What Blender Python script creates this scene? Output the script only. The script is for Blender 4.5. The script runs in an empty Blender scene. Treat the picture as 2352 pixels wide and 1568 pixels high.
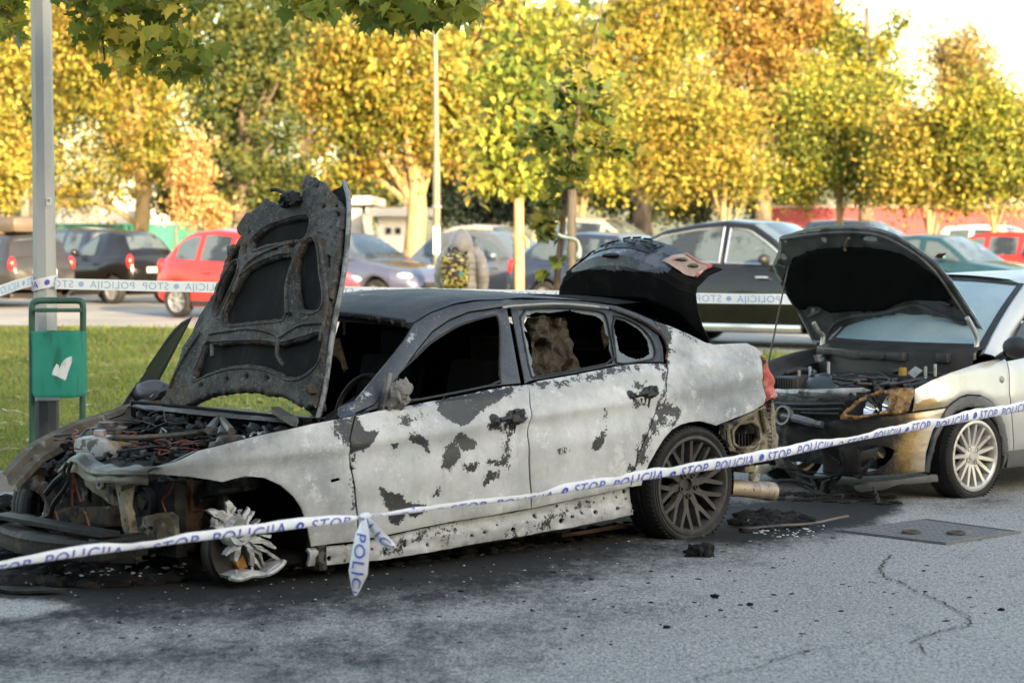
import bpy, bmesh, math, random
import numpy as np
from mathutils import Vector, Matrix, noise
from mathutils.geometry import delaunay_2d_cdt, tessellate_polygon

random.seed(7); rng = np.random.default_rng(7)
C = bpy.context.scene.collection
SC = bpy.context.scene
R = math.radians

# ------------------------------------------------------------------ camera, sky, sun, exposure
FPX, CX, CY, CAMH, YH = 5553.3, 1176.0, 784.0, 1.66, 525.0      # photo measured on a 2352 px wide copy
TH = math.atan((CY - YH) / FPX)
cam_data = bpy.data.cameras.new("camera")
cam = bpy.data.objects.new("camera", cam_data); C.objects.link(cam)
cam.location = (0, 0, CAMH); cam.rotation_euler = (math.pi / 2 - TH, 0, 0)
cam_data.sensor_width = 36.0; cam_data.lens = 85.0
cam_data.clip_start = 0.1; cam_data.clip_end = 2000
cam_data.dof.use_dof = True; cam_data.dof.focus_distance = 12.9; cam_data.dof.aperture_fstop = 3.5
cam_data.dof.aperture_blades = 0
SC.camera = cam
SUN_EL, SUN_AZ = R(13.0), R(24.0)                                # low sun behind the camera, to the right
SUNV = Vector((math.sin(SUN_AZ) * math.cos(SUN_EL), -math.cos(SUN_AZ) * math.cos(SUN_EL), math.sin(SUN_EL)))
W = bpy.data.worlds.new("World"); SC.world = W; W.use_nodes = True
nt = W.node_tree; nt.nodes.clear()
sky = nt.nodes.new("ShaderNodeTexSky"); sky.sky_type = 'NISHITA'; sky.sun_disc = False
sky.sun_elevation = SUN_EL; sky.sun_rotation = math.pi - SUN_AZ
sky.air_density = 1.0; sky.dust_density = 2.2; sky.ozone_density = 1.5
bg = nt.nodes.new("ShaderNodeBackground"); bg.inputs[1].default_value = 0.15
wo = nt.nodes.new("ShaderNodeOutputWorld")
nt.links.new(sky.outputs[0], bg.inputs[0]); nt.links.new(bg.outputs[0], wo.inputs[0])
sun_d = bpy.data.lights.new("sun", 'SUN'); sun_d.energy = 3.3; sun_d.angle = R(0.6); sun_d.color = (1.0, 0.83, 0.62)
sun = bpy.data.objects.new("sun", sun_d); C.objects.link(sun)
sun.rotation_euler = SUNV.to_track_quat('Z', 'Y').to_euler()
SC.view_settings.view_transform = 'Standard'; SC.view_settings.look = 'None'
SC.view_settings.exposure = 2.42; SC.view_settings.gamma = 1.0
SC.view_settings.use_white_balance = True; SC.view_settings.white_balance_temperature = 8200; SC.view_settings.white_balance_tint = 8
SC.cycles.use_denoising = True
SC.cycles.max_bounces = 6; SC.cycles.diffuse_bounces = 3; SC.cycles.glossy_bounces = 3
SC.cycles.transmission_bounces = 4; SC.cycles.transparent_max_bounces = 6
SC.cycles.sample_clamp_indirect = 6.0
SC.cycles.caustics_reflective = False; SC.cycles.caustics_refractive = False

# ------------------------------------------------------------------ camera geometry used to take measurements off the photo
_c, _s = math.cos(TH), math.sin(TH)
def ray(px, py):
    a = (px - CX) / FPX; b = -(py - CY) / FPX
    return Vector((a, _c + b * _s, -_s + b * _c))
CAMP = Vector((0, 0, CAMH))
def at(px, py, Y):
    d = ray(px, py); return CAMP + d * (Y / d.y)
def gnd(px, py, z=0.0):
    d = ray(px, py); return CAMP + d * ((z - CAMH) / d.z)
def proj(P):
    P = np.asarray(P, float) - np.array([0, 0, CAMH])
    fw = P[:, 1] * _c - P[:, 2] * _s; up = P[:, 1] * _s + P[:, 2] * _c
    return np.stack([CX + FPX * P[:, 0] / fw, CY - FPX * up / fw], 1)
def Z(sx, ox, sy=None, oy=0):                # enlarged-crop coordinates -> photo coordinates
    sy = sx if sy is None else sy
    return lambda L: [(ox + x * sx, oy + y * sy) for x, y in L]
R1 = Z(.35, 0, .35, 352.8); R2 = Z(.35, 0, .35, 882); R3 = Z(.375, 705.6, .375, 617.4)
R4 = Z(.275, 1234.8, .275, 470.4); R5 = Z(.275, 1705.2, .275, 470.4); R6 = Z(.3251, 1587.6, .3251, 823.2)
A4 = Z(.25, 0, .25, 470.4); A5 = Z(.1752, 0, .1752, 970.2); A6 = Z(.225, 352.8, .225, 1058.4); A7 = Z(.225, 1352.4, .225, 882)

# ------------------------------------------------------------------ mesh helpers
class MB:
    """collects shapes that become ONE mesh object"""
    def __init__(s): s.v = []; s.f = []; s.m = []
    def add(s, vs, fs, mi=0):
        o = len(s.v); s.v += [tuple(p) for p in vs]; s.f += [tuple(i + o for i in f) for f in fs]; s.m += [mi] * len(fs); return s
    def box(s, c, d, rz=0, M=None, bev=0.0, mi=0):
        hx, hy, hz = d[0] / 2, d[1] / 2, d[2] / 2
        b = min(bev, hx * .9, hy * .9, hz * .9)
        vs = []; fs = []
        if b <= 0:
            vs = [Vector((x, y, z)) for x in (-hx, hx) for y in (-hy, hy) for z in (-hz, hz)]
            fs = [(0, 1, 3, 2), (4, 6, 7, 5), (0, 4, 5, 1), (2, 3, 7, 6), (0, 2, 6, 4), (1, 5, 7, 3)]
        else:
            bm = bmesh.new(); bmesh.ops.create_cube(bm, size=1)
            for v in bm.verts: v.co = Vector((v.co.x * d[0], v.co.y * d[1], v.co.z * d[2]))
            bmesh.ops.bevel(bm, geom=bm.edges[:], offset=b, segments=2, affect='EDGES', profile=.6)
            bm.verts.index_update(); vs = [v.co.copy() for v in bm.verts]; fs = [tuple(v.index for v in f.verts) for f in bm.faces]; bm.free()
        T = Matrix.Rotation(rz, 4, 'Z') if M is None else M
        return s.add([(T @ p) + Vector(c) for p in vs], fs, mi)
    def tube(s, pts, r, n=8, cap=True, mi=0):
        pts = [Vector(p) for p in pts]; k = len(pts)
        rs = r if isinstance(r, (list, tuple)) else [r] * k
        vs = []; up = None
        for i, p in enumerate(pts):
            t = (pts[min(i + 1, k - 1)] - pts[max(i - 1, 0)])
            if t.length < 1e-9: t = Vector((0, 0, 1))
            t.normalize()
            if up is None: up = Vector((0, 0, 1)) if abs(t.z) < .9 else Vector((1, 0, 0))
            x = t.cross(up)
            if x.length < 1e-4: x = t.orthogonal()
            x.normalize(); y = x.cross(t).normalized(); up = y
            for j in range(n):
                a = 2 * math.pi * j / n; vs.append(p + x * (math.cos(a) * rs[i]) + y * (math.sin(a) * rs[i]))
        fs = [(i * n + j, i * n + (j + 1) % n, (i + 1) * n + (j + 1) % n, (i + 1) * n + j) for i in range(k - 1) for j in range(n)]
        if cap: fs += [tuple(range(n - 1, -1, -1)), tuple((k - 1) * n + j for j in range(n))]
        return s.add(vs, fs, mi)
    def lathe(s, prof, n=32, M=None, closed=False, mi=0):   # prof: (r, h) round local Z
        M = M or Matrix(); vs = []; k = len(prof)
        for j in range(n):
            a = 2 * math.pi * j / n
            vs += [M @ Vector((r * math.cos(a), r * math.sin(a), h)) for r, h in prof]
        fs = []
        for j in range(n):
            j2 = (j + 1) % n
            for i in range(k if closed else k - 1):
                i2 = (i + 1) % k; fs.append((j * k + i, j2 * k + i, j2 * k + i2, j * k + i2))
        return s.add(vs, fs, mi)
    def grid(s, P, mi=0):                                    # P: rows of points
        a, b = len(P), len(P[0])
        vs = [p for r in P for p in r]
        return s.add(vs, [(i * b + j, i * b + j + 1, (i + 1) * b + j + 1, (i + 1) * b + j) for i in range(a - 1) for j in range(b - 1)], mi)
    def prism(s, pts, ex, mi=0):                             # planar polygon of 3-D points, extruded by the vector ex
        pts = [Vector(p) for p in pts]; ex = Vector(ex); n = len(pts)
        tris = tessellate_polygon([pts]); vs = pts + [p + ex for p in pts]
        fs = [tuple(t) for t in tris] + [tuple(i + n for i in reversed(t)) for t in tris]
        fs += [(i, (i + 1) % n, (i + 1) % n + n, i + n) for i in range(n)]
        return s.add(vs, fs, mi)
    def blob(s, c, r, seed=0, amp=.35, sub=2, sc=(1, 1, 1), fr=2.2, mi=0):
        bm = bmesh.new(); bmesh.ops.create_icosphere(bm, subdivisions=sub, radius=1)
        bm.verts.index_update(); vs = []
        for v in bm.verts:
            k = 1 + amp * noise.noise(v.co * fr + Vector((seed * 7.3, seed * 3.1, 1.7)))  + amp * .5 * noise.noise(v.co * fr * 2.7 + Vector((seed, 9, 2)))
            vs.append(Vector(c) + Vector((v.co.x * sc[0], v.co.y * sc[1], v.co.z * sc[2])) * (r * k))
        s.add(vs, [tuple(v.index for v in f.verts) for f in bm.faces], mi); bm.free(); return s
    def build(s, name, mats, parent=None, smooth=True, angle=35, loc=None, recalc=True):
        me = bpy.data.meshes.new(name); me.from_pydata(s.v, [], s.f)
        ms = mats if isinstance(mats, (list, tuple)) else [mats]
        for m in ms: me.materials.append(m)
        if len(ms) > 1: me.polygons.foreach_set("material_index", s.m)
        if recalc:
            bm = bmesh.new(); bm.from_mesh(me); bmesh.ops.recalc_face_normals(bm, faces=bm.faces); bm.to_mesh(me); bm.free()
        if smooth: shade(me, angle)
        me.update(); o = bpy.data.objects.new(name, me); C.objects.link(o)
        if parent: o.parent = parent
        if loc is not None: o.location = loc
        return o
def shade(me, angle=35):
    me.polygons.foreach_set("use_smooth", [True] * len(me.polygons))
    if angle and hasattr(me, "set_sharp_from_angle"): me.set_sharp_from_angle(angle=R(angle))
def tag(o, label=None, cat=None, group=None, kind=None):
    if label: o["label"] = label
    if cat: o["category"] = cat
    if group: o["group"] = group
    if kind: o["kind"] = kind
    return o
def thing(name, label, cat, loc=(0, 0, 0), rz=0, group=None, M=None):
    o = bpy.data.objects.new(name, None); C.objects.link(o); o.empty_display_size = .2
    if M is not None: o.matrix_world = M
    else: o.location = loc; o.rotation_euler = (0, 0, rz)
    return tag(o, label, cat, group)
def copy_tree(o, parent=None):
    c = o.copy(); C.objects.link(c)
    if parent: c.parent = parent
    for ch in list(o.children): copy_tree(ch, c)
    return c

def inpoly(P, poly):
    P = np.asarray(P, float); q = np.asarray(poly, float); x, y = P[:, 0], P[:, 1]; ins = np.zeros(len(P), bool)
    j = len(q) - 1
    for i in range(len(q)):
        xi, yi = q[i]; xj, yj = q[j]
        if yi != yj: ins ^= ((yi > y) != (yj > y)) & (x < (xj - xi) * (y - yi) / (yj - yi) + xi)
        j = i
    return ins
def polydist(P, poly):
    P = np.asarray(P, float); q = np.asarray(poly, float); d = np.full(len(P), 1e9)
    for i in range(len(q)):
        a, b = q[i], q[(i + 1) % len(q)]; ab = b - a; L = (ab ** 2).sum() + 1e-12
        t = np.clip(((P - a) @ ab) / L, 0, 1); d = np.minimum(d, np.linalg.norm(P - a - t[:, None] * ab, axis=1))
    return d
def resample(poly, step):
    out = []
    for i in range(len(poly)):
        a = np.array(poly[i], float); b = np.array(poly[(i + 1) % len(poly)], float)
        n = max(1, int(round(np.linalg.norm(b - a) / step)))
        out += [tuple(a + (b - a) * k / n) for k in range(n)]
    return out
def roundpoly(poly, it=2):                                   # Chaikin corner cutting
    for _ in range(it):
        o = []
        for i in range(len(poly)):
            a = np.array(poly[i], float); b = np.array(poly[(i + 1) % len(poly)], float)
            o += [tuple(a * .75 + b * .25), tuple(a * .25 + b * .75)]
        poly = o
    return poly
def inset(poly, d):
    q = np.asarray(poly, float); n = len(q)
    ar = .5 * sum(q[i][0] * q[(i + 1) % n][1] - q[(i + 1) % n][0] * q[i][1] for i in range(n)); sg = 1 if ar > 0 else -1
    e = np.roll(q, -1, 0) - q; L = np.linalg.norm(e, axis=1, keepdims=True) + 1e-9; e = e / L
    nr = np.stack([-e[:, 1], e[:, 0]], 1) * sg; m = nr + np.roll(nr, 1, 0); m /= (np.linalg.norm(m, axis=1, keepdims=True) + 1e-9)
    return [tuple(p) for p in q + m * d]
def smooth_curve(pts, n):
    P = [Vector(p) for p in pts]; out = []
    for i in range(len(P) - 1):
        p0, p1, p2, p3 = P[max(i - 1, 0)], P[i], P[i + 1], P[min(i + 2, len(P) - 1)]
        for k in range(n):
            t = k / n
            out.append(.5 * ((2 * p1) + (p2 - p0) * t + (2 * p0 - 5 * p1 + 4 * p2 - p3) * t * t + (3 * p1 - p0 - 3 * p2 + p3) * t ** 3))
    out.append(P[-1]); return out
def panel(name, outline, holes, mp, mat, parent=None, step=.02, thick=.012, out=(0, 1, 0), gap=0.0, roll=.004, wear=None, angle=40, jag=0.0):
    """sheet-metal part: 2-D outline with holes, mapped into space by mp, given thickness, edges rolled in"""
    ol = inset(resample(outline, step), gap) if gap else resample(outline, step)
    hs = [resample(h, step) for h in holes]
    if gap: hs = [inset(h, -gap * .0) for h in hs]
    q = np.array(ol); lo, hi = q.min(0), q.max(0)
    gx = np.arange(lo[0] + step * .5, hi[0], step); gy = np.arange(lo[1] + step * .5, hi[1], step * .9)
    G = np.array([(x + (k % 2) * step * .5, y) for k, y in enumerate(gy) for x in gx]) if len(gx) and len(gy) else np.zeros((0, 2))
    if len(G):
        k = inpoly(G, ol) & (polydist(G, ol) > step * .45)
        for h in hs: k &= ~inpoly(G, h) & (polydist(G, h) > step * .45)
        G = G[k]
    V = list(ol); E = [(i, (i + 1) % len(ol)) for i in range(len(ol))]
    for h in hs:
        o = len(V); V += h; E += [(o + i, o + (i + 1) % len(h)) for i in range(len(h))]
    V += [tuple(p) for p in G]
    r = delaunay_2d_cdt([Vector((float(a), float(b))) for a, b in V], E, [], 0, 1e-6)
    P = np.array([(p.x, p.y) for p in r[0]]); T = np.array([tuple(f) for f in r[2] if len(f) == 3])
    cen = P[T].mean(1); k = inpoly(cen, ol)
    for h in hs: k &= ~inpoly(cen, h)
    T = T[k]
    P3 = [Vector(mp(float(a), float(b))) for a, b in P]
    bm = bmesh.new(); bv = [bm.verts.new(p) for p in P3]
    for t in T:
        try: bm.faces.new([bv[i] for i in t])
        except ValueError: pass
    for v in [v for v in bm.verts if not v.link_faces]: bm.verts.remove(v)
    bm.normal_update()
    O = Vector(out); s = sum((f.normal.dot(O)) * f.calc_area() for f in bm.faces)
    if s < 0: bmesh.ops.reverse_faces(bm, faces=bm.faces); bm.normal_update()
    top = list(bm.verts); nor = {v: v.normal.copy() for v in top}; be = [e for e in bm.edges if e.is_boundary]; bset = {v for e in be for v in e.verts}
    tf = list(bm.faces)
    low = {v: bm.verts.new(v.co - nor[v] * thick) for v in top}
    for v in bset: v.co -= nor[v] * roll
    for f in tf: bm.faces.new([low[v] for v in reversed(f.verts)])
    for e in be:
        a, b = e.verts; f = e.link_faces[0]; vs = list(f.verts); i = vs.index(a)
        if vs[(i + 1) % len(vs)] is b: a, b = b, a
        try: bm.faces.new([a, b, low[b], low[a]])
        except ValueError: pass
    bm.normal_update()
    me = bpy.data.meshes.new(name); bm.to_mesh(me); bm.free()
    for m in (mat if isinstance(mat, (list, tuple)) else [mat]): me.materials.append(m)
    shade(me, angle)
    o = bpy.data.objects.new(name, me); C.objects.link(o)
    if parent: o.parent = parent
    return o
def mirrored(o, name=None, parent=None, mat=None):
    me = o.data.copy()
    for v in me.vertices: v.co.y = -v.co.y
    me.flip_normals(); n = bpy.data.objects.new(name or o.name.split('.')[0], me); C.objects.link(n)
    if mat: me.materials.clear(); me.materials.append(mat)
    n.parent = parent or o.parent; return n

# ------------------------------------------------------------------ materials
def _nodes(name):
    m = bpy.data.materials.new(name); m.use_nodes = True; t = m.node_tree; t.nodes.clear()
    o = t.nodes.new("ShaderNodeOutputMaterial"); b = t.nodes.new("ShaderNodeBsdfPrincipled"); t.links.new(b.outputs[0], o.inputs[0])
    return m, t, b, o
def _noise(t, vec, scale, detail=5, rough=.6, dist=0):
    n = t.nodes.new("ShaderNodeTexNoise"); n.inputs['Scale'].default_value = scale; n.inputs['Detail'].default_value = detail
    n.inputs['Roughness'].default_value = rough; n.inputs['Distortion'].default_value = dist; t.links.new(vec, n.inputs['Vector']); return n.outputs[0]
def _step(t, val, lo, hi):
    n = t.nodes.new("ShaderNodeMapRange"); n.interpolation_type = 'SMOOTHSTEP'; n.inputs[1].default_value = lo; n.inputs[2].default_value = hi
    t.links.new(val, n.inputs[0]); return n.outputs[0]
def _math(t, op, a, b=None):
    n = t.nodes.new("ShaderNodeMath"); n.operation = op
    for i, x in enumerate((a, b)):
        if x is None: continue
        if isinstance(x, (int, float)): n.inputs[i].default_value = x
        else: t.links.new(x, n.inputs[i])
    return n.outputs[0]
def _mix(t, fac, a, b):
    n = t.nodes.new("ShaderNodeMix"); n.data_type = 'RGBA'
    for k, x in ((0, fac), (6, a), (7, b)):
        if isinstance(x, (int, float)): n.inputs[k].default_value = x
        elif isinstance(x, (tuple, list)): n.inputs[k].default_value = (*x[:3], 1)
        else: t.links.new(x, n.inputs[k])
    return n.outputs[2]
def _coord(t, which='Object', scale=None):
    n = t.nodes.new("ShaderNodeTexCoord"); v = n.outputs['Object' if which == 'World' else which]
    if which == 'World':
        v = t.nodes.new("ShaderNodeNewGeometry").outputs['Position']
    if scale:
        m = t.nodes.new("ShaderNodeMapping"); m.inputs['Scale'].default_value = scale; t.links.new(v, m.inputs[0]); v = m.outputs[0]
    return v
def _bump(t, b, h, strength, dist=.01):
    n = t.nodes.new("ShaderNodeBump"); n.inputs['Strength'].default_value = strength; n.inputs['Distance'].default_value = dist
    t.links.new(h, n.inputs['Height']); t.links.new(n.outputs[0], b.inputs['Normal'])
def mat(name, col, rough=.6, metal=0.0, layers=(), bump=None, spec=.5, coord='Object', coat=0.0, stretch=None, rvar=0):
    """Principled with noise-masked colour layers: (scale, colour, lo, hi[, stretch])"""
    m, t, b, o = _nodes(name); c = col
    for L in layers:
        v = _coord(t, coord, L[4] if len(L) > 4 else stretch)
        f = _step(t, _noise(t, v, L[0], 7, .62), L[2], L[3]); c = _mix(t, f, c, L[1])
    if isinstance(c, (tuple, list)): b.inputs['Base Color'].default_value = (*c[:3], 1)
    else: t.links.new(c, b.inputs['Base Color'])
    b.inputs['Roughness'].default_value = rough; b.inputs['Metallic'].default_value = metal
    b.inputs['Specular IOR Level'].default_value = spec; b.inputs['Coat Weight'].default_value = coat
    if rvar: t.links.new(_step(t, _noise(t, _coord(t, coord), 9, 5), .2, .8), b.inputs['Roughness'])
    if bump: _bump(t, b, _noise(t, _coord(t, coord, stretch), bump[0], 6, .65), bump[1], bump[2] if len(bump) > 2 else .01)
    return m
def mat_wear(name, light, light2, dark, rust=(.16, .075, .03), rough=.62, hard=.05):
    """burnt paint: ash-pale lacquer, bare dark metal where the attribute 'wear'.r says, greyed by .g, rusted by .b; edges broken by noise"""
    m, t, b, o = _nodes(name); v = _coord(t)
    at_ = t.nodes.new("ShaderNodeAttribute"); at_.attribute_name = "wear"
    sp = t.nodes.new("ShaderNodeSeparateColor"); t.links.new(at_.outputs['Color'], sp.inputs[0])
    n1 = _noise(t, v, 16, 8, .68); n2 = _noise(t, v, 75, 4, .6); n3 = _noise(t, v, 3.2, 8, .65); n4 = _noise(t, v, 230, 3, .6)
    ns = _math(t, 'ADD', _math(t, 'MULTIPLY', _math(t, 'SUBTRACT', n1, .5), 1.9), _math(t, 'MULTIPLY', _math(t, 'SUBTRACT', n2, .5), 1.0))
    f = _step(t, _math(t, 'ADD', sp.outputs[0], ns), .5 - hard, .5 + hard)
    c = _mix(t, _step(t, n3, .36, .64), light, light2)
    vs = _coord(t, 'Object', (26, 26, 2.2)); c = _mix(t, _math(t, 'MULTIPLY', _step(t, _noise(t, vs, 1, 6, .7), .5, .75), .35), c, (light2[0] * .62, light2[1] * .62, light2[2] * .62))
    c = _mix(t, _math(t, 'MULTIPLY', _step(t, n4, .62, .70), .35), c, (.18, .175, .17))
    g = _step(t, _math(t, 'ADD', sp.outputs[1], _math(t, 'MULTIPLY', ns, .24)), .06, .85)
    c = _mix(t, g, c, (light2[0] * .40, light2[1] * .435, light2[2] * .475))
    c = _mix(t, _math(t, 'MULTIPLY', _step(t, _math(t, 'ADD', _noise(t, v, 7, 9, .7), _math(t, 'MULTIPLY', n2, .3)), .70, .80), .45), c, (.70, .71, .72))
    rs = _step(t, _math(t, 'ADD', sp.outputs[2], ns), .35, .7); c = _mix(t, _math(t, 'MULTIPLY', rs, .7), c, rust)
    dk = _mix(t, _step(t, n3, .4, .7), dark, (dark[0] * 1.9, dark[1] * 1.85, dark[2] * 1.8))
    dk = _mix(t, _math(t, 'MULTIPLY', _step(t, n2, .58, .7), .35), dk, (.22, .22, .23))
    c = _mix(t, f, c, dk)
    t.links.new(c, b.inputs['Base Color'])
    t.links.new(_math(t, 'SUBTRACT', rough, _math(t, 'MULTIPLY', f, .12)), b.inputs['Roughness'])
    hgt = _math(t, 'SUBTRACT', _math(t, 'MULTIPLY', n2, .35), f); _bump(t, b, hgt, .35, .004)
    return m
def set_wear(o, fn):
    me = o.data; n = len(me.vertices); a = me.attributes.get("wear") or me.attributes.new("wear", 'FLOAT_COLOR', 'POINT')
    co = np.empty(n * 3); me.vertices.foreach_get("co", co); co = co.reshape(-1, 3)
    col = np.zeros((n, 4)); col[:, 3] = 1; col[:, :3] = fn(co); a.data.foreach_set("color", col.ravel())
# ================================================================== THE SETTING
def kerbY(x):
    if x < -1.2: return 15.42 + (x + 1.2) * .09
    return 15.42 + (x + 1.2) * .62
M_terrain = mat("terrain", (.10, .10, .045), .95, layers=[(.15, (.16, .14, .06), .4, .6)], coord='World')
tag(MB().grid([[(x, y, -.06) for x in (-500, 0, 500)] for y in (-300, 0, 300, 900)]).build("terrain", M_terrain, smooth=False), kind="structure")

# asphalt of the street, with the soot and water stains of the fire
def mat_road():
    m, t, b, o = _nodes("street_asphalt"); v = _coord(t, 'World', (1, .42, 1))
    a = t.nodes.new("ShaderNodeAttribute"); a.attribute_name = "wear"; sp = t.nodes.new("ShaderNodeSeparateColor"); t.links.new(a.outputs['Color'], sp.inputs[0])
    big = _noise(t, v, .55, 6, .6); mid = _noise(t, _coord(t, 'World', (1.0, .55, 1)), 3.4, 9, .72); fin = _noise(t, v, 95, 3, .6); grit = _noise(t, v, 240, 2, .5); clod = _noise(t, v, 22, 6, .7)
    c = _mix(t, _step(t, big, .35, .65), (.285, .262, .240), (.37, .345, .318))
    c = _mix(t, _math(t, 'MULTIPLY', _step(t, mid, .52, .72), .6), c, (.14, .142, .147))
    c = _mix(t, _math(t, 'MULTIPLY', _step(t, clod, .58, .70), .6), c, (.05, .05, .052))
    g1 = _noise(t, v, 74, 4, .75); c = _mix(t, _math(t, 'MULTIPLY', _step(t, g1, .48, .57), .75), c, (.50, .50, .50)); c = _mix(t, _math(t, 'MULTIPLY', _step(t, _noise(t, v, 58, 5, .8), .51, .58), .72), c, (.085, .083, .082))
    c = _mix(t, _math(t, 'MULTIPLY', _step(t, _noise(t, _coord(t, 'World', (1, .35, 1)), 9, 8, .8), .55, .66), .6), c, (.10, .10, .105))
    c = _mix(t, _math(t, 'MULTIPLY', _step(t, fin, .45, .62), .5), c, (.46, .46, .46))
    c = _mix(t, _math(t, 'MULTIPLY', _step(t, grit, .56, .62), .75), c, (.035, .035, .037))
    c = _mix(t, _math(t, 'MULTIPLY', _step(t, _noise(t, v, 150, 2, .5), .68, .72), .9), c, (.52, .52, .52))
    s = _math(t, 'ADD', sp.outputs[0], _math(t, 'MULTIPLY', _math(t, 'SUBTRACT', mid, .5), 1.0)); s = _math(t, 'ADD', s, _math(t, 'MULTIPLY', _math(t, 'SUBTRACT', clod, .5), .7))
    c = _mix(t, _math(t, 'MULTIPLY', _step(t, s, .05, .70), .95), c, (.014, .014, .015))
    t.links.new(c, b.inputs['Base Color'])
    t.links.new(_math(t, 'SUBTRACT', .92, _math(t, 'MULTIPLY', _step(t, sp.outputs[0], .3, 1), .25)), b.inputs['Roughness'])
    b.inputs['Specular IOR Level'].default_value = .12
    h = _math(t, 'ADD', _math(t, 'MULTIPLY', fin, .5), _math(t, 'ADD', _math(t, 'MULTIPLY', clod, .6), _math(t, 'MULTIPLY', grit, .5))); _bump(t, b, h, .9, .012)
    return m
M_road = mat_road()
xs = np.unique(np.concatenate([np.linspace(-40, -5, 12), np.arange(-5, 7, .075), np.linspace(7, 45, 12)]))
ys = np.unique(np.concatenate([np.linspace(-12, 7.6, 8), np.arange(7.7, 18, .085), np.linspace(18, 40, 8)]))
ys = ys[ys < 22.5]
road = MB().grid([[(x, y, .004 * noise.noise((x * .8, y * .8, 0))) for x in xs] for y in ys]).build("road", M_road, smooth=True, angle=0, recalc=False)
tag(road, kind="structure")
def road_soot(co):
    P = proj(co); out = np.zeros((len(co), 3)); near = (co[:, 1] > 5) & (np.abs(co[:, 0]) < 12)
    Q = P[near]
    def zone(poly, soft, k):
        ins = inpoly(Q, poly); d = polydist(Q, poly); sd = np.where(ins, d, -d); return np.clip(.5 + sd / soft, 0, 1) * k
    z = zone([(-200, 1190), (-200, 1352), (200, 1362), (480, 1342), (700, 1312), (900, 1300), (1200, 1262), (1470, 1237), (1700, 1247), (1990, 1206), (2060, 1160), (1980, 1125), (1480, 1180), (700, 1200)], 70, 1.15)
    z = np.maximum(z, zone([(-300, 1300), (-300, 1480), (300, 1440), (700, 1420), (1150, 1370), (1500, 1290), (1700, 1250), (1400, 1200), (300, 1200)], 170, .8))
    z = np.maximum(z, zone([(120, 1470), (700, 1430), (1250, 1390), (1300, 1440), (900, 1500), (600, 1520), (300, 1500)], 110, .36))
    z = np.maximum(z, zone([(-300, 1400), (900, 1385), (1400, 1330), (1500, 1400), (1250, 1500), (1000, 1640), (-300, 1640)], 260, .42))
    z = np.maximum(z, zone([(-300, 1560), (600, 1545), (1000, 1560), (700, 1640), (-300, 1640)], 80, .30))
    z -= zone([(-60, 1372), (90, 1378), (165, 1392), (60, 1412), (-60, 1416)], 22, .9)
    z = np.maximum(z, zone([(2040, 1150), (2330, 1130), (2360, 1165), (2100, 1172)], 30, .3))
    out[near, 0] = np.clip(z, 0, 1.3); return out
set_wear(road, road_soot)

# kerb, lawn, grass
KX = [-40, -12, -6, -1.2, 1, 4, 8, 14, 24, 40]
M_kerb = mat("kerb_stone", (.26, .255, .245), .9, layers=[(6, (.15, .15, .14), .4, .65)], coord='World', bump=(40, .5))
kb = MB()
kb.grid([[(x, kerbY(x) + dy, z) for dy, z in ((0, -.02), (0, .10), (.02, .12), (.14, .12), (.14, -.02))] for x in KX])
tag(kb.build("kerb", M_kerb), kind="structure")
FAR = [(-40, 43.5), (-20, 41), (-6, 38.4), (-2, 35.5), (1, 32.6), (3.4, 30.0), (6, 27.8), (10, 27.5), (24, 42), (40, 60)]
def farY(x): return float(np.interp(x, [p[0] for p in FAR], [p[1] for p in FAR]))
M_lawn = mat("lawn_soil", (.16, .20, .055), .95, spec=.1, layers=[(.9, (.21, .235, .07), .4, .65), (5, (.13, .10, .045), .55, .75), (40, (.05, .07, .015), .45, .6)], coord='World', bump=(60, .8, .03))
lx = np.linspace(-40, 40, 81); rows = []
for k in range(26):
    u = k / 25; rows.append([(x, kerbY(x) + .135 + (farY(x) - kerbY(x) - .135) * u, .11 + .03 * noise.noise((x * .3, u * 6, 0)) * (0 if k in (0, 25) else 1)) for x in lx])
tag(MB().grid(rows).build("lawn", M_lawn, smooth=True, angle=0), kind="structure")
def leafmat(name, trans=.35, rough=.55, spec=.35):
    m, t, b, o = _nodes(name); a = t.nodes.new("ShaderNodeAttribute"); a.attribute_name = "tint"
    t.links.new(a.outputs['Color'], b.inputs['Base Color']); b.inputs['Roughness'].default_value = rough; b.inputs['Specular IOR Level'].default_value = spec
    tr = t.nodes.new("ShaderNodeBsdfTranslucent"); t.links.new(a.outputs['Color'], tr.inputs[0]); mx = t.nodes.new("ShaderNodeMixShader"); mx.inputs[0].default_value = trans
    t.links.new(b.outputs[0], mx.inputs[1]); t.links.new(tr.outputs[0], mx.inputs[2]); t.links.new(mx.outputs[0], o.inputs[0]); return m
def tinted(name, V, F, tint, m, parent=None):
    """V (n,3), F (k, verts) int array, tint (n,3)"""
    me = bpy.data.meshes.new(name); n = len(V); k, w = F.shape
    me.vertices.add(n); me.vertices.foreach_set("co", V.astype(np.float32).ravel())
    me.loops.add(k * w); me.loops.foreach_set("vertex_index", F.astype(np.int32).ravel())
    me.polygons.add(k); me.polygons.foreach_set("loop_start", (np.arange(k) * w).astype(np.int32)); me.polygons.foreach_set("loop_total", np.full(k, w, np.int32))
    me.materials.append(m); a = me.attributes.new("tint", 'FLOAT_COLOR', 'POINT'); c = np.ones((n, 4), np.float32); c[:, :3] = tint; a.data.foreach_set("color", c.ravel())
    me.update(calc_edges=True); me.validate(); o = bpy.data.objects.new(name, me); C.objects.link(o)
    if parent: o.parent = parent
    return o
M_grass = leafmat("grass_blades", .3, .6, .25)
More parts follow.
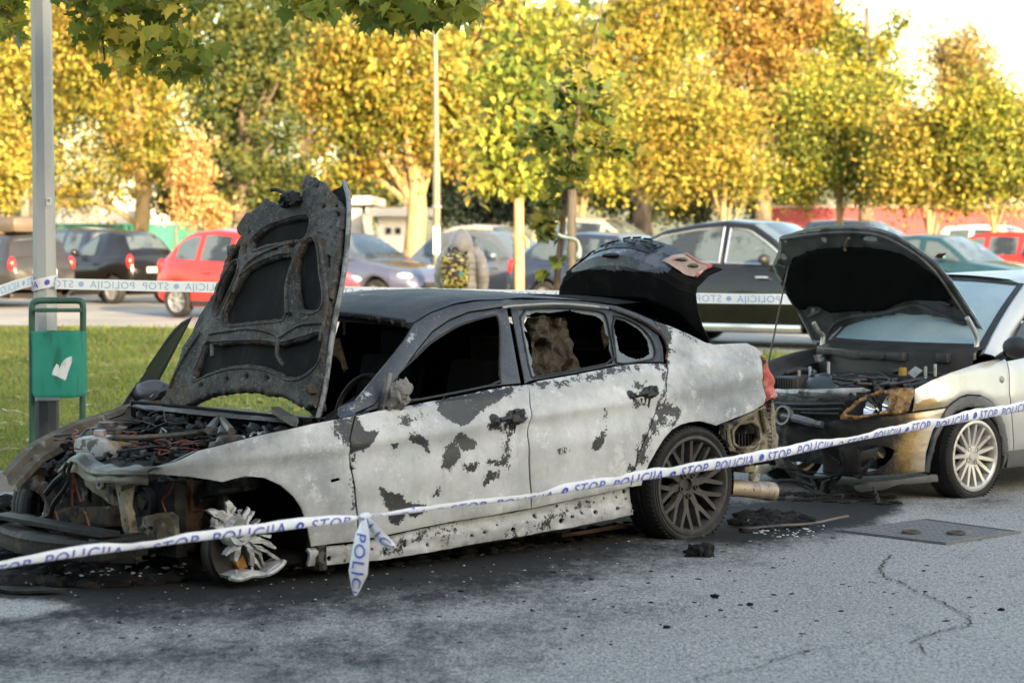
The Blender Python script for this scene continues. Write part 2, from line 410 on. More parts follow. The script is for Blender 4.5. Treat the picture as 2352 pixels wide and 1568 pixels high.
def grass_blades():
    pts = []
    for n, px0, px1, y0, y1 in ((46000, -40, 480, 752, 1128), (30000, 480, 2400, 760, 960)):
        px = rng.uniform(px0, px1, n); py = y0 + (y1 - y0) * rng.uniform(0, 1, n) ** .8
        d = np.array([gnd(a, b, .11) for a, b in zip(px, py)]); pts.append(d)
    P = np.concatenate(pts); ok = np.array([kerbY(p[0]) + .14 < p[1] < farY(p[0]) + .02 for p in P]); P = P[ok]; n = len(P)
    h = rng.uniform(.02, .055, n) * np.clip(P[:, 1] / 22, .75, 1.5); wd = h * .16 * np.clip(P[:, 1] / 20, 1, 2.2); a = rng.uniform(0, 2 * np.pi, n); ln = rng.uniform(.1, .8, n) * h
    dx = np.stack([np.cos(a), np.sin(a), 0 * a], 1); dy = np.stack([-np.sin(a), np.cos(a), 0 * a], 1); up = np.array([0, 0, 1.])
    V = np.stack([P - dx * wd[:, None], P + dx * wd[:, None], P + dx * (wd * .6)[:, None] + up * (h * .6)[:, None] + dy * (ln * .4)[:, None], P + up * h[:, None] + dy * ln[:, None]], 1).reshape(-1, 3)
    nz = np.array([noise.noise((p[0] * .9, p[1] * .45, 0)) for p in P]); u = rng.uniform(0, 1, n); k = np.clip(.5 + nz * .8 + (u - .5) * .6, 0, 1)[:, None]
    c = np.array([.16, .225, .05]) * (1 - k) + np.array([.34, .355, .10]) * k; dry = (rng.uniform(0, 1, n) < .10)[:, None]; c = np.where(dry, np.array([.30, .24, .10]), c)
    F = np.arange(n * 4).reshape(-1, 4)
    return tag(tinted("grass", V, F, np.repeat(c, 4, 0), M_grass), kind="stuff", label="short green grass with dry tufts on the lawn behind the kerb", cat="grass")
grass_blades()
M_park = mat("car_park_asphalt", (.30, .285, .265), .9, layers=[(.4, (.22, .215, .21), .4, .6), (30, (.38, .37, .35), .55, .7)], coord='World', bump=(80, .4))
tag(MB().grid([[(x, farY(x) + .01 + (130 - farY(x)) * u, .075) for x in np.linspace(-39, 39, 60)] for u in (0, .05, .15, .4, 1)]).build("car_park", M_park, smooth=False), kind="structure")

# apartment block behind the camera: the street and the cars lie in its shade
M_block = mat("pale_render", (.42, .40, .37), .9, layers=[(.6, (.36, .34, .31), .4, .6)], coord='World')
M_winglass = mat("dark_window", (.02, .025, .03), .12, spec=.7)
blk = thing("apartment_block", "long pale apartment block standing behind the camera, shading the street", "building", (12, -14, 0), R(-17))
BW, BH = 74.0, 13.4
MB().box((0, -6, BH / 2), (BW, 12, BH)).build("wall", M_block, blk, smooth=False)
MB().box((0, -6, BH + .1), (BW + .6, 12.6, .2)).build("roof", mat("roof_felt", (.1, .1, .1), .95), blk, smooth=False)
wb = MB()
for r_ in range(4):
    for k in range(18): wb.box((-BW / 2 + 3 + k * 4, .02, 1.7 + r_ * 2.9), (1.6, .08, 1.5))
w_ = wb.build("window", M_winglass, blk, smooth=False); w_["kind"] = "stuff"

def fallen_leaves():
    px = rng.uniform(-40, 2000, 2200); py = 770 + 360 * rng.uniform(0, 1, 2200) ** 1.3; P = np.array([gnd(a, b, .135) for a, b in zip(px, py)]); P = P[[kerbY(p[0]) + .2 < p[1] < farY(p[0]) for p in P]]; n = len(P)
    a = rng.uniform(0, 6.28, n); s = rng.uniform(.03, .075, n); dx = np.stack([np.cos(a), np.sin(a), rng.uniform(-.3, .3, n)], 1) * s[:, None]; dy = np.stack([-np.sin(a), np.cos(a), rng.uniform(-.3, .3, n)], 1) * s[:, None]
    V = np.stack([P - dx, P - dy * .6, P + dx, P + dy * .6], 1).reshape(-1, 3); c = np.array([(.42, .33, .12), (.30, .17, .07), (.50, .47, .36), (.36, .30, .06)])[rng.integers(0, 4, n)]
    tag(tinted("fallen_leaves", V, np.arange(n * 4).reshape(-1, 4), np.repeat(c, 4, 0), M_grass), "dry brown and pale fallen leaves scattered over the lawn", "leaves", kind="stuff")
fallen_leaves()
# ================================================================== TREES AND THE FAR SIDE OF THE CAR PARK
M_leaf = leafmat("leaves", .38)
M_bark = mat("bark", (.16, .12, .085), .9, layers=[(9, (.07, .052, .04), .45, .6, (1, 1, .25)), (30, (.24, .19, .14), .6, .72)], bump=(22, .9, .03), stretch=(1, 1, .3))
M_barklit = mat("sunlit_bark", (.34, .25, .13), .9, layers=[(7, (.16, .11, .06), .5, .65, (1, 1, .3))], bump=(20, .8, .03), stretch=(1, 1, .3))  # lighter, warmer copy of the bark with sunlight put into its colour
QUAD = np.array([(0, -.5, 0), (.34, -.08, .10), (0, .5, -.05), (-.34, -.08, .10)], float)
def maple_shape():
    a = [(-.04, -.50), (.04, -.50), (.06, -.28), (.30, -.34), (.26, -.20), (.50, -.02), (.36, .02), (.40, .22), (.22, .16), (.16, .26), (.10, .34), (0, .56),
         (-.10, .34), (-.16, .26), (-.22, .16), (-.40, .22), (-.36, .02), (-.50, -.02), (-.26, -.20), (-.30, -.34), (-.06, -.28)]
    return np.array([(x, y, .22 * abs(x) - .25 * y * y) for x, y in a])
MAPLE = maple_shape()
def scatter(name, cen, size, tint, parent, shape=QUAD, droop=.0, m=None, flat=0.0):
    n = len(cen); k = len(shape)
    q = rng.normal(size=(n, 4)); q /= np.linalg.norm(q, axis=1, keepdims=True); w, x, y, z = q.T
    Rm = np.stack([1 - 2 * (y * y + z * z), 2 * (x * y - z * w), 2 * (x * z + y * w), 2 * (x * y + z * w), 1 - 2 * (x * x + z * z), 2 * (y * z - x * w), 2 * (x * z - y * w), 2 * (y * z + x * w), 1 - 2 * (x * x + y * y)], 1).reshape(n, 3, 3)
    if droop > 0:                                             # leaves hang: tip down, blade roughly upright
        a = rng.uniform(0, 2 * np.pi, n); til = rng.normal(0, .5, n) + droop
        X = np.stack([np.cos(a), np.sin(a), rng.normal(0, .25, n)], 1); X /= np.linalg.norm(X, axis=1, keepdims=True)
        Yd = np.stack([-np.sin(a) * np.cos(til), np.cos(a) * np.cos(til), -np.sin(til)], 1); Yd -= X * (X * Yd).sum(1, keepdims=True); Yd /= np.linalg.norm(Yd, axis=1, keepdims=True)
        Rm = np.stack([X, Yd, np.cross(X, Yd)], 2)
    s = np.broadcast_to(size, (n,)) if np.ndim(size) == 0 else size
    V = np.einsum('nij,kj->nki', Rm, shape) * np.asarray(s)[:, None, None] + cen[:, None, :]
    F = np.arange(n * k).reshape(n, k)
    return tinted(name, V.reshape(-1, 3), F, np.repeat(tint, k, 0), m or M_leaf, parent)
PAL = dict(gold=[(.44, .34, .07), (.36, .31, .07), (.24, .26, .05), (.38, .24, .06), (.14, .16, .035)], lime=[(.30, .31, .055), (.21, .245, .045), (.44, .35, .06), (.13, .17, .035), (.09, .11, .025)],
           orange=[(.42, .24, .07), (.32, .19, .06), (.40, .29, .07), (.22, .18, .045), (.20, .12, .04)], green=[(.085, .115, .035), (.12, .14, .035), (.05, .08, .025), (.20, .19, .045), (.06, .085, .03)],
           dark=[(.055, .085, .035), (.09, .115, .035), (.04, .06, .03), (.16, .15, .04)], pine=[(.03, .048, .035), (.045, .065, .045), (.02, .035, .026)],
           dry=[(.62, .38, .16), (.50, .29, .11), (.66, .45, .22)], brown=[(.30, .20, .06), (.22, .17, .05), (.36, .24, .07)], sapl=[(.13, .18, .045), (.10, .145, .04), (.19, .23, .05), (.08, .12, .035), (.24, .22, .05)], mapleg=[(.26, .29, .05), (.33, .33, .06), (.15, .20, .04), (.46, .38, .06), (.21, .25, .05)], fresh=[(.26, .31, .06), (.36, .36, .07), (.16, .22, .05), (.55, .42, .10)])
def crown_pts(cen, rad, n, ncl, clr, low=0.0, hollow=.35):
    """leaf positions in clusters filling an ellipsoid, denser towards its outside"""
    d = rng.normal(size=(ncl, 3)); d /= np.linalg.norm(d, axis=1, keepdims=True)
    r = (hollow ** 3 + (1 - hollow ** 3) * rng.uniform(0, 1, ncl)) ** (1 / 3)
    lump = np.array([.80 + .62 * noise.noise(Vector(v) * 2.1 + Vector((float(cen[0]), float(cen[2]), 0))) for v in d])
    cl = np.asarray(cen) + d * (r * lump)[:, None] * np.asarray(rad)
    idx = rng.integers(0, ncl, n); cs = rng.uniform(.6, 1.35, ncl) * clr
    p = cl[idx] + rng.normal(size=(n, 3)) * cs[idx][:, None] * np.array([.55, .55, .42])
    return p, idx, cl
def tint_for(pal, n, idx=None, ncl=1, var=.25, mixrow=None):
    P = np.array(PAL[pal]); base = rng.integers(0, len(P), n) if idx is None else None
    if idx is not None:
        cc = rng.integers(0, len(P), ncl); base = np.where(rng.uniform(0, 1, n) < .62, cc[idx], rng.integers(0, len(P), n))
    return P[base] * rng.uniform(1 - var, 1 + var, (n, 1))
TREES = []
def tree(name, label, base, trunk_r, crowns, pal, n, leaf, cat="tree", group=None, bark=None, ncl=None, clr=.5, limbs=10, droop=0.0, shape=QUAD, lean=(0, 0), hollow=.35, stem_top=None):
    """trunk with limbs reaching into the crown; crowns = [(centre offset, radii)] relative to the base"""
    n = int(n * 2.5); leaf *= .57; t = thing(name, label, cat, base, group=group); bk = bark or M_bark
    top = stem_top or max(c[2] + r[2] * .55 for c, r in crowns)
    tr = MB(); k = 9
    path = [Vector((lean[0] * i / k + .05 * noise.noise((i * .9, base[0], 0)) * trunk_r * 12, lean[1] * i / k + .05 * noise.noise((i * .9, 5, base[0])) * trunk_r * 12, top * i / k)) for i in range(k + 1)]
    path[0] = Vector((0, 0, -.1))
    tr.tube(path, [trunk_r * (1.25 if i == 0 else 1.0) * (1 - .78 * i / k) for i in range(k + 1)], 12)
    P = []; I = []; CLS = []; off = 0; tot = sum(r[0] * r[1] * r[2] for c, r in crowns)
    for c, r in crowns:
        m = int(n * (r[0] * r[1] * r[2]) / tot); q = ncl or max(16, int(m / 95)); p, idx, cl = crown_pts(c, r, m, q, clr, hollow=hollow); P.append(p); I.append(idx + off); off += q; CLS.append(cl)
    P = np.concatenate(P); I = np.concatenate(I); CL = np.concatenate(CLS)
    for j in range(limbs):
        g = Vector(CL[rng.integers(0, len(CL))]); h = min(max(g.z * .55, top * .25), top * .8); f = h / top; st = path[0].lerp(path[-1], f); i = int(f * k); st = path[min(i, k)].copy()
        if (g - st).length < .2: continue
        mid = st.lerp(g, .5) + Vector((0, 0, .12 * (g - st).length))
        tr.tube(smooth_curve([st, mid, g], 4), [trunk_r * .42 * (1 - f * .5) * (1 - .88 * s / 8) for s in range(9)], 6)
    tr.build("trunk", bk, t)
    sz = leaf * rng.uniform(.65, 1.3, len(P))
    scatter("crown", P, sz, tint_for(pal, len(P), I, off), t, shape=shape, droop=droop)
    return t
def px2(px, py, Y):
    p = at(px, py, Y); return p
def ptree(name, label, px, Y, tr, crowns_px, pal, n, leaf, ground=0.07, dr=1.0, **kw):
    """crowns_px: (centre x, centre y, half width, half height) in photo pixels at depth Y"""
    b = at(px, 600, Y); base = Vector((b.x, Y, ground)); s = FPX / Y; cr = []
    for cx, cy, hw, hh in crowns_px:
        c = at(cx, cy, Y); cr.append(((c.x - base.x, rng.uniform(-.4, .4), c.z - ground), (hw / s, dr * .75 * (hw + hh) / 2 / s, hh / s)))
    return tree(name, label, base, tr, cr, pal, n, leaf, **kw)
G1 = "trees along the far side of the car park"
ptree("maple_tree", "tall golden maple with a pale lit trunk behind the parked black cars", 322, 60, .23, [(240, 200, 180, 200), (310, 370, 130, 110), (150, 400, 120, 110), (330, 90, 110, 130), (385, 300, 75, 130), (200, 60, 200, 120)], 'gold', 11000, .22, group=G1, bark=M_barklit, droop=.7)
ptree("maple_tree", "golden yellow tree with orange tints at the left edge, behind the grey lamp post", -20, 57, .2, [(0, 380, 95, 190), (-20, 120, 110, 190)], 'gold', 5200, .22, group=G1)
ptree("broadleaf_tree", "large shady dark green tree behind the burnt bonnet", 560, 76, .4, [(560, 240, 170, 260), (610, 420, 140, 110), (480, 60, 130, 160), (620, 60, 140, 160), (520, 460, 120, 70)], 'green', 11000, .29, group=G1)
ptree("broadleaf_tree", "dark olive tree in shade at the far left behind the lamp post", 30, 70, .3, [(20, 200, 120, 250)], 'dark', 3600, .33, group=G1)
ptree("dead_leaf_tree", "small tree of dry pale orange leaves between the golden and the dark green tree", 462, 57, .09, [(440, 420, 55, 95), (490, 500, 40, 45), (460, 345, 35, 35)], 'dry', 1900, .20, group=G1, clr=.3, droop=.8)
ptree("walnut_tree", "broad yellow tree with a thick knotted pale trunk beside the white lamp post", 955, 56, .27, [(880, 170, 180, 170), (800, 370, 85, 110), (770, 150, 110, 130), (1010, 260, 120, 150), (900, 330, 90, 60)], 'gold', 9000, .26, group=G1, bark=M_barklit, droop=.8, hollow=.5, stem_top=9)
ptree("spruce_tree", "dark blue green conifer behind the white lamp post", 1130, 74, .3, [(1140, 430, 110, 100), (1150, 280, 80, 150), (1080, 470, 70, 50)], 'pine', 6500, .28, group=G1, clr=.4)
row = [(1338, 58, 'lime', (1330, 320, 120, 170), "low branched yellow green tree on a straight lit trunk behind the beige car"),
       (1662, 58, 'gold', (1600, 330, 175, 180), "round golden tree on a straight yellow trunk left of the black off-roader's roof"),
       (1928, 59, 'lime', (1900, 330, 170, 190), "yellow green tree on a straight yellow trunk above the silver hatchback's bonnet"),
       (2135, 56, 'gold', (2120, 380, 110, 130), "slim yellow tree on a thin pale stem in front of the pink wall"),
       (2283, 56, 'lime', (2260, 350, 150, 170), "rightmost yellow green tree in front of the pink wall")]
for px, Y, pal, cr, lab in row:
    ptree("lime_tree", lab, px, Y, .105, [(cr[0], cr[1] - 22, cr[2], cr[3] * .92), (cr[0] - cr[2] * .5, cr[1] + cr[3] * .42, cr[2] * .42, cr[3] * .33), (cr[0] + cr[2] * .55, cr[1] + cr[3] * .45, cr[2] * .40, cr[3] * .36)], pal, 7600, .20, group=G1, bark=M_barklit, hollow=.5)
ptree("plane_tree", "tall rusty orange tree rising behind the row of yellow trees", 1750, 70, .3, [(1740, 150, 170, 220), (1640, 10, 160, 150), (1810, 20, 120, 130)], 'orange', 9500, .24, group=G1)
ptree("plane_tree", "tall golden orange tree behind the two staked saplings", 1480, 68, .3, [(1460, 130, 150, 230), (1400, 330, 120, 120), (1540, 30, 110, 140)], 'gold', 9500, .24, group=G1, droop=.8)
ptree("plane_tree", "olive and gold tree with a pointed top against the white sky", 1990, 70, .28, [(1985, 200, 110, 190), (2050, 330, 110, 120), (1900, 90, 90, 130)], 'lime', 7200, .24, group=G1)
ptree("poplar_tree", "sparse brownish tree with feathery top against the white sky", 2215, 84, .3, [(2210, 180, 85, 125), (2270, 240, 60, 70), (2160, 110, 40, 60)], 'brown', 3600, .24, group=G1, clr=.7, limbs=16)
for px, Y, pal, cr, lab in [(1120, 88, 'gold', (1120, 110, 150, 230), "far golden tree behind the white lamp post and the left sapling"), (1290, 86, 'lime', (1290, 180, 130, 230), "far yellow green tree behind the right sapling"),
                            (700, 92, 'green', (720, 130, 140, 240), "far green tree between the dark green tree and the knotted yellow tree"), (330, 92, 'lime', (300, 120, 200, 260), "far yellow green tree behind the tall golden maple"),
                            (80, 92, 'green', (60, 150, 180, 260), "far green tree behind the grey lamp post")]:
    ptree("broadleaf_tree", lab, px, Y, .3, [cr], pal, 6000, .34, group=G1)
for px, Y, cr, lab in [(850, 78, (850, 425, 80, 85), "dark bush left of the knotted trunk"), (1010, 84, (1020, 430, 70, 95), "dark bush right of the knotted trunk"), (470, 84, (430, 440, 90, 90), "dark bush behind the dry orange tree"), (1230, 80, (1230, 420, 100, 105), "dark round bush behind the left sapling's stake"), (1450, 82, (1450, 430, 130, 100), "dark bush behind the beige car"), (1600, 80, (1590, 440, 120, 95), "dark bush between two lit trunks behind the off-roader"),
                       (1810, 78, (1800, 455, 90, 70), "dark bush in front of the pink wall"), (660, 82, (640, 450, 120, 90), "dark bush below the dark green tree"), (2040, 79, (2040, 478, 60, 40), "small dark bush at the foot of the pink wall")]:
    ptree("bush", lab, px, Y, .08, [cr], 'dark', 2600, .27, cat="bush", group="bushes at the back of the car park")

# the two saplings on the lawn, each with its stake
M_stake = mat("raw_wood", (.50, .33, .16), .8, layers=[(14, (.36, .22, .10), .45, .6, (1, 1, .12))], bump=(30, .3), stretch=(1, 1, .1))
M_stakeshade = mat("shaded_wood", (.34, .27, .20), .85, layers=[(14, (.20, .15, .11), .45, .6, (1, 1, .12))], bump=(30, .4), stretch=(1, 1, .1))  # greyer copy of the stake wood, its shade mixed into the colour
M_tie = mat("tie_cloth", (.50, .62, .56), .9, layers=[(9, (.62, .72, .66), .4, .6)]); M_rope = mat("rope", (.42, .24, .10), .9, bump=(60, .6))
def px_tube(L, Y, r, n=7): return [at(x, y, Y + (dy if False else 0)) for x, y in L]
def sapling(label, Y, stem, rs, branches, cl, pal, n, leaf, shape, M=M_bark, droop=.7):
    g = at(stem[0][0], 600, Y); t = thing("sapling", label, "young tree", (g.x, Y, .1)); o = Vector((g.x, Y, .1))
    tr = MB(); sp = [at(x, y, Y) - o for x, y in stem]; sp = [Vector((sp[0].x, 0, -.06))] + sp
    c = smooth_curve(sp, 4); tr.tube(c, [rs * (1 - .8 * i / len(c)) for i in range(len(c))], 8)
    for L in branches:
        c = smooth_curve([at(x, y, Y + rng.uniform(-.1, .1) * i) - o for i, (x, y) in enumerate(L)], 3); tr.tube(c, [rs * .42 * (1 - .8 * i / len(c)) for i in range(len(c))], 5)
    tr.build("trunk", M, t)
    P = []; I = []; s = FPX / Y
    for k, (x, y, rx, ry, w) in enumerate(cl):
        m = int(n * w); q = rng.normal(size=(m, 3)) * .5; c = np.array(at(x, y, Y) - o); P.append(c + q * np.array([rx / s, (rx + ry) / 2 / s * 1.0, ry / s])); I += [k] * m
    P = np.concatenate(P); I = np.array(I)
    scatter("crown", P, leaf * rng.uniform(.7, 1.25, len(P)), tint_for(pal, len(P), I, len(cl)), t, shape=shape, droop=droop); return t
cl1 = [(1175, 130, 95, 90, .11), (1230, 60, 80, 80, .09), (1120, 190, 60, 70, .07), (1210, 210, 85, 80, .13), (1160, 290, 85, 70, .13), (1240, 300, 60, 70, .08), (1130, 350, 55, 60, .08), (1200, 370, 85, 70, .13), (1150, 425, 75, 40, .1), (1105, 410, 40, 35, .04), (1225, 430, 50, 35, .05)]
sapling("bushy sapling of sunlit yellow leaves tied to a bright raw wood stake", 41.5, [(1186, 560), (1192, 450), (1190, 300), (1185, 150), (1195, 0), (1200, -60)], .055, [[(1190, 400), (1150, 360), (1110, 330)], [(1190, 330), (1230, 290), (1260, 260)], [(1188, 260), (1150, 200), (1130, 160)]], cl1, 'fresh', 2100, .19, QUAD)
s_ = at(1194, 600, 41.3); st = thing("stake", "bright raw wood stake bound to the bushy yellow sapling", "stake", (s_.x, 41.3, .1))
MB().tube([(0, 0, -.1), (-.02, 0, 2.06)], .085, 12).build("post", M_stake, st)
MB().lathe([(.10, -.04), (.115, 0), (.10, .04)], 14, Matrix.Translation((-.03, .05, 1.42))).tube([(.05, -.08, 1.44), (.12, -.05, 1.36), (.13, -.02, 1.24)], .03, 6).build("binding", M_rope, st)
cl2 = [(1330, 130, 50, 45, .05), (1380, 60, 60, 55, .04), (1290, 220, 45, 40, .06), (1340, 210, 60, 50, .07), (1275, 290, 60, 35, .10), (1370, 260, 60, 40, .10), (1240, 320, 45, 45, .08), (1380, 330, 45, 30, .07), (1430, 350, 35, 20, .04), (1300, 340, 45, 45, .08), (1290, 400, 45, 40, .08), (1265, 460, 30, 40, .07), (1255, 520, 25, 40, .08), (1330, 380, 35, 30, .05), (1280, 600, 16, 16, .015), (1250, 630, 14, 10, .012)]
sapling("thin shaded sapling with sparse green leaves tied to a grey shade-toned stake", 27.5, [(1280, 640), (1290, 540), (1300, 440), (1318, 340), (1330, 250), (1352, 150), (1372, 60), (1390, -30)], .042, [[(1312, 370), (1280, 310), (1250, 300)], [(1330, 260), (1380, 220), (1420, 210)], [(1322, 320), (1370, 310), (1440, 350)], [(1300, 440), (1270, 480), (1255, 540)], [(1345, 190), (1310, 160), (1290, 150)], [(1330, 250), (1290, 200), (1270, 190)]], cl2, 'sapl', 600, .165, MAPLE)
s_ = at(1313, 600, 27.4); st = thing("stake", "grey shade-toned wood stake beside the thin shaded sapling", "stake", (s_.x, 27.4, .1))
MB().tube([(0, 0, -.1), (0, 0, 2.0)], .052, 10).build("post", M_stakeshade, st)
MB().tube(smooth_curve([(-.16, -.03, 1.50), (-.1, -.06, 1.47), (.0, -.075, 1.45), (.06, -.03, 1.42), (.09, .0, 1.33), (.07, -.03, 1.22)], 4), [.012, .018, .018, .018, .017, .016, .015, .015, .015, .015, .015, .015, .016, .017, .018, .02, .024, .028, .034, .036, .02], 8).build("tie", M_tie, st)

# overhanging maple: the trunk stands outside the picture on the left, its lower branches hang into it
mt = thing("maple_tree", "maple overhanging the street from the left, its green leafy branches hanging across the top", "tree", (-5.6, 16.6, .1)); mo = Vector((-5.6, 16.6, .1))
tr = MB(); tr.tube([(0, 0, -.1), (.05, 0, 1.2), (0, .1, 2.6), (.1, .1, 4.0), (0, 0, 5.6), (.1, 0, 7.5)], [.24, .2, .18, .15, .11, .04], 14)
mcl = []
def limb(L, r, Y0=15.2, Y1=15.2):
    k = len(L); pts = [(at(x, y, Y0 + (Y1 - Y0) * i / (k - 1)) - mo) for i, (x, y) in enumerate(L)]; c = smooth_curve(pts, 4)
    tr.tube(c, [r * (1 - .85 * i / len(c)) for i in range(len(c))], 6)
tr.tube(smooth_curve([Vector((.05, .1, 3.4)), at(-300, -260, 16) - mo, at(20, -140, 15.4) - mo, at(300, -60, 15) - mo], 4), [.09 * (1 - .7 * i / 13) for i in range(13)], 8)
tr.tube(smooth_curve([Vector((.1, .1, 4.0)), at(-100, -420, 15) - mo, at(400, -260, 14.6) - mo, at(700, -90, 14.4) - mo, at(1000, -20, 14.4) - mo], 4), [.10 * (1 - .8 * i / 17) for i in range(17)], 8)
limb([(200, -90), (280, 20), (360, 90), (450, 150)], .02, 15.2, 14.8); limb([(160, -100), (190, 0), (230, 60), (240, 140)], .018); limb([(700, -90), (760, -20), (860, 20), (860, 40)], .02, 14.4, 14.4); limb([(-120, -140), (-30, -20), (30, 50)], .02)
tr.build("trunk", M_bark, mt)
mcl = [(180, -30, 70, 50, 15.4), (260, 0, 90, 60, 15.2), (350, 20, 80, 60, 15.0), (420, -10, 60, 45, 15.0), (300, 80, 90, 55, 15.0), (380, 110, 80, 50, 14.9), (440, 130, 60, 45, 14.8), (230, 60, 60, 45, 15.2), (400, 165, 40, 22, 14.8), (245, 165, 14, 14, 15), (460, 175, 25, 22, 14.8), (280, 118, 55, 25, 15), (330, 150, 35, 20, 15),
       (660, -10, 60, 40, 14.5), (740, 0, 90, 40, 14.4), (850, 0, 100, 45, 14.4), (940, 5, 90, 50, 14.4), (1030, 0, 80, 45, 14.4), (1090, -20, 50, 35, 14.4), (890, 50, 60, 22, 14.4), (960, 45, 60, 25, 14.4), (1060, 40, 45, 22, 14.4),
       (-20, 20, 45, 55, 15.3), (20, 50, 35, 40, 15.3), (10, -30, 60, 50, 15.3), (-60, 60, 60, 60, 15.3)]
P = []; I = []
for k, (x, y, rx, ry, Y) in enumerate(mcl):
    m = int(max(2, rx * ry / 62)); s = FPX / Y; q = np.clip(rng.normal(size=(m, 3)) * .52, -1.05, 1.05); P.append(np.array(at(x, y, Y) - mo) + q * np.array([rx / s, .55, ry / s])); I += [k] * m
for k in range(34):                                           # the rest of the crown, above the picture
    c = np.array([rng.uniform(-2.5, 3.5), rng.uniform(-2, 2), rng.uniform(4.2, 7.6)]); m = 40; P.append(c + rng.normal(size=(m, 3)) * .5); I += [100 + k] * m
P = np.concatenate(P); I = np.array(I)
scatter("crown", P, .125 * rng.uniform(.75, 1.25, len(P)), tint_for('mapleg', len(P), I, 140), mt, shape=MAPLE, droop=.75, m=leafmat("maple_leaves", .5, .45, .4))

# fence, walls, buildings at the back
M_white = mat("white_render", (.74, .72, .68), .9); M_pink = mat("pink_render", (.27, .055, .062), .9, layers=[(.5, (.22, .045, .052), .4, .6)], coord='World')
M_mesh = mat("green_fence_sheet", (.02, .17, .12), .8, layers=[(1.3, (.03, .22, .16), .4, .6, (1, 1, .1))], coord='World')
def wall(name, label, cat, x0, x1, ytop, Y, m, th=.25, z0=0.0):
    a = at(x0, ytop, Y); b = at(x1, ytop, Y); t = thing(name, label, cat, ((a.x + b.x) / 2, Y, 0)); MB().box((0, 0, (a.z + z0) / 2), (b.x - a.x, th, a.z - z0), bev=.03).build("wall", m, t); return t, a, b
t, a, b = wall("fence", "long green sheeted fence behind the parked black cars", "fence", -60, 560, 514, 64, M_mesh, .05)
pf = [MB().box((x, -.06, a.z / 2 + .03), (.07, .07, a.z + .06)).build("post", mat("fence_post", (.12, .14, .13), .6), t, smooth=False) for x in np.linspace(-(b.x - a.x) / 2, (b.x - a.x) / 2, 5)]
t, a, b = wall("boundary_wall", "long dark pink wall behind the row of yellow trees", "wall", 1770, 2460, 478, 76, M_pink)
MB().box((0, 0, a.z + .05), (b.x - a.x, .4, .1)).build("coping", mat("coping", (.3, .2, .19), .9), t, smooth=False)
def house(label, x0, x1, ytop, Y, m, wins, roofm=None, dep=8):
    t, a, b = wall("house", label, "building", x0, x1, ytop, Y, m, .3); wd = b.x - a.x
    MB().box((0, dep / 2 + .2, a.z / 2 - .05), (wd - .3, dep, a.z - .1)).build("rear_wall", m, t, smooth=False)
    MB().box((0, dep / 2 - .2, a.z + .12), (wd + .6, dep + .8, .24)).build("roof", roofm or M_white, t, smooth=False)
    for (wx, wy, ww, wh) in wins:
        p = at(wx, wy, Y); s = FPX / Y; w_ = MB().box((p.x - (a.x + b.x) / 2, -.18, p.z), (ww / s, .1, wh / s)).build("window", M_winglass, t, smooth=False)
    return t
M_grey = mat("grey_render", (.50, .48, .46), .9); M_roofred = mat("red_tiles", (.36, .10, .05), .85)
house("white building glimpsed under the golden maple beside its lit trunk", 130, 300, 430, 100, M_white, [(180, 470, 16, 20), (250, 470, 16, 20)])
house("white house glimpsed between the dry orange tree and the lit trunk", 345, 440, 455, 96, M_white, [(380, 480, 14, 14)])
house("grey house corner behind the burnt bonnet's right edge", 770, 832, 470, 70, M_grey, [], M_grey)
house("low white kiosk with two small windows left of the knotted trunk", 868, 962, 497, 68, M_white, [(893, 530, 12, 14), (915, 530, 12, 14)], M_grey, dep=3)
house("white house with red tiled roof glimpsed through the trees above the bonnet", 690, 740, 318, 120, M_white, [(712, 335, 10, 10)], M_roofred)
house("pale pinkish tower block at the right edge above the yellow trees", 2318, 2420, 215, 150, mat("pink_tower", (.62, .47, .42), .9), [(2338, 240, 14, 16), (2338, 275, 14, 16), (2365, 240, 14, 16), (2365, 275, 14, 16)], dep=14)
# white lamp post with stickers, and the grey octagonal one with its bin
M_lampw = mat("cream_paint", (.17, .165, .115), .55, layers=[(2, (.13, .125, .085), .45, .65)])
lp = at(1003, 600, 49); t = thing("lamp_post", "tall round cream lamp post beside the knotted yellow tree", "lamp post", (lp.x, 49, .07))
MB().tube([(0, 0, -.1), (0, 0, 2.9), (-.0, 0, 3.0), (-.05, 0, 8.5)], [.082, .080, .062, .04], 14).build("pole", M_lampw, t)
MB().box((0, -.098, 1.35), (.13, .02, .55), bev=.005).build("notice", mat("paper", (.72, .71, .68), .8), t); MB().lathe([(.102, 0), (.108, .03), (.102, .06)], 16, Matrix.Translation((0, 0, 2.0))).build("band", mat("band", (.2, .2, .2), .5), t)
MB().tube([(-.05, 0, 8.4), (-.05, -.3, 8.7), (-.05, -.9, 8.8)], .035, 8).box((-.05, -1.2, 8.8), (.25, .7, .12), bev=.04).build("lamp_head", M_lampw, t)
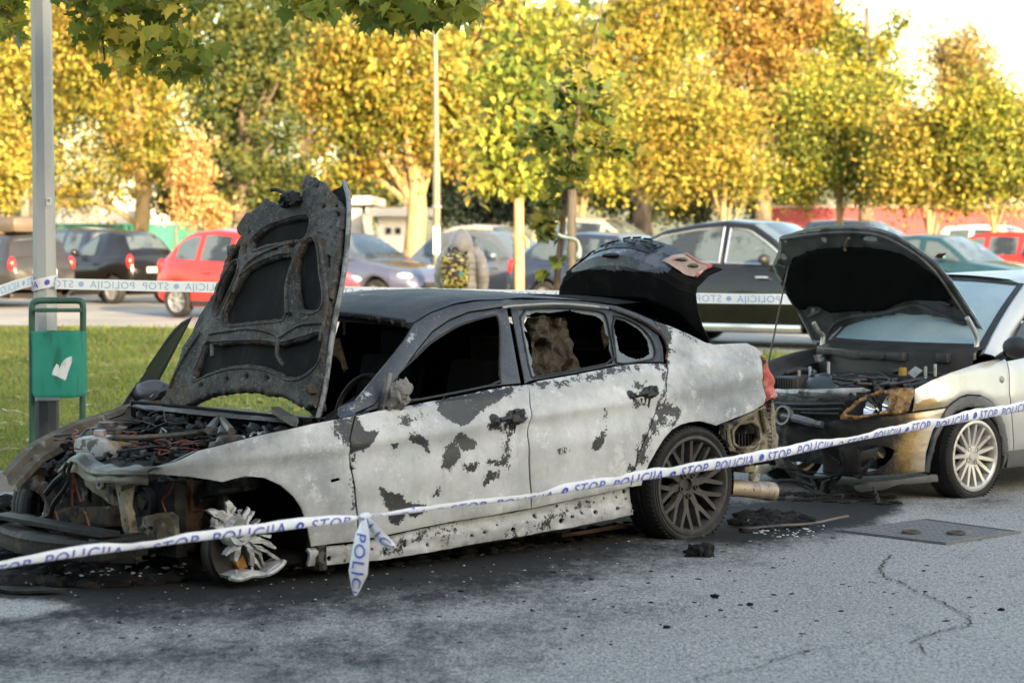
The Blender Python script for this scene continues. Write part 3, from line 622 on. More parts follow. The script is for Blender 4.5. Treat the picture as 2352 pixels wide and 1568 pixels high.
# ================================================================== THE BURNT SEDAN
class Frame:
    """a car's own frame: x forward, y towards its left side, z up"""
    def __init__(s, X, Y, yaw, pitch, piv, dz):
        F = Vector((-math.cos(yaw), -math.sin(yaw), 0)); N = Vector((math.sin(yaw), -math.cos(yaw), 0)); U = Vector((0, 0, 1))
        s.F = F * math.cos(pitch) - U * math.sin(pitch); s.N = N; s.U = F * math.sin(pitch) + U * math.cos(pitch)
        O = Vector((X, Y, piv + dz)) - s.U * piv
        s.M = Matrix(((s.F.x, s.N.x, s.U.x, O.x), (s.F.y, s.N.y, s.U.y, O.y), (s.F.z, s.N.z, s.U.z, O.z), (0, 0, 0, 1))); s.I = s.M.inverted()
        s.o = s.I @ CAMP; s.Mn = np.array(s.M)
    def dir(s, px, py): return s.I.to_3x3() @ ray(px, py)
    def side(s, px, py, w):                    # point of the left flank y = w(x, z)
        d = s.dir(px, py); y = .88
        for _ in range(50):
            q = s.o + d * ((y - s.o.y) / d.y); y = .5 * y + .5 * w(q.x, q.z)
        return (q.x, q.z)
    def on(s, px, py, x=None, y=None, z=None): # point on a plane x=, y= or z= const
        d = s.dir(px, py); i, v = (0, x) if x is not None else (1, y) if y is not None else (2, z)
        return s.o + d * ((v - s.o[i]) / d[i])
    def pl(s, px, py, p, n):
        d = s.dir(px, py); return s.o + d * ((Vector(p) - s.o).dot(n) / d.dot(n))
    def px(s, co): return proj(np.c_[co, np.ones(len(co))] @ s.Mn.T[:, :3])
def lerp(t, xs, ys): return float(np.interp(t, xs, ys))
B = Frame(.36, 13.6, R(41.5), R(1.8), .31, -.04)
def wB(x, z):
    wb = lerp(x, [-1.05, -.9, -.7, -.4, 0, .5, 1.2, 2.2, 2.76, 3.0, 3.2, 3.35, 3.5], [.60, .72, .80, .86, .885, .90, .905, .89, .87, .82, .74, .64, .5])
    belt = lerp(x, [-1, 0, 1.2, 2.3], [.98, .96, .92, .89])
    if z < belt: return wb + lerp(z, [.15, .3, .5, .65, .8, .9, 1.0], [-.05, -.025, 0, .005, -.01, -.04, -.07])
    return lerp(x, [-.9, -.5, -.2, 0, .5, 1.2, 2.0, 2.4], [.72, .76, .79, .81, .84, .845, .83, .80]) - (z - belt) * .52
SB = lambda L: [B.side(x, y, wB) for x, y in L]
def mB(off=0.0, dent=.0):
    def f(x, z):
        y = wB(x, z) + off
        zc = lerp(x, [-.8, .34, 1.3, 2.2, 3.0], [.88, .825, .785, .75, .74])
        if z < 1.0: y += .014 * math.exp(-((z - zc) / .035) ** 2) - .010 * math.exp(-((z - zc + .09) / .06) ** 2) + .008 * math.exp(-((z - .40) / .05) ** 2)
        if dent: y += dent * noise.noise((x * 3.1, z * 3.1, 2.2)) + dent * .45 * noise.noise((x * 8, z * 8, 7.7))
        return (x, y, z)
    return f
M_soot = mat("soot", (.007, .007, .0075), .95, layers=[(9, (.014, .0135, .013), .5, .7)], bump=(40, .6, .01), spec=.08)
M_burnt = mat_wear("burnt_paint", (.53, .54, .545), (.385, .395, .405), (.022, .0225, .025))
M_char = mat_wear("scorched_panel", (.46, .48, .51), (.22, .24, .27), (.028, .032, .040), rough=.50, hard=.10)
M_roofb = mat_wear("scorched_roof", (.42, .43, .45), (.20, .21, .225), (.030, .033, .038), rough=.80, hard=.22)
M_steel = mat("burnt_steel", (.050, .046, .042), .55, .3, layers=[(5, (.105, .098, .09), .47, .64), (9, (.085, .052, .028), .50, .66), (22, (.014, .0135, .013), .54, .64), (60, (.26, .255, .245), .66, .74)], bump=(45, .6, .006))
M_tan = mat("heat_tanned_steel", (.24, .215, .16), .7, .1, layers=[(4, (.13, .095, .055), .48, .64), (13, (.38, .36, .31), .56, .7), (7, (.035, .03, .027), .50, .60), (40, (.04, .037, .034), .58, .65)], bump=(40, .5, .006))
M_rusty = mat("rusty_steel", (.070, .038, .020), .75, .2, layers=[(6, (.018, .015, .013), .42, .58), (18, (.17, .11, .055), .58, .72), (40, (.30, .28, .25), .64, .7)], bump=(40, .7, .008))
M_dark = mat("blackened_metal", (.011, .011, .0115), .6, .2, spec=.3, layers=[(12, (.028, .027, .026), .5, .68), (40, (.10, .095, .09), .66, .73)], bump=(30, .7, .008))
M_alu = mat("melted_aluminium", (.40, .405, .41), .55, .35, layers=[(10, (.24, .24, .245), .48, .62), (26, (.58, .58, .57), .58, .7), (45, (.08, .08, .08), .62, .70)], bump=(40, .5, .006))
M_wire = mat("bare_copper_wire", (.28, .085, .05), .6, .4, layers=[(20, (.12, .05, .04), .5, .6)])
M_tyre = mat("tyre_rubber", (.018, .018, .019), .78, layers=[(7, (.035, .034, .033), .5, .7)], bump=(50, .3, .004), spec=.35)
M_rim = mat("brown_black_rim", (.052, .047, .045), .62, .35, layers=[(14, (.075, .068, .064), .45, .65)])
M_cloth = mat("charred_cloth", (.062, .048, .033), .42, layers=[(3, (.16, .12, .075), .48, .68), (10, (.020, .017, .014), .55, .66)], bump=(16, 1, .04), spec=.5)
M_glassg = mat("sooty_glass", (.11, .13, .14), .3, layers=[(8, (.20, .22, .23), .5, .7)], spec=.6)
M_redmelt = mat("melted_red_plastic", (.50, .07, .07), .5, layers=[(9, (.42, .20, .15), .45, .6), (16, (.20, .05, .05), .55, .68), (24, (.58, .42, .36), .6, .72)], bump=(18, .8, .02))
M_pinkmelt = mat("bleached_red_plastic", (.38, .28, .235), .75, layers=[(6, (.30, .225, .19), .45, .6), (11, (.36, .08, .08), .60, .66), (26, (.24, .16, .13), .62, .7)], bump=(30, .8, .01))
M_trim = mat("scorched_bright_trim", (.42, .38, .33), .35, .7, layers=[(6, (.14, .12, .10), .5, .65), (16, (.55, .42, .28), .6, .7)])
M_rubberm = mat("charred_rubber", (.014, .014, .015), .45, bump=(30, 1, .01), spec=.5)

bmw = thing("burnt_sedan", "burnt-out sedan in the middle with bonnet and boot up, its pale paint blistered and scorched", "car", M=B.M)
# ---- where the paint has burnt away (photo measurements)
def sd(P, poly, soft):
    ins = inpoly(P, poly); d = polydist(P, poly); return np.clip(.5 + np.where(ins, d, -d) / (soft * 2.4), 0, 1)
BURN = [(R3(p), s, k) for p, s, k in [
    ([(805, 870), (815, 800), (900, 790), (1050, 770), (1290, 715), (1250, 750), (1170, 800), (1090, 850), (1050, 870), (1000, 940), (950, 955), (880, 935), (830, 900)], 6, 1.25),
    ([(640, 835), (1200, 718), (1335, 705), (1335, 728), (1200, 738), (820, 805), (650, 850)], 8, 1),
    ([(258, 1100), (258, 1000), (300, 905), (340, 960), (360, 1000), (420, 990), (470, 960), (430, 1020), (380, 1080), (300, 1120)], 8, 1.15),
    ([(550, 880), (600, 900), (700, 890), (690, 930), (600, 970), (560, 960)], 18, .75), ([(620, 1030), (700, 1020), (740, 1040), (745, 1135), (700, 1090), (650, 1060)], 8, 1.05),
    ([(510, 1070), (565, 1060), (545, 1100), (515, 1095)], 8, 1), ([(910, 1010), (950, 1005), (1030, 1060), (1030, 1105), (980, 1110), (920, 1060)], 8, 1.15),
    ([(845, 1090), (900, 1060), (940, 1110), (930, 1170), (870, 1220), (835, 1220)], 8, 1.2), ([(950, 1190), (1060, 1185), (1030, 1235), (970, 1235)], 8, 1.1),
    ([(1095, 1165), (1250, 1190), (1240, 1230), (1200, 1200), (1100, 1190)], 10, .95), ([(1110, 1250), (1210, 1245), (1130, 1290), (1070, 1320)], 10, 1),
    ([(450, 1340), (560, 1390), (620, 1440), (720, 1430), (740, 1470), (660, 1520), (600, 1490), (560, 1568), (520, 1560), (480, 1430)], 10, 1.2),
    ([(770, 1360), (820, 1350), (810, 1400), (770, 1390)], 8, 1), ([(1085, 950), (1200, 960), (1265, 960), (1240, 1010), (1232, 1180), (1212, 1180), (1205, 1010), (1150, 990)], 12, .9),
    ([(255, 1100), (300, 1110), (285, 1200), (300, 1500), (285, 1500), (262, 1250)], 10, .95), ([(1345, 705), (1560, 680), (1900, 600), (2200, 575), (2205, 595), (1900, 632), (1640, 700), (1400, 722)], 14, 1),
    ([(1800, 990), (1830, 980), (1810, 1090), (1780, 1110), (1745, 1100), (1770, 1030)], 8, 1.05), ([(1820, 860), (1838, 880), (1830, 950), (1808, 950)], 8, .95), ([(1515, 1110), (1560, 1080), (1605, 1120), (1540, 1130)], 14, .75),
    ([(2185, 600), (2215, 580), (2200, 720), (2160, 850), (2135, 860), (2190, 720)], 10, .9), ([(1980, 690), (2060, 680), (2060, 760), (1990, 760)], 16, .7), ([(1985, 790), (2060, 790), (2080, 850), (2010, 860)], 16, .7)]] + \
  [(A7(p), s, k) for p, s, k in [([(750, 175), (850, 200), (930, 270), (930, 350), (880, 400), (850, 380), (875, 320), (830, 300), (760, 340), (700, 470), (600, 640), (520, 800), (470, 880), (455, 860), (560, 600), (680, 330)], 22, 1.1)]] + \
  [(R4(p), s, k) for p, s, k in [([(900, 900), (1060, 990), (1110, 1130), (1085, 1320), (1040, 1310), (1055, 1120), (1000, 1010)], 18, 1.2), ([(1100, 1000), (1400, 1140), (1560, 1150), (1380, 1165), (1080, 1020)], 16, .8)]] + \
  [(R2(p), s, k) for p, s, k in [([(2190, 240), (2360, 190), (2360, 430), (2290, 410), (2235, 340)], 26, 1.05), ([(2280, 400), (2330, 420), (2330, 620), (2300, 600)], 14, .8)]]
GREY = [(A7([(900, 60), (1050, 200), (1250, 270), (1500, 260), (1750, 160), (1840, 40), (1700, -120), (1450, -150), (1300, -60), (1050, -60)]), 90, 1.0), (R4([(1130, 1180), (1330, 1190), (1300, 1300), (1140, 1300)]), 40, .85), (R4([(1560, 1150), (1800, 1160), (1900, 1260), (1860, 1420), (1650, 1400), (1560, 1260)]), 60, .8),
        (R2([(900, 590), (1450, 395), (1780, 330), (1600, 480), (1300, 560)]), 60, .95), (R2([(1880, 420), (2250, 380), (2260, 640), (2060, 620)]), 70, .65), (R3([(420, 900), (560, 870), (780, 830), (800, 940), (560, 1000)]), 60, .3), (R3([(1680, 900), (1780, 960), (1760, 1300), (1640, 1200)]), 50, .4)]
GREY += [(R3([(640, 820), (1340, 690), (2210, 570), (2215, 680), (1340, 800), (760, 930)]), 60, .45), (R3([(300, 1300), (1380, 1250), (1980, 1200), (1980, 1400), (320, 1568)]), 90, .28), (A7([(1300, 150), (1500, 100), (1620, 200), (1450, 330), (1320, 300)]), 70, 1.2), (R4([(1120, 1000), (1500, 1150), (1560, 1180), (1180, 1180)]), 50, .9)]
GREY += [(R2([(890, 592), (1500, 380), (2050, 255), (2340, 210), (2340, 1060), (2050, 1070), (2000, 860), (1850, 680), (1650, 612), (1470, 648)]), 60, .5), (R2([(890, 590), (1000, 540), (1300, 430), (1560, 400), (1500, 600), (1100, 605)]), 70, .8)]
RUST = [(R3([(640, 1000), (760, 1010), (770, 1120), (700, 1100)]), 50, .55), (R3([(1190, 920), (1290, 960), (1270, 1010), (1180, 1000)]), 40, .4), (R3([(2010, 800), (2070, 800), (2070, 900), (2010, 880)]), 40, .4), (R3([(900, 1560), (1380, 1470), (1980, 1350), (1980, 1375), (1380, 1500), (900, 1590)]), 20, .6)]
LIGHT = [(R3(p), s) for p, s in [([(205, 850), (300, 800), (390, 705), (404, 740), (330, 840), (240, 890)], 14), ([(590, 450), (680, 350), (680, 380), (610, 480)], 10)]]
def wear_near(belt_dark=False, base=0.0):
    def f(co):
        P = B.px(co); o = np.zeros((len(co), 3)); o[:, 0] = base
        for p, s, k in BURN: o[:, 0] = np.maximum(o[:, 0], sd(P, p, s) * k)
        for p, s, k in GREY: o[:, 1] = np.maximum(o[:, 1], sd(P, p, s) * k)
        for p, s, k in RUST: o[:, 2] = np.maximum(o[:, 2], sd(P, p, s) * k)
        if belt_dark: o[:, 0] = 1.25; o[:, 1] = 0
        for p, s in LIGHT: o[:, 0] -= 1.1 * sd(P, p, s)
        return o
    return f
const_wear = lambda r, g=0, b=0: (lambda co: np.tile(np.array([[r, g, b]]), (len(co), 1)))

def bside(name, px, holes=(), parent=None, m=None, step=.022, thick=.014, off=0, dent=.006, wear=None, gap=.004, rnd=0, roll=.006):
    ol = SB(px if not rnd else roundpoly(px, rnd))
    o = panel(name, ol, [SB(h) for h in holes], mB(off, dent), m or M_burnt, parent or bmw, step, thick, (0, 1, 0), gap, roll)
    set_wear(o, wear or wear_near()); return o
GAPF = [(818, 953), (804, 1007), (807, 1052), (814, 1105), (820, 1180), (826, 1244)]          # fender / front door
GAPB = [(1211, 884), (1216, 992), (1219, 1060), (1221, 1137), (1223, 1169)]                    # front / rear door
GAPR = [(1532, 835), (1531, 882), (1529, 895), (1520, 922), (1510, 949), (1496, 981), (1478, 1021), (1465, 1057), (1453, 1096), (1449, 1119)]
FR_TOP = [(1170, 703), (1080, 716), (1035, 734), (998, 760), (964, 801), (934, 842), (893, 895), (863, 929)]
RR_TOP = [(1529, 797), (1517, 767), (1486, 745), (1448, 726), (1410, 711), (1343, 702), (1268, 698), (1193, 702), (1176, 703)]
BELT_F = [(818, 953), (863, 940), (900, 934), (946, 926), (1040, 908), (1158, 885), (1211, 880)]
BELT_R = [(1211, 880), (1231, 873), (1324, 857), (1418, 838), (1460, 833), (1520, 831), (1532, 833)]
FENDER = [(311, 1089), (350, 1074), (402, 1057), (455, 1032), (525, 1015), (595, 997), (665, 983), (717, 971), (780, 959), (818, 953)] + GAPF[1:] + [(770, 1250), (716, 1257)] + \
         [(710, 1232), (703, 1204), (693, 1169), (675, 1141), (647, 1115), (612, 1099), (577, 1096), (542, 1101), (514, 1109), (483, 1103), (437, 1097), (367, 1092)]
fen = bside("front_fender", FENDER, [R2([(2180, 625), (2235, 612), (2240, 630), (2182, 648)])], dent=.004)
fdl = bside("front_door", BELT_F + GAPB[0:] + [(1043, 1199), (930, 1222), (826, 1243)] + GAPF[::-1][1:-1], dent=.009)
rdl = bside("rear_door", BELT_R + GAPR[1:] + [(1340, 1144), (1223, 1169)] + GAPB[::-1][1:], dent=.006)
QUART = [(1500, 733), (1537, 745), (1578, 762), (1620, 783), (1640, 788), (1664, 787), (1716, 785), (1738, 795), (1754, 811), (1752, 830), (1750, 850), (1756, 880), (1764, 911), (1757, 929), (1735, 943), (1690, 961), (1647, 979), (1634, 974), (1611, 968), (1589, 970), (1566, 976), (1546, 988), (1528, 1008), (1510, 1037), (1496, 1062), (1485, 1084), (1477, 1105), (1475, 1116), (1450, 1120)] + GAPR[::-1][1:] + [(1532, 800), (1522, 766)]
qua = bside("rear_quarter_panel", QUART, dent=.004)
# door window frames, pillars and roof rail
WIN_F = [(912, 914), (914, 863), (931, 846), (964, 816), (990, 790), (1024, 767), (1058, 747), (1099, 734), (1137, 724), (1146, 724), (1152, 741), (1154, 797), (1152, 857), (1157, 880), (1040, 904), (946, 922)]
WIN_R = [(1197, 711), (1268, 706), (1343, 709), (1390, 716), (1399, 730), (1410, 782), (1418, 832), (1324, 851), (1231, 867), (1225, 866), (1208, 786)]
WIN_Q = R3([(1878, 285), (1960, 300), (2050, 345), (2120, 420), (2150, 500), (2140, 550), (2100, 560), (1912, 588), (1902, 540)])
wd = wear_near(True)
ffr = bside("door_frame", [(820, 953)] + [(863, 929), (893, 895), (934, 842), (964, 801), (998, 760), (1035, 734), (1080, 716), (1170, 703), (1202, 880)] + [(1158, 884), (1040, 907), (946, 925), (900, 933)], [WIN_F], fdl, M_char, off=-.012, dent=.002, wear=wd)
rfr = bside("door_frame", [(1176, 703), (1193, 702), (1268, 698), (1343, 702), (1410, 711), (1448, 726), (1486, 745), (1517, 767), (1529, 797), (1531, 832)] + BELT_R[::-1][1:], [WIN_R, WIN_Q], rdl, M_char, off=-.012, dent=.002, wear=wd)
RAIL_TOP = [(782, 931), (818, 917), (855, 872), (893, 827), (930, 779), (953, 741), (990, 718), (1043, 699), (1099, 690), (1193, 686), (1268, 687), (1343, 691), (1418, 701), (1460, 716), (1500, 733)]
RAIL_BOT = [(1522, 766), (1515, 765), (1484, 743), (1446, 724), (1408, 709), (1343, 700), (1268, 696), (1193, 700), (1168, 701), (1079, 714), (1034, 732), (996, 758), (962, 799), (932, 840), (891, 893), (861, 927), (820, 951), (782, 957)]
rail = bside("roof_rail", RAIL_TOP + RAIL_BOT, (), None, M_char, thick=.03, dent=.0, wear=wd, gap=.001)
for nm, par, L, r in (("trim_strip", rail, [(1150, 707), (1176, 703), (1268, 698), (1343, 702), (1392, 708)], .008), ("trim_strip", rail, [(1398, 709), (1448, 726), (1486, 745), (1515, 768), (1529, 797), (1527, 826)], .007)):
    c = smooth_curve([(x, wB(x, z) + .012, z) for x, z in SB(L)], 5); MB().tube(c, r, 6).build(nm, M_trim if r > .0075 else M_rusty, par)
# broken glass left in the rear window and quarter light, seals
JAG_R = R3([(1350, 320), (1362, 290), (1420, 266), (1500, 270), (1560, 262), (1620, 256), (1630, 248), (1640, 260), (1700, 274), (1790, 288), (1835, 325), (1850, 400), (1868, 420), (1872, 500), (1895, 560), (1888, 592), (1800, 606), (1750, 620), (1700, 632), (1650, 640), (1560, 645), (1480, 664), (1420, 668), (1395, 600), (1400, 560), (1378, 500), (1372, 450), (1352, 400)])
JAG_Q = R3([(1900, 302), (1960, 318), (2010, 345), (2060, 378), (2105, 440), (2120, 520), (2085, 545), (2040, 556), (1990, 540), (1950, 520), (1930, 500), (1915, 420), (1892, 345)])
def jag(poly, step=.012, a=.007):
    q = resample(SB(poly), step); return [(x + a * noise.noise((i * .9, 3, 1)), z + a * noise.noise((i * .9, 8, 4))) for i, (x, z) in enumerate(q)]
for W_, J_ in ((WIN_R, JAG_R), (WIN_Q, JAG_Q)):
    o = panel("glass_remnant", inset(resample(SB(W_), .03), -.004), [jag(J_)], mB(-.026), M_glassg, rfr, .02, .004, (0, 1, 0), 0, 0)
for W_, par in ((WIN_F, ffr), (WIN_R, rfr), (WIN_Q, rfr)):
    q = roundpoly(SB(W_), 1); c = [(x, wB(x, z) - .016 + .004 * noise.noise((x * 20, z * 20, 0)), z) for x, z in resample(q, .03)]; c.append(c[0]); MB().tube(c, .0065, 6, cap=False).build("window_seal", M_rubberm, par)
# far side: same panels mirrored; the far front door stands open
M_charp = M_char
for o in (fen, rdl, qua):
    m_ = mirrored(o, mat=M_soot if o is not fen else mat('dark_tanned_wing', (.085, .075, .058), .75, .1, layers=[(5, (.05, .040, .028), .46, .62), (14, (.24, .22, .18), .58, .7)], bump=(40, .6, .006)))
    if o is fen:
        for v in m_.data.vertices:
            if v.co.x > 2.3: v.co.z -= (v.co.x - 2.3) * .085; v.co.y += (v.co.x - 2.3) * .10
m_ = mirrored(rfr, "door_frame", [c for c in bmw.children if c.name.startswith("rear_door")][-1]); set_wear(m_, const_wear(1))
m_ = mirrored(rail); set_wear(m_, const_wear(1))
# sill with its punched holes
SILL = [(716, 1258), (823, 1247), (1043, 1202), (1223, 1172), (1449, 1121), (1472, 1117), (1465, 1128), (1464, 1152), (1460, 1183), (1420, 1192), (1352, 1206), (1200, 1234), (1000, 1268), (900, 1285), (735, 1302), (716, 1303)]
dots = []
for x, y, r in [(1449, 1130, 5), (1430, 1143, 3), (1450, 1146, 3), (1426, 1168, 6), (1376, 1176, 6), (1376, 1155, 3), (1345, 1178, 4), (1321, 1187, 6), (1298, 1197, 6), (1290, 1163, 4), (1240, 1186, 5), (1216, 1200, 5), (1185, 1217, 6), (1120, 1224, 4), (1090, 1232, 5), (1056, 1216, 4), (990, 1252, 5), (938, 1254, 4), (890, 1272, 5), (764, 1284, 6), (803, 1248, 5), (735, 1282, 3), (860, 1262, 4), (1150, 1206, 3)]:
    dots.append([(x + r * .82 * math.cos(a), y + r * math.sin(a)) for a in np.linspace(0, 2 * math.pi, 10)[:-1]])
def mS(x, z):
    t = (z - .18) / .16; y = wB(x, z) - .02 + .015 * noise.noise((x * 6, z * 14, 0)) + .006 * noise.noise((x * 20, z * 30, 4)) - .02 * max(0, min(1, (t - .45) * 6)); return (x, y, z)
sill = panel("sill", SB(SILL), [SB(d) for d in dots], mS, M_burnt, bmw, .018, .02, (0, 1, 0), .002, .004)
set_wear(sill, lambda co: np.stack([.20 + .22 * np.sin(co[:, 0] * 7 + co[:, 2] * 30), .30 + 0 * co[:, 0], .24 + 0 * co[:, 0]], 1)); m_ = mirrored(sill); set_wear(m_, const_wear(.5))
# roof: crowned sheet between the two rails
gl = sorted(SB(RAIL_TOP[5:]), key=lambda q: -q[0]); gx = [q[0] for q in gl][::-1]; gz = [q[1] for q in gl][::-1]
rows = []
for i in range(41):
    u = i / 40; x0 = 1.66 + (-.0 - 1.66) * u; row_ = []
    for j in range(33):
        v = -1 + 2 * j / 32; x = x0 + .07 * (1 - v * v) * (1 - u) - .05 * (1 - v * v) * u; zz = lerp(x0, gx, gz); yy = wB(x0, zz)
        row_.append((x, v * (yy - .004), zz + .004 + (.008 + .030 * math.sin(math.pi * min(1, u * 1.15 + .12))) * (1 - abs(v) ** 2.4) + .004 * noise.noise((x * 5, v * 5, 1)) - (.008 if abs(abs(v) - .93) < .035 else 0)))
    rows.append(row_)
top = MB().grid(rows); low = [[(p[0], p[1], p[2] - .03) for p in r] for r in rows]; top.grid([r[::-1] for r in low]); top.grid([rows[0], low[0]]); top.grid([low[-1], rows[-1]])
roof = top.build("roof", M_roofb, bmw, angle=50, recalc=False)
def wear_roof(co):
    k = np.array([noise.noise((c[0] * 2.2, c[1] * 2.6, 5)) for c in co]); far = np.clip((-co[:, 1] + .25) * 1.4, 0, 1) * np.clip((co[:, 0] - .2) * 1.2, 0, 1)
    k2 = np.array([noise.noise((c[0] * 6, c[1] * 14, 9)) for c in co]); return np.stack([1.05 - far * (.40 + .8 * k + .5 * k2) - np.clip(k2 - .2, 0, 1) * .7 * (co[:, 1] < .48), .5 + 0 * k, .1 + .2 * k], 1)
set_wear(roof, wear_roof)
hd = MB().tube(smooth_curve([(1.70 + .07 * (1 - v * v), v * .60, 1.285 + .035 * (1 - v * v)) for v in (-1, -.5, 0, .5, 1)], 5), .022, 8)
for k in range(26):
    v = rng.uniform(-1, 1); hd.blob((1.715 + .07 * (1 - v * v), v * .6, 1.285 + .035 * (1 - v * v)), rng.uniform(.008, .02), k, .5, 1)
hd.box((1.75, .18, 1.25), (.01, .012, .07)).build("windscreen_header", M_dark, bmw)

# ---- inside: soot-black floor, seats, dashboard, steering wheel, parcel shelf, inner skins
it = MB()
it.box((1.1, 0, .22), (3.0, 1.5, .04)).box((2.42, 0, .55), (.05, 1.5, .66)).box((-.35, 0, .98), (.5, 1.2, .03)).box((-.02, 0, .62), (.06, 1.3, .7)).box((-.55, 0, .34), (.95, 1.1, .04))
inner = it.build("cabin_shell", M_soot, bmw, smooth=False)
for s in (1, -1):
    P = [[(x, s * (wB(x, min(z, .86)) - .07), z) for x in np.linspace(.42, 2.38 if s > 0 else 1.1, 30)] for z in (.2, .35, .5, .7, .86)]
    MB().grid(P).build("inner_door_skin", M_soot, bmw, recalc=False)
def seat(x, y, s_):
    t = MB(); t.box((x, y, .45), (.5, .48, .16), bev=.05); t.box((x - .30, y, .76), (.12, .46, .58), M=Matrix.Rotation(R(-14), 4, 'Y'), bev=.05); t.box((x - .40, y, 1.10), (.08, .24, .14), bev=.03)
    return t.build("seat", M_soot, bmw)
seat(1.35, .38, 1); seat(1.35, -.38, 2)
for q_, nm in (([(1.14, .80), (1.14, 1.335), (.75, 1.35), (.35, 1.30), (.10, 1.20), (-.1, 1.12), (-.2, .80)], "sooted_window"),): panel(nm, q_, [], lambda x, z: (x, -(wB(x, z) - .03), z), M_soot, bmw, .05, .005, (0, -1, 0), 0, 0)
MB().grid([[(x_, v * hw_, z_) for v in np.linspace(-1, 1, 9)] for x_, z_, hw_ in ((.02, 1.33, .60), (-.2, 1.24, .64), (-.40, 1.05, .68), (-.42, .80, .70))]).build("sooted_rear_window", M_soot, bmw, recalc=False)
MB().grid([[(x_, v * .56, 1.30 + .03 * (1 - v * v)) for v in np.linspace(-1, 1, 9)] for x_ in (1.6, 1.0, .4, .0)]).build("headlining", M_soot, bmw, recalc=False)
MB().box((.30, 0, .45), (.5, 1.25, .2), bev=.06).box((.02, 0, .78), (.14, 1.22, .5), M=Matrix.Rotation(R(-18), 4, 'Y'), bev=.05).build("rear_bench", M_soot, bmw)
ds = MB(); ds.box((2.12, 0, .68), (.36, 1.40, .16), bev=.06)
for k in range(50): ds.blob((rng.uniform(1.95, 2.38), rng.uniform(-.68, .68), rng.uniform(.72, .79)), rng.uniform(.025, .06), k, .6, 2)
ds.build("dashboard", M_dark, bmw)
MB().lathe([(.175 + .014 * math.cos(a), .014 * math.sin(a)) for a in np.linspace(0, 2 * math.pi, 9)[:-1]], 26, Matrix.Translation((1.82, .38, .86)) @ Matrix.Rotation(R(65), 4, 'Y'), closed=True).tube([(2.05, .38, .80), (1.82, .38, .90)], .03).build("steering_wheel", M_dark, bmw)
# charred cloth hanging behind the rear window
def cloth(name, px, y0, amp, par):
    ol = [(lambda p: (p.x, p.z))(B.on(a, b, y=y0)) for a, b in px]
    def mp(x, z): 
        n = amp * (noise.noise((x * 6, z * 4, 3)) + .6 * noise.noise((x * 14, z * 9, 8)) + .5 * abs(noise.noise((x * 24, z * 16, 1)))  - .4 * abs(noise.noise((x * 11 + z * 5, z * 13, 5)))); return (x + n * .4, y0 + n + .10 * (x - ol[0][0]), z)
    return panel(name, ol, [], mp, M_cloth, par, .016, .004, (0, 1, 0), 0, 0, angle=180)
cloth("charred_airbag", R3([(1345, 300), (1390, 290), (1450, 284), (1540, 300), (1620, 300), (1632, 360), (1628, 420), (1660, 470), (1680, 540), (1700, 610), (1690, 632), (1640, 640), (1560, 648), (1480, 662), (1400, 660), (1396, 560), (1380, 440), (1365, 400), (1345, 350)]), .58, .11, bmw)
cloth("charred_airbag", R3([(1785, 380), (1820, 330), (1870, 340), (1880, 440), (1845, 470), (1830, 500), (1815, 455)]), .50, .06, bmw)
cloth("charred_headlining", R3([(160, 430), (200, 420), (240, 560), (260, 610), (230, 640), (200, 560), (150, 520)]), .10, .03, bmw)

# ---- bonnet: outer skin, inner frame with its openings, standing past the vertical
HTH = R(107); hp = Vector((2.28, 0, .93)); e2 = Vector((math.cos(HTH), 0, math.sin(HTH))); hn = Vector((math.sin(HTH), 0, -math.cos(HTH)))
def HP(L):
    o = []
    for a, b in L:
        p = B.pl(a, b, hp, hn) - hp; o.append((p.y, p.dot(e2)))
    return o
def mH(off, bow=.05, n=.0, fr=6):
    def f(u, v): return hp + Vector((0, u, 0)) + e2 * v + hn * (off - bow * (u * u) * 1.2 - .10 * max(0, v - .7) ** 2 * 1.5 + n * noise.noise((u * fr, v * fr, off * 9)))
    return f
HOOD = [(722, 966), (738, 903), (742, 878), (763, 738), (784, 633), (796, 528), (794, 468), (792, 444), (786, 423), (777, 409), (770, 425), (757, 432), (721, 470), (696, 460), (665, 468), (623, 476), (600, 490), (575, 505), (556, 532), (540, 560), (520, 594), (510, 629), (488, 668), (474, 692), (445, 741), (420, 787), (400, 843), (376, 901), (352, 938), (350, 950), (395, 957), (437, 933), (490, 911), (546, 902), (595, 903), (647, 912), (682, 926), (703, 941)]
hskin = panel("bonnet", HP(HOOD), [], mH(0, n=.012), mat("burnt_bonnet_skin", (.008, .008, .0085), .75, layers=[(5, (.022, .021, .021), .5, .68, (1, 1, .3)), (26, (.06, .06, .06), .67, .75)], bump=(30, .5, .006), spec=.12), bmw, .03, .004, tuple(hn), 0, 0)
FRAME = [(703, 941), (725, 935), (742, 860), (757, 738), (776, 633), (787, 528), (790, 480), (752, 426), (721, 405), (702, 402), (700, 430), (697, 451), (665, 461), (640, 470), (623, 466), (609, 456), (588, 482), (570, 490), (560, 503), (549, 528), (560, 549), (548, 565), (527, 566), (529, 594), (518, 629), (497, 668), (483, 692), (455, 741), (430, 787), (409, 843), (385, 901), (362, 938), (358, 949), (395, 959), (437, 934), (490, 912), (546, 903), (595, 904), (647, 913), (682, 927)]
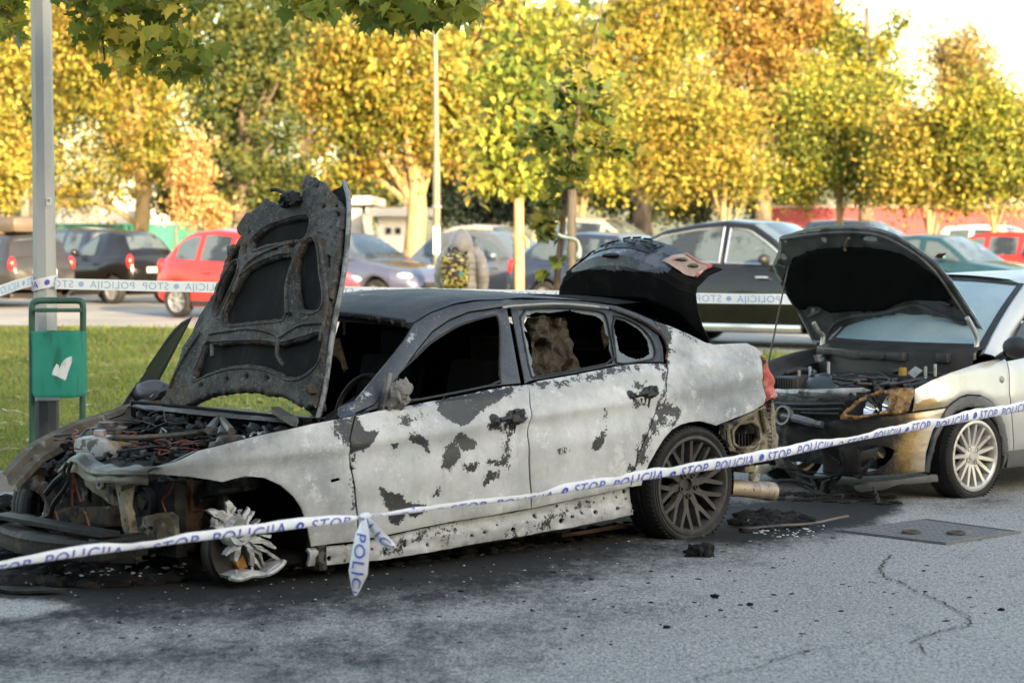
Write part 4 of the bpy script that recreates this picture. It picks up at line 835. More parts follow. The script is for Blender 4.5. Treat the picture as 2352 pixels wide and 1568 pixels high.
HOLES = [roundpoly(R1(h), 2) for h in [[(1740, 520), (1800, 485), (1900, 455), (2020, 425), (2045, 435), (2035, 520), (2000, 570), (1850, 580), (1750, 610), (1690, 635), (1672, 590)],
    [(1640, 785), (1800, 705), (1930, 682), (1948, 695), (1925, 790), (1900, 900), (1898, 1080), (1860, 1088), (1530, 1125), (1492, 1108), (1502, 1050), (1560, 930)],
    [(2000, 640), (2055, 560), (2085, 600), (2110, 800), (2128, 960), (2098, 1030), (2015, 1038), (1988, 980), (1972, 800)],
    [(1370, 1245), (1420, 1265), (1500, 1258), (1800, 1255), (1850, 1275), (1990, 1235), (2125, 1170), (2105, 1300), (2075, 1400), (1950, 1495), (1800, 1405), (1600, 1385), (1400, 1440), (1295, 1495), (1305, 1440)],
    [(1505, 830), (1595, 700), (1580, 800), (1450, 1055), (1432, 1050), (1445, 960)], [(1560, 640), (1600, 600), (1590, 690), (1530, 760), (1520, 700)]]]
SLOT = [R1(h) for h in [[(2165, 680), (2178, 680), (2178, 750), (2166, 750)], [(1828, 632), (1860, 622), (1858, 632), (1830, 640)], [(1632, 612), (1645, 616), (1640, 660), (1630, 650)], [(1425, 960), (1440, 930), (1435, 980), (1418, 1010)], [(2120, 352), (2145, 342), (2148, 350), (2122, 362)], [(1938, 612), (1955, 610), (1955, 620), (1936, 622)]]]
for x, y, r in [(2083, 210, 12), (2217, 397, 10), (2204, 340, 9), (1934, 1067, 8), (1655, 1473, 7), (1776, 1480, 7), (1521, 1490, 7), (1357, 1530, 7), (2175, 968, 7), (1654, 522, 6)]: SLOT.append(R1([(x + r * math.cos(a), y + r * math.sin(a)) for a in np.linspace(0, 2 * math.pi, 9)[:-1]]))
def mHF(u, v):
    p = mH(.034, n=.016, fr=5)(u, v); k = max(0, v - .95); return p + hn * (.05 * noise.noise((u * 6, v * 6, 11)) * min(1, k * 6)) + hn * .003 * noise.noise((u * 22, v * 22, 4))
def mat_crackle():
    m, t, b, o = _nodes("burnt_bonnet_frame"); v = _coord(t); n1 = _noise(t, v, 3.2, 7, .65); n2 = _noise(t, v, 5.5, 6, .6); n3 = _noise(t, v, 24, 6, .7); n4 = _noise(t, v, 90, 4, .65)
    c = _mix(t, _step(t, n1, .42, .64), (.028, .0265, .025), (.085, .082, .078)); c = _mix(t, _math(t, 'MULTIPLY', _step(t, n2, .50, .66), .8), c, (.070, .044, .024)); c = _mix(t, _step(t, n3, .54, .66), c, (.016, .0155, .015))
    w = _noise(t, v, 9, 5, .6, 1.2); l = _math(t, 'ABSOLUTE', _math(t, 'SUBTRACT', w, .5)); c = _mix(t, _math(t, 'MULTIPLY', _math(t, 'SUBTRACT', 1.0, _step(t, l, .003, .011)), .55), c, (.22, .215, .205))
    c = _mix(t, _step(t, n4, .645, .71), c, (.20, .195, .185)); c = _mix(t, _step(t, _noise(t, v, 55, 3, .6), .62, .68), c, (.014, .014, .014))
    t.links.new(c, b.inputs['Base Color']); b.inputs['Roughness'].default_value = .62; b.inputs['Metallic'].default_value = .2; b.inputs['Specular IOR Level'].default_value = .3
    _bump(t, b, _math(t, 'ADD', n3, _math(t, 'MULTIPLY', n4, .5)), .45, .007); return m
M_hood = mat_crackle()
jit = lambda q, a: [(x + a * noise.noise((i * .55, x * 30, 2)), z + a * noise.noise((i * .55, 9, z * 30))) for i, (x, z) in enumerate(resample(q, .018))]
hfr = panel("bonnet_frame", jit(HP(FRAME), .016), [jit(HP(h), .007) for h in HOLES] + [HP(h) for h in SLOT], mHF, M_hood, hskin, .014, .03, tuple(hn), 0, .012, angle=50)
# raised beads along the openings and the ribs
bd = MB()
for h in HOLES[:5]:
    q = inset(resample(HP(h), .03), -.018); c = [Vector(mHF(u, v)) + hn * .004 for u, v in q]; c.append(c[0]); bd.tube([p_ - hn * .004 for p_ in c], .0065, 6, cap=False)
for L in ([(1400, 1190), (1500, 1175), (1700, 1160), (1830, 1190), (1870, 1210), (2000, 1130), (2130, 1110)], [(1570, 920), (1650, 740), (1800, 640), (1960, 590)], [(1920, 1060), (1915, 900), (1950, 760), (2010, 590)], [(1860, 1220), (1852, 1330), (1900, 1400)], [(1415, 1260), (1425, 1340)], [(2080, 470), (2120, 560), (2150, 760), (2160, 1000), (2110, 1230)], [(1130, 1540), (1210, 1380), (1330, 1180)]):
    bd.tube(smooth_curve([Vector(mHF(u, v)) + hn * .001 for u, v in HP(R1(L))], 4), .011, 6)
bd.build("rib", M_hood, hskin)
sl = MB()                                                      # bright scraped edge of the outer skin, near side
c = smooth_curve([Vector(mH(.01)(u, v)) for u, v in HP([(723, 964), (741, 890), (762, 748), (784, 637), (795, 530), (793, 455), (779, 412)])], 5); sl.tube(c, .013, 6); sl.build("bonnet_edge", mat("scraped_edge", (.22, .225, .235), .55, .3, layers=[(14, (.07, .07, .072), .45, .6)], bump=(30, .5)), hskin)
lt = MB(); c = [Vector(mHF(u, v)) for u, v in HP(R1([(1985, 285), (1940, 300), (1905, 270), (1870, 255), (1838, 258), (1836, 270)]))]; lt.tube([p + hn * .03 for p in c], .010, 6)
for k, (x, y) in enumerate([(1960, 300), (1930, 320), (1910, 330), (1980, 320)]):
    u, v = HP(R1([(x, y)]))[0]; lt.blob(Vector(mHF(u, v)) + hn * .02, .035, k, .5, 2)
lt.build("bonnet_catch", M_dark, hskin)
for s, L in ((1, R2([(2060, 240), (2100, 150), (2050, 30)])), (-1, R2([(990, 310), (1060, 240), (1115, 130)]))):
    hg = MB(); pts = [B.on(a, b, y=.60 * s) for a, b in L]; hg.tube(smooth_curve(pts, 4), .022, 8)
    for p in pts: hg.blob(p, .035, s + 3, .3, 1)
    hg.build("bonnet_hinge", M_steel, bmw)

# ---- boot lid, raised
T0 = Vector((-.44, 0, 1.04)); TT = R(104)
def lid_closed(s, v):          # s along the profile 0..1, v across -1..1
    hw = .60 * (1 - .13 * s) ; bow = .20 * v * v
    P = [(-.44, 1.04), (-.58, 1.065), (-.74, 1.07), (-.90, 1.055), (-.955, 1.03), (-.99, .91), (-.985, .80)]
    t = s * (len(P) - 1); i = min(int(t), len(P) - 2); f = t - i; x = P[i][0] * (1 - f) + P[i + 1][0] * f; z = P[i][1] * (1 - f) + P[i + 1][1] * f
    k = max(0, min(1, (s - .05) / .5)); side = .07 * max(0, abs(v) - .86) / .14
    return Vector((x + bow * k, v * hw, z - side * (.4 + .6 * s) - .015 * v * v))
Rt = Matrix.Rotation(TT, 3, 'Y')
def lid(s, v, off=0):
    p = lid_closed(s, v) - T0; q = Rt @ p + T0
    return q
nS, nV = 130, 44
rows = [[lid(i / nS, -1 + 2 * j / nV) for j in range(nV + 1)] for i in range(nS + 1)]
inn = [[Rt @ (lid_closed(i / nS, (-1 + 2 * j / nV) * .97) - T0 + Vector((.025 if i > 80 else 0, 0, -.03))) + T0 for j in range(nV + 1)] for i in range(nS + 1)]
tl = MB(); tl.grid(rows); tl.grid([r[::-1] for r in inn]); tl.grid([rows[0], inn[0]]); tl.grid([inn[-1], rows[-1]]); tl.grid([[r[0], q[0]] for r, q in zip(rows, inn)][::-1]); tl.grid([[r[-1], q[-1]] for r, q in zip(rows, inn)])
boot = tl.build("boot_lid", [M_char, M_soot], bmw, angle=40)
for f_ in boot.data.polygons:
    q_ = Rt.inverted() @ (f_.center - T0); f_.material_index = 1 if -q_.x < .425 + .03 * noise.noise((f_.center.y * 7, 2, q_.x * 5)) else 0
def on_lid(s, v, off): # a point standing off the outer face of the lid
    a, b_ = lid(s - .01, v), lid(s + .01, v); c_, d_ = lid(s, v - .02), lid(s, v + .02); n_ = (d_ - c_).cross(b_ - a).normalized(); return lid(s, v) + n_ * off
rc = MB(); rc.grid([[on_lid(s, v, .006) for v in np.linspace(-.50, .42, 14)] for s in np.linspace(.76, .97, 8)])
for k in range(22): rc.blob(on_lid(rng.uniform(.78, .95), rng.uniform(-.50, .40), .004), rng.uniform(.006, .016), k, .8, 1)
for k in range(12): a_ = rng.uniform(-.5, .35); s_ = rng.uniform(.78, .95); rc.tube([on_lid(s_, a_, .014), on_lid(s_ + rng.uniform(-.02, .02), a_ + .10, .016)], .006, 4)
rc.build("number_plate_recess", M_rubberm, boot)
lm = MB(); lm.grid([[on_lid(s, v, .012 + .008 * noise.noise((s * 30, v * 14, 2))) for v in np.linspace(.60 + (s - .74) * .4, .95, 12)] for s in np.linspace(.74, .95, 10)]); L1_ = lm.build("tail_lamp", M_pinkmelt, boot); eg = [on_lid(.95, v, .016) for v in np.linspace(.70, .95, 8)] + [on_lid(s, .95, .016) for s in np.linspace(.94, .74, 8)]
MB().tube(eg, .008, 6).build("lamp_edge", M_redmelt, L1_)
lh = MB()
for s, v in ((.84, .74), (.86, .86)): lh.blob(on_lid(s, v, .012), .03, int(v * 99), .4, 2, (1.2, 1.2, .4))
lh.build("lamp_hollow", M_cloth, L1_)
lm = MB(); lm.grid([[on_lid(s, -v, .012 + .008 * noise.noise((s * 30, v * 14, 9))) for v in np.linspace(.58, .96, 12)] for s in np.linspace(.72, .97, 10)]); lm.build("tail_lamp", M_pinkmelt, boot)
MB().blob(on_lid(.66, -.02, -.004), .045, 3, .1, 2, (1.4, 1.4, .35)).build("badge_hollow", M_dark, boot)
bs = MB()
for s in (1, -1): bs.tube([(-.46, s * .52, 1.0), (-.66, s * .56, .92), (-.88, s * .58, .80)], .014, 8)
bs.build("gas_strut", M_dark, bmw)
def wear_boot(co):
    q = (np.asarray(co) - np.array(T0)) @ np.array(Rt); s = -(q[:, 0]); k = np.array([noise.noise((c[0] * 7, c[1] * 7, 5)) for c in co])
    return np.stack([np.where(s < .43, 2.2, .46 - .6 * k), .8 + 0 * k, 0 * k], 1)
set_wear(boot, wear_boot)
# ---- lamps and wheels
def lump(name, px, x=None, y=None, th=.05, m=None, par=None, amp=.02, step=.015, n=(0, 1, 0)):
    pl = [B.on(a, b, x=x, y=y) for a, b in px]
    if y is not None: ol = [(p.x, p.z) for p in pl]; mp = lambda u, v: (u, y + amp * (1.2 * noise.noise((u * 16, v * 16, 2)) + .5), v); out = (0, 1, 0)
    else: ol = [(p.y, p.z) for p in pl]; mp = lambda u, v: (x + amp * (1.2 * noise.noise((u * 16, v * 16, 2)) + .5), u, v); out = (1, 0, 0)
    return panel(name, ol, [], mp, m, par or bmw, step, th, out, 0, .006, angle=180)
lump("tail_lamp", R4([(1886, 1290), (1902, 1305), (1922, 1395), (1945, 1420), (1960, 1450), (1985, 1490), (1975, 1560), (1985, 1590), (1955, 1625), (1920, 1600), (1895, 1540), (1878, 1450), (1872, 1370)]), y=.66, th=.14, m=M_redmelt, amp=.035)
# rear panel with the crash-box opening
rp = panel("rear_corner_bracket", [(lambda p: (p.x, p.z))(B.on(a, b, y=.62)) for a, b in R6([(545, 270), (575, 330), (602, 640), (500, 655), (380, 665), (275, 655), (228, 560), (238, 470), (330, 430), (420, 395), (520, 330)])],
           [[(lambda p: (p.x, p.z))(B.on(a, b, y=.62)) for a, b in roundpoly(R6([(298, 475), (470, 448), (488, 612), (310, 636)]), 2)]], lambda u, v: (u, .62 + .012 * noise.noise((u * 12, v * 12, 0)) + .02 * (u < -.93), v), M_tan, bmw, .014, .03, (0, 1, 0), 0, .008)
q = roundpoly(R6([(290, 466), (478, 438), (496, 618), (302, 646)]), 1); c = [B.on(a, b, y=.632) for a, b in q]; c.append(c[0]); MB().tube(c, .010, 6, cap=False).tube([B.on(a, b, y=.64) for a, b in R6([(505, 360), (520, 440), (540, 520)])], .02, 8).tube([B.on(a, b, y=.64) for a, b in R6([(255, 500), (262, 580), (280, 620)])], .012, 6).build("bead", M_tan, rp)
lou = MB()
for k in range(6):
    p = B.on(*R6([(330 + k * 22, 590)])[0], y=.56); lou.box(p, (.012, .02, .10))
lou.box((-.80, .50, .50), (.34, .04, .34)).build("vent_grille", M_dark, rp)
MB().box((-.86, 0, .50), (.10, 1.1, .44), bev=.03).box((-.93, 0, .50), (.06, 1.1, .13), bev=.02).build("rear_panel", M_tan, bmw)
ex = MB(); p0 = B.on(1690, 1120, y=.42); p1 = B.on(1792, 1130, y=.42)
ex.tube([p0 + Vector((.35, -.05, .03)), p0, p0.lerp(p1, .45)], [.05, .05, .05], 14).lathe([(.046, 0), (.052, 0), (.055, .16), (.049, .16)], 18, Matrix.Translation(p0.lerp(p1, .40)) @ (p1 - p0).to_track_quat('Z', 'Y').to_matrix().to_4x4(), closed=True).tube([p0.lerp(p1, .3) + Vector((0, 0, .16)), p0.lerp(p1, .42) + Vector((0, 0, .05))], .018, 6).blob(p0.lerp(p1, .4) + Vector((0, 0, .07)), .04, 2, .3, 1)
ex.build("exhaust_pipe", mat("scorched_exhaust", (.42, .34, .26), .5, .4, layers=[(7, (.24, .22, .21), .45, .62), (20, (.06, .05, .05), .62, .68)]), bmw)

def wheel(name, par, c, rad, width, rimr, flat=0.0, side=1, spokes='mesh', tyre=M_tyre, rim=M_rim, label=None, tread=36):
    """wheel whose outer face looks along +y*side; returns tyre (> rim)"""
    M = Matrix.Translation(c) @ Matrix.Rotation(R(-90 * side), 4, 'X'); h = width / 2
    prof = [(rimr, -h * .86), (rimr + .012, -h * .95), (rimr + (rad - rimr) * .5, -h * 1.04), (rad - .022, -h), (rad - .006, -h * .84), (rad, -h * .6), (rad, -h * .3), (rad - .007, -h * .27), (rad - .007, -h * .2), (rad, -h * .17), (rad, h * .17), (rad - .007, h * .2), (rad - .007, h * .27), (rad, h * .3), (rad, h * .6), (rad - .006, h * .84), (rad - .022, h), (rad - .03, h * 1.01), (rimr + (rad - rimr) * .5, h * 1.05), (rimr + .014, h * .97), (rimr, h * .9)]
    mb = MB().lathe(prof, 72, M, closed=True)
    for k in range(tread * 2):                                  # tread blocks on the shoulder
        a = 2 * math.pi * k / (tread * 2); T = M @ Matrix.Rotation(a, 4, 'Z'); mb.box(T @ Vector((rad - .0055, 0, h * .74)), (.008, .004, .05), M=T.to_3x3().to_4x4() @ Matrix.Rotation(R(90), 4, 'X') @ Matrix.Rotation(R(90), 4, 'Z') if False else T.to_3x3().to_4x4())
    if flat:
        zc = c[2] - rad + flat; mb.v = [(p[0], p[1] + (side * (zc - p[2]) * .5 * np.sign((p[1] - c[1]) * side) if p[2] < zc else 0), max(p[2], zc - .002)) for p in mb.v]
    w = mb.build(name, tyre, par, angle=30)
    rb = MB(); rb.lathe([(rimr + .008, h * .93), (rimr + .010, h * 1.0), (rimr - .006, h * 1.02), (rimr - .016, h * .93), (rimr - .03, h * .5), (rimr - .045, -h * .5), (rimr - .02, -h * .9), (rimr, -h * .9), (rimr - .012, -h * .4)], 64, M, closed=True)
    fz = h * .80; hub = h * .55
    def beam(r0, a0, r1, a1, w0, w1, z0, z1, t=.022):
        p = Vector((r0 * math.cos(a0), r0 * math.sin(a0), z0)); q = Vector((r1 * math.cos(a1), r1 * math.sin(a1), z1)); d = (q - p); n = Vector((-d.y, d.x, 0)).normalized()
        vs = [p + n * w0, p - n * w0, q - n * w1, q + n * w1]; lo = [v - Vector((0, 0, t * 1.6)) + (v - (p if i in (0, 1) else q)) * .35 for i, v in enumerate(vs)]; mid = [(p), (q)]
        ridge = [p + Vector((0, 0, .004)), q + Vector((0, 0, .004))]
        A = [M @ v for v in vs + lo]; rb.add(A, [(0, 3, 2, 1), (4, 5, 6, 7), (0, 1, 5, 4), (1, 2, 6, 5), (2, 3, 7, 6), (3, 0, 4, 7)])
    if spokes == 'mesh':
        for k in range(10):
            a = 2 * math.pi * k / 10 + .12; d = 2 * math.pi / 10
            beam(.045, a, .125, a, .020, .017, hub + .004, fz - .012)
            beam(.118, a, rimr - .004, a - d * .30, .013, .009, fz - .012, h * .92); beam(.118, a, rimr - .004, a + d * .30, .013, .009, fz - .012, h * .92)
        rb.lathe([(.0, hub - .012), (.030, hub - .012), (.034, hub + .008), (.062, hub + .010), (.072, hub - .01), (.072, hub - .04)], 30, M)
        for k in range(5):
            a = 2 * math.pi * k / 5 + .3; rb.lathe([(0, hub + .005), (.008, hub + .006), (.010, hub + .022), (.015, hub + .022), (.015, hub)], 10, M @ Matrix.Translation((.06 * math.cos(a), .06 * math.sin(a), 0)))
    else:
        for k in range(15):
            a = 2 * math.pi * k / 15; beam(.05, a, rimr - .006, a, .013, .0085, h * .72, h * .93, .018)
        rb.lathe([(0, h * .82), (.028, h * .82), (.032, h * .76), (.070, h * .72), (.076, h * .5)], 30, M)
    r_ = rb.build("rim", rim, w, angle=30)
    MB().lathe([(0, -h * .2), (rimr * .70, -h * .2), (rimr * .70, -h * .05), (.07, -h * .05), (.07, h * .3), (0, h * .3)], 40, M).build("brake_disc", M_dark if spokes == 'mesh' else M_rusty, w, angle=30)
    if spokes != 'mesh':
        for k in range(4):
            a = 2 * math.pi * k / 4 + .6; MB().lathe([(0, h * .66), (.011, h * .67), (.013, h * .76), (.016, h * .76), (.016, h * .6)], 10, M @ Matrix.Translation((.05 * math.cos(a), .05 * math.sin(a), 0))).build("bolt_recess", M_dark, r_)
    return w
pr = B.on(1583, 1113, y=.84); wheel("rear_wheel", bmw, Vector((pr.x, .755, pr.z)), .322, .235, .258, flat=.045)
wheel("rear_wheel", bmw, Vector((pr.x, -.755, pr.z)), .322, .235, .258, flat=.045, side=-1)
fw = wheel("front_wheel", bmw, Vector((0, 0, 0)), .315, .23, .24, side=-1); pf_ = B.on(86, 1166, y=-.74); fw.location = (2.80, -.74, .36); fw.rotation_euler = (0, 0, R(-14))
# arches
for xw, zc, s, nm in ((2.79, .30, 1, "wheel_housing"), (0.0, .32, 1, "wheel_housing"), (2.79, .30, -1, "wheel_housing"), (0, .32, -1, "wheel_housing")):
    P = [[(xw + .385 * math.cos(a), s * y, zc + .36 * math.sin(a)) for a in np.linspace(1.25 if xw else -.25, math.pi + .25, 22)] for y in ((.845 if xw else .86), .70, .52)]
    MB().grid(P).build(nm, M_soot, bmw, recalc=False)
# ---- the melted front wheel: bare blades, a fallen arc of rim, the brake disc behind
WY = .80
def blade(mb, L, th=.03, y=WY, tilt=0.0, tw=.02, k=0):
    pts = [B.on(a, b, y=y) for a, b in A6(L)]; c = sum(pts, Vector()) / len(pts); hub = B.on(*A6([(850, 720)])[0], y=y)
    q_ = resample([(p.x, p.z) for p in pts], .010); q_ = [(x + .0055 * noise.noise((x * 60, z * 60, k)), z + .0055 * noise.noise((x * 60, 4, z * 60 + k))) for x, z in q_]
    pts = [Vector((x, y, z)) for x, z in q_]; pts = [p + Vector((0, -.16 * (p - hub).length + tilt + .012 * noise.noise((p.x * 20, p.z * 20, 1)), 0)) for p in pts]
    mb.prism(pts, (0, -th * (.5 + .5 * (k % 3)), 0))
mw = MB()
for k, L in enumerate([[(760, 430), (800, 400), (850, 470), (850, 560), (835, 640), (790, 640), (775, 540)], [(590, 510), (630, 490), (730, 515), (770, 570), (810, 640), (760, 660), (700, 600), (640, 570)], [(635, 600), (700, 640), (720, 690), (670, 690), (625, 680)],
    [(960, 465), (975, 500), (920, 600), (880, 640), (850, 600), (900, 560)], [(1005, 500), (1000, 540), (950, 600), (910, 655), (895, 640), (930, 570)], [(1040, 640), (1130, 600), (1120, 630), (1080, 660)], [(940, 780), (1050, 760), (1150, 800), (1230, 830), (1295, 880), (1285, 905), (1200, 880), (1120, 840), (1020, 840)],
    [(1110, 758), (1225, 760), (1215, 785), (1150, 778)], [(760, 780), (850, 780), (875, 860), (865, 960), (850, 1025), (825, 1020), (815, 910), (740, 970), (725, 955), (800, 860)], [(850, 800), (920, 820), (985, 880), (1015, 950), (1015, 1065), (975, 1060), (965, 960), (925, 880)],
    [(905, 800), (1000, 830), (1110, 890), (1140, 960), (1212, 1095), (1188, 1105), (1105, 955), (1000, 888)], [(1010, 930), (1042, 955), (1168, 1120), (1148, 1132), (1035, 1010)], [(1000, 842), (1100, 865), (1200, 925), (1300, 985), (1340, 1010), (1300, 1020), (1180, 950), (1080, 900)]]):
    blade(mw, L, .026, tilt=.009 * (k % 5), k=k)
mw.lathe([(.03, .02), (.06, .03), (.075, .0), (.07, -.05), (.03, -.05)], 24, Matrix.Translation(B.on(*A6([(850, 720)])[0], y=WY)) @ Matrix.Rotation(R(-90), 4, 'X'), closed=True)
for k in range(26):                                            # drips and crumbs of molten alloy
    a_ = B.on(*A6([(rng.uniform(600, 1000), rng.uniform(480, 700))])[0], y=WY - .02); mw.blob(a_, rng.uniform(.005, .016), k, .8, 1)
    if k % 3 == 0: mw.tube([a_, a_ + Vector((rng.uniform(-.01, .01), 0, -rng.uniform(.03, .09)))], [.006, .002], 5)
mwo = mw.build("melted_wheel", M_alu, bmw, angle=30)
arc = MB(); arc.prism([B.on(a, b, y=WY + .02) for a, b in A6([(770, 1172), (850, 1150), (1000, 1112), (1150, 1128), (1250, 1050), (1340, 1008), (1312, 1062), (1222, 1132), (1120, 1167), (1000, 1172), (930, 1202), (860, 1212), (790, 1202)])], (0, -.10, .0))
arc.tube(smooth_curve([B.on(a, b, y=WY + .025) for a, b in A6([(775, 1190), (860, 1208), (930, 1196), (1000, 1168), (1120, 1162), (1222, 1128), (1312, 1058), (1338, 1010)])], 4), .012, 6)
for L in ([(840, 1110), (850, 1195)], [(1005, 1075), (1008, 1165)]): arc.tube([B.on(a, b, y=WY + .01) for a, b in A6(L)], [.006, .012], 6)
arc.build("rim_fragment", M_alu, mwo, angle=40)
dc = B.on(*A6([(760, 925)])[0], y=.68); Md = Matrix.Translation(dc) @ Matrix.Rotation(R(12), 4, 'Z') @ Matrix.Rotation(R(-84), 4, 'X')
MB().lathe([(0, 0), (.135, 0), (.14, .012), (.14, .03), (0, .03)], 48, Md).lathe([(.142, -.04), (.150, -.03), (.150, .0), (.142, .01)], 48, Md, closed=True).build("brake_disc", mat("scorched_disc", (.030, .025, .022), .6, .4, layers=[(5, (.03, .026, .024), .45, .62), (12, (.12, .075, .05), .64, .74)]), mwo, angle=40)
MB().prism([B.on(a, b, y=.745) for a, b in A6([(838, 1042), (915, 955), (958, 1080), (878, 1106)])], (0, -.03, 0)).build("caliper", mat("orange_rust", (.48, .20, .05), .7, layers=[(9, (.30, .12, .04), .5, .65)]), mwo)
# coil spring seat, strut, inner panels in the arch
ss = MB(); pc = B.on(*A6([(705, 360)])[0], y=.60)
ss.lathe([(.085, 0), (.105, .012), (.112, .03), (.10, .02)], 28, Matrix.Translation(pc) @ Matrix.Rotation(R(12), 4, 'X'), closed=True).lathe([(.03, .0), (.055, .01), (.05, .06), (.03, .07)], 20, Matrix.Translation(pc + Vector((0, 0, .01)))).tube([pc + Vector((0, 0, .06)), pc + Vector((0, .02, -.40))], .028, 10)
for i in range(3):
    ss.tube([pc + Vector((.085 * math.cos(a), .085 * math.sin(a), -.05 - i * .055 - .0087 * a)) for a in np.linspace(0, 2 * math.pi, 18)], .008, 6)
ss.build("suspension_strut", M_dark, bmw)
ip = panel("inner_wing", [(lambda p: (p.x, p.z))(B.on(a, b, y=.50)) for a, b in R2([(1190, 625), (1480, 650), (1530, 720), (1400, 760), (1340, 830), (1320, 960), (1290, 1100), (1120, 1110), (1100, 900), (1130, 760)])], [[(lambda p: (p.x, p.z))(B.on(a, b, y=.50)) for a, b in roundpoly(R2(h), 1)] for h in ([(1295, 690), (1335, 690), (1330, 790), (1290, 820)], [(1185, 830), (1208, 825), (1205, 860), (1185, 858)])],
           lambda u, v: (u, .50 + .02 * noise.noise((u * 9, v * 9, 0)), v), M_rusty, bmw, .016, .02, (0, 1, 0), 0, .008)
MB().box((2.42, .66, .36), (.05, .36, .40), bev=.01).build("bulkhead", M_steel, bmw)

# ---- the bare front end: wings' inner lips, panel, bumper beam, engine, wiring
NF = 3.34
def fx(L, x=NF): return [B.on(a, b, x=x) for a, b in L]
bb = MB()
rows = []
for v in np.linspace(-.70, .62, 25):
    x = 3.52 - .22 * (v / .66) ** 2; z0 = .29; rows.append([(x - .07, v, z0), (x, v, z0 - .005), (x + .006, v, z0 + .03), (x + .004, v, z0 + .05), (x + .008, v, z0 + .070), (x - .004, v, z0 + .090), (x - .04, v, z0 + .094 + .012 * noise.noise((v * 9, 1, 1))), (x - .09, v, z0 + .095)])
bb.grid(rows); bb.grid([[(p[0] - .012, p[1], p[2]) for p in r][::-1] for r in rows]); bumper = bb.build("bumper_beam", mat("blackened_beam", (.016, .0145, .0135), .6, .3, layers=[(6, (.075, .048, .03), .52, .68), (30, (.12, .11, .10), .66, .73)], bump=(30, .7, .008)), bmw)
bt = MB()
for v in (-.48, .5): bt.box((3.33, v, .35), (.26, .10, .10), bev=.01)
bt.box((3.40, .05, .42), (.10, 1.0, .02)).tube(smooth_curve([(3.50, -.52, .40), (3.50, -.50, .46), (3.46, -.47, .53)], 4), .012, 6).build("crash_box", M_dark, bmw)
# upper cross-member: a sagging folded strip
c = smooth_curve([B.on(a, b, x=x) for (a, b), x in zip(R2([(395, 560), (470, 490), (520, 492), (570, 540), (640, 562), (760, 565), (880, 565), (985, 568)]), (3.18, 3.24, 3.28, 3.30, 3.32, 3.34, 3.34, 3.30))], 4)
um = MB(); rows = []
for i, p in enumerate(c):
    t = .5 + .5 * math.sin(i * .25); t2 = noise.noise((i * .35, 2, 7)); rows.append([p + Vector((-.075, 0, .012 + .02 * t2)), p + Vector((-.03, 0, .010 + .012 * t)), p + Vector((.01, 0, .002 + .008 * t2)), p + Vector((.018, 0, -.016)), p + Vector((.010, 0, -.026 - .014 * t2)), p + Vector((.018, 0, -.046 - .012 * t))])
um.grid(rows); um.grid([[q + Vector((-.004, 0, -.008)) for q in r][::-1] for r in rows]); um.build("front_cross_member", mat("scorched_cross_member", (.060, .048, .036), .5, .4, layers=[(4, (.13, .115, .095), .48, .64), (9, (.02, .018, .016), .54, .66), (40, (.28, .27, .25), .66, .74)], bump=(30, .6, .006)), bmw)
# uprights and headlamp panels
def fpan(name, L, x, m, holes=(), th=.015, lean=0.0, amp=.012, par=None):
    ol = [(lambda p: (p.y, p.z))(B.on(a, b, x=x)) for a, b in L]; hs = [[(lambda p: (p.y, p.z))(B.on(a, b, x=x)) for a, b in h] for h in holes]
    return panel(name, ol, hs, lambda u, v: (x + amp * noise.noise((u * 11, v * 11, x)) + lean * (v - .5), u, v), m, par or bmw, .014, th, (1, 0, 0), 0, .006)
fpan("front_upright", R2([(745, 632), (800, 622), (890, 628), (840, 650), (815, 700), (812, 780), (835, 860), (838, 980), (845, 1090), (850, 1150), (828, 1160), (820, 1010), (795, 960), (790, 860), (762, 760), (750, 690)]), 3.26, M_tan, th=.05)
fpan("headlamp_bracket", R2([(570, 625), (745, 625), (752, 800), (735, 795), (640, 720), (575, 665)]), 3.24, M_tan, th=.02, lean=.15)
MB().tube([B.on(a, b, x=3.27) for a, b in R2([(638, 620), (640, 650), (645, 672), (660, 682), (672, 668), (668, 640), (655, 625)])], .008, 6).build("towing_hook", M_alu, bmw)
fpan("front_side_member", R2([(838, 885), (960, 862), (1100, 843), (1135, 870), (1140, 1000), (1000, 1085), (845, 1100)]), 3.10, M_tan, [[(x + r * math.cos(a), y + r * math.sin(a)) for a in np.linspace(0, 2 * math.pi, 9)[:-1]] for x, y, r in [(*R2([(978, 948)])[0], 5), (*R2([(944, 950)])[0], 2.5)]], th=.03)
fpan("lamp_pod", R2([(135, 640), (200, 600), (260, 650), (285, 700), (300, 770), (275, 765), (220, 700), (140, 680)]), 3.16, M_rusty, th=.05, amp=.05)
fpan("lamp_pod", R2([(150, 580), (230, 565), (330, 560), (400, 575), (330, 600), (210, 620), (140, 640)]), 3.10, M_rusty, th=.04, amp=.05)
fpan("front_upright", R2([(262, 640), (285, 645), (300, 760), (312, 860), (312, 960), (278, 960), (275, 860), (285, 760)]), 3.22, M_steel, th=.03)
fpan("radiator_duct", R2([(300, 850), (420, 820), (540, 805), (720, 800), (740, 860), (735, 930), (600, 945), (440, 960), (320, 960)]), 3.20, M_rusty, [R2([(452, 896), (466, 894), (466, 908), (452, 908)])], th=.08, amp=.02)
fpan("radiator_support", R2([(505, 540), (545, 560), (575, 700), (580, 800), (548, 800), (540, 700), (510, 600)]), 3.12, M_steel, th=.03, amp=.02)
fpan("lower_grille", R2([(150, 900), (250, 880), (280, 880), (280, 958), (160, 960)]), 3.34, M_dark, th=.05, amp=.03)
tb = MB()
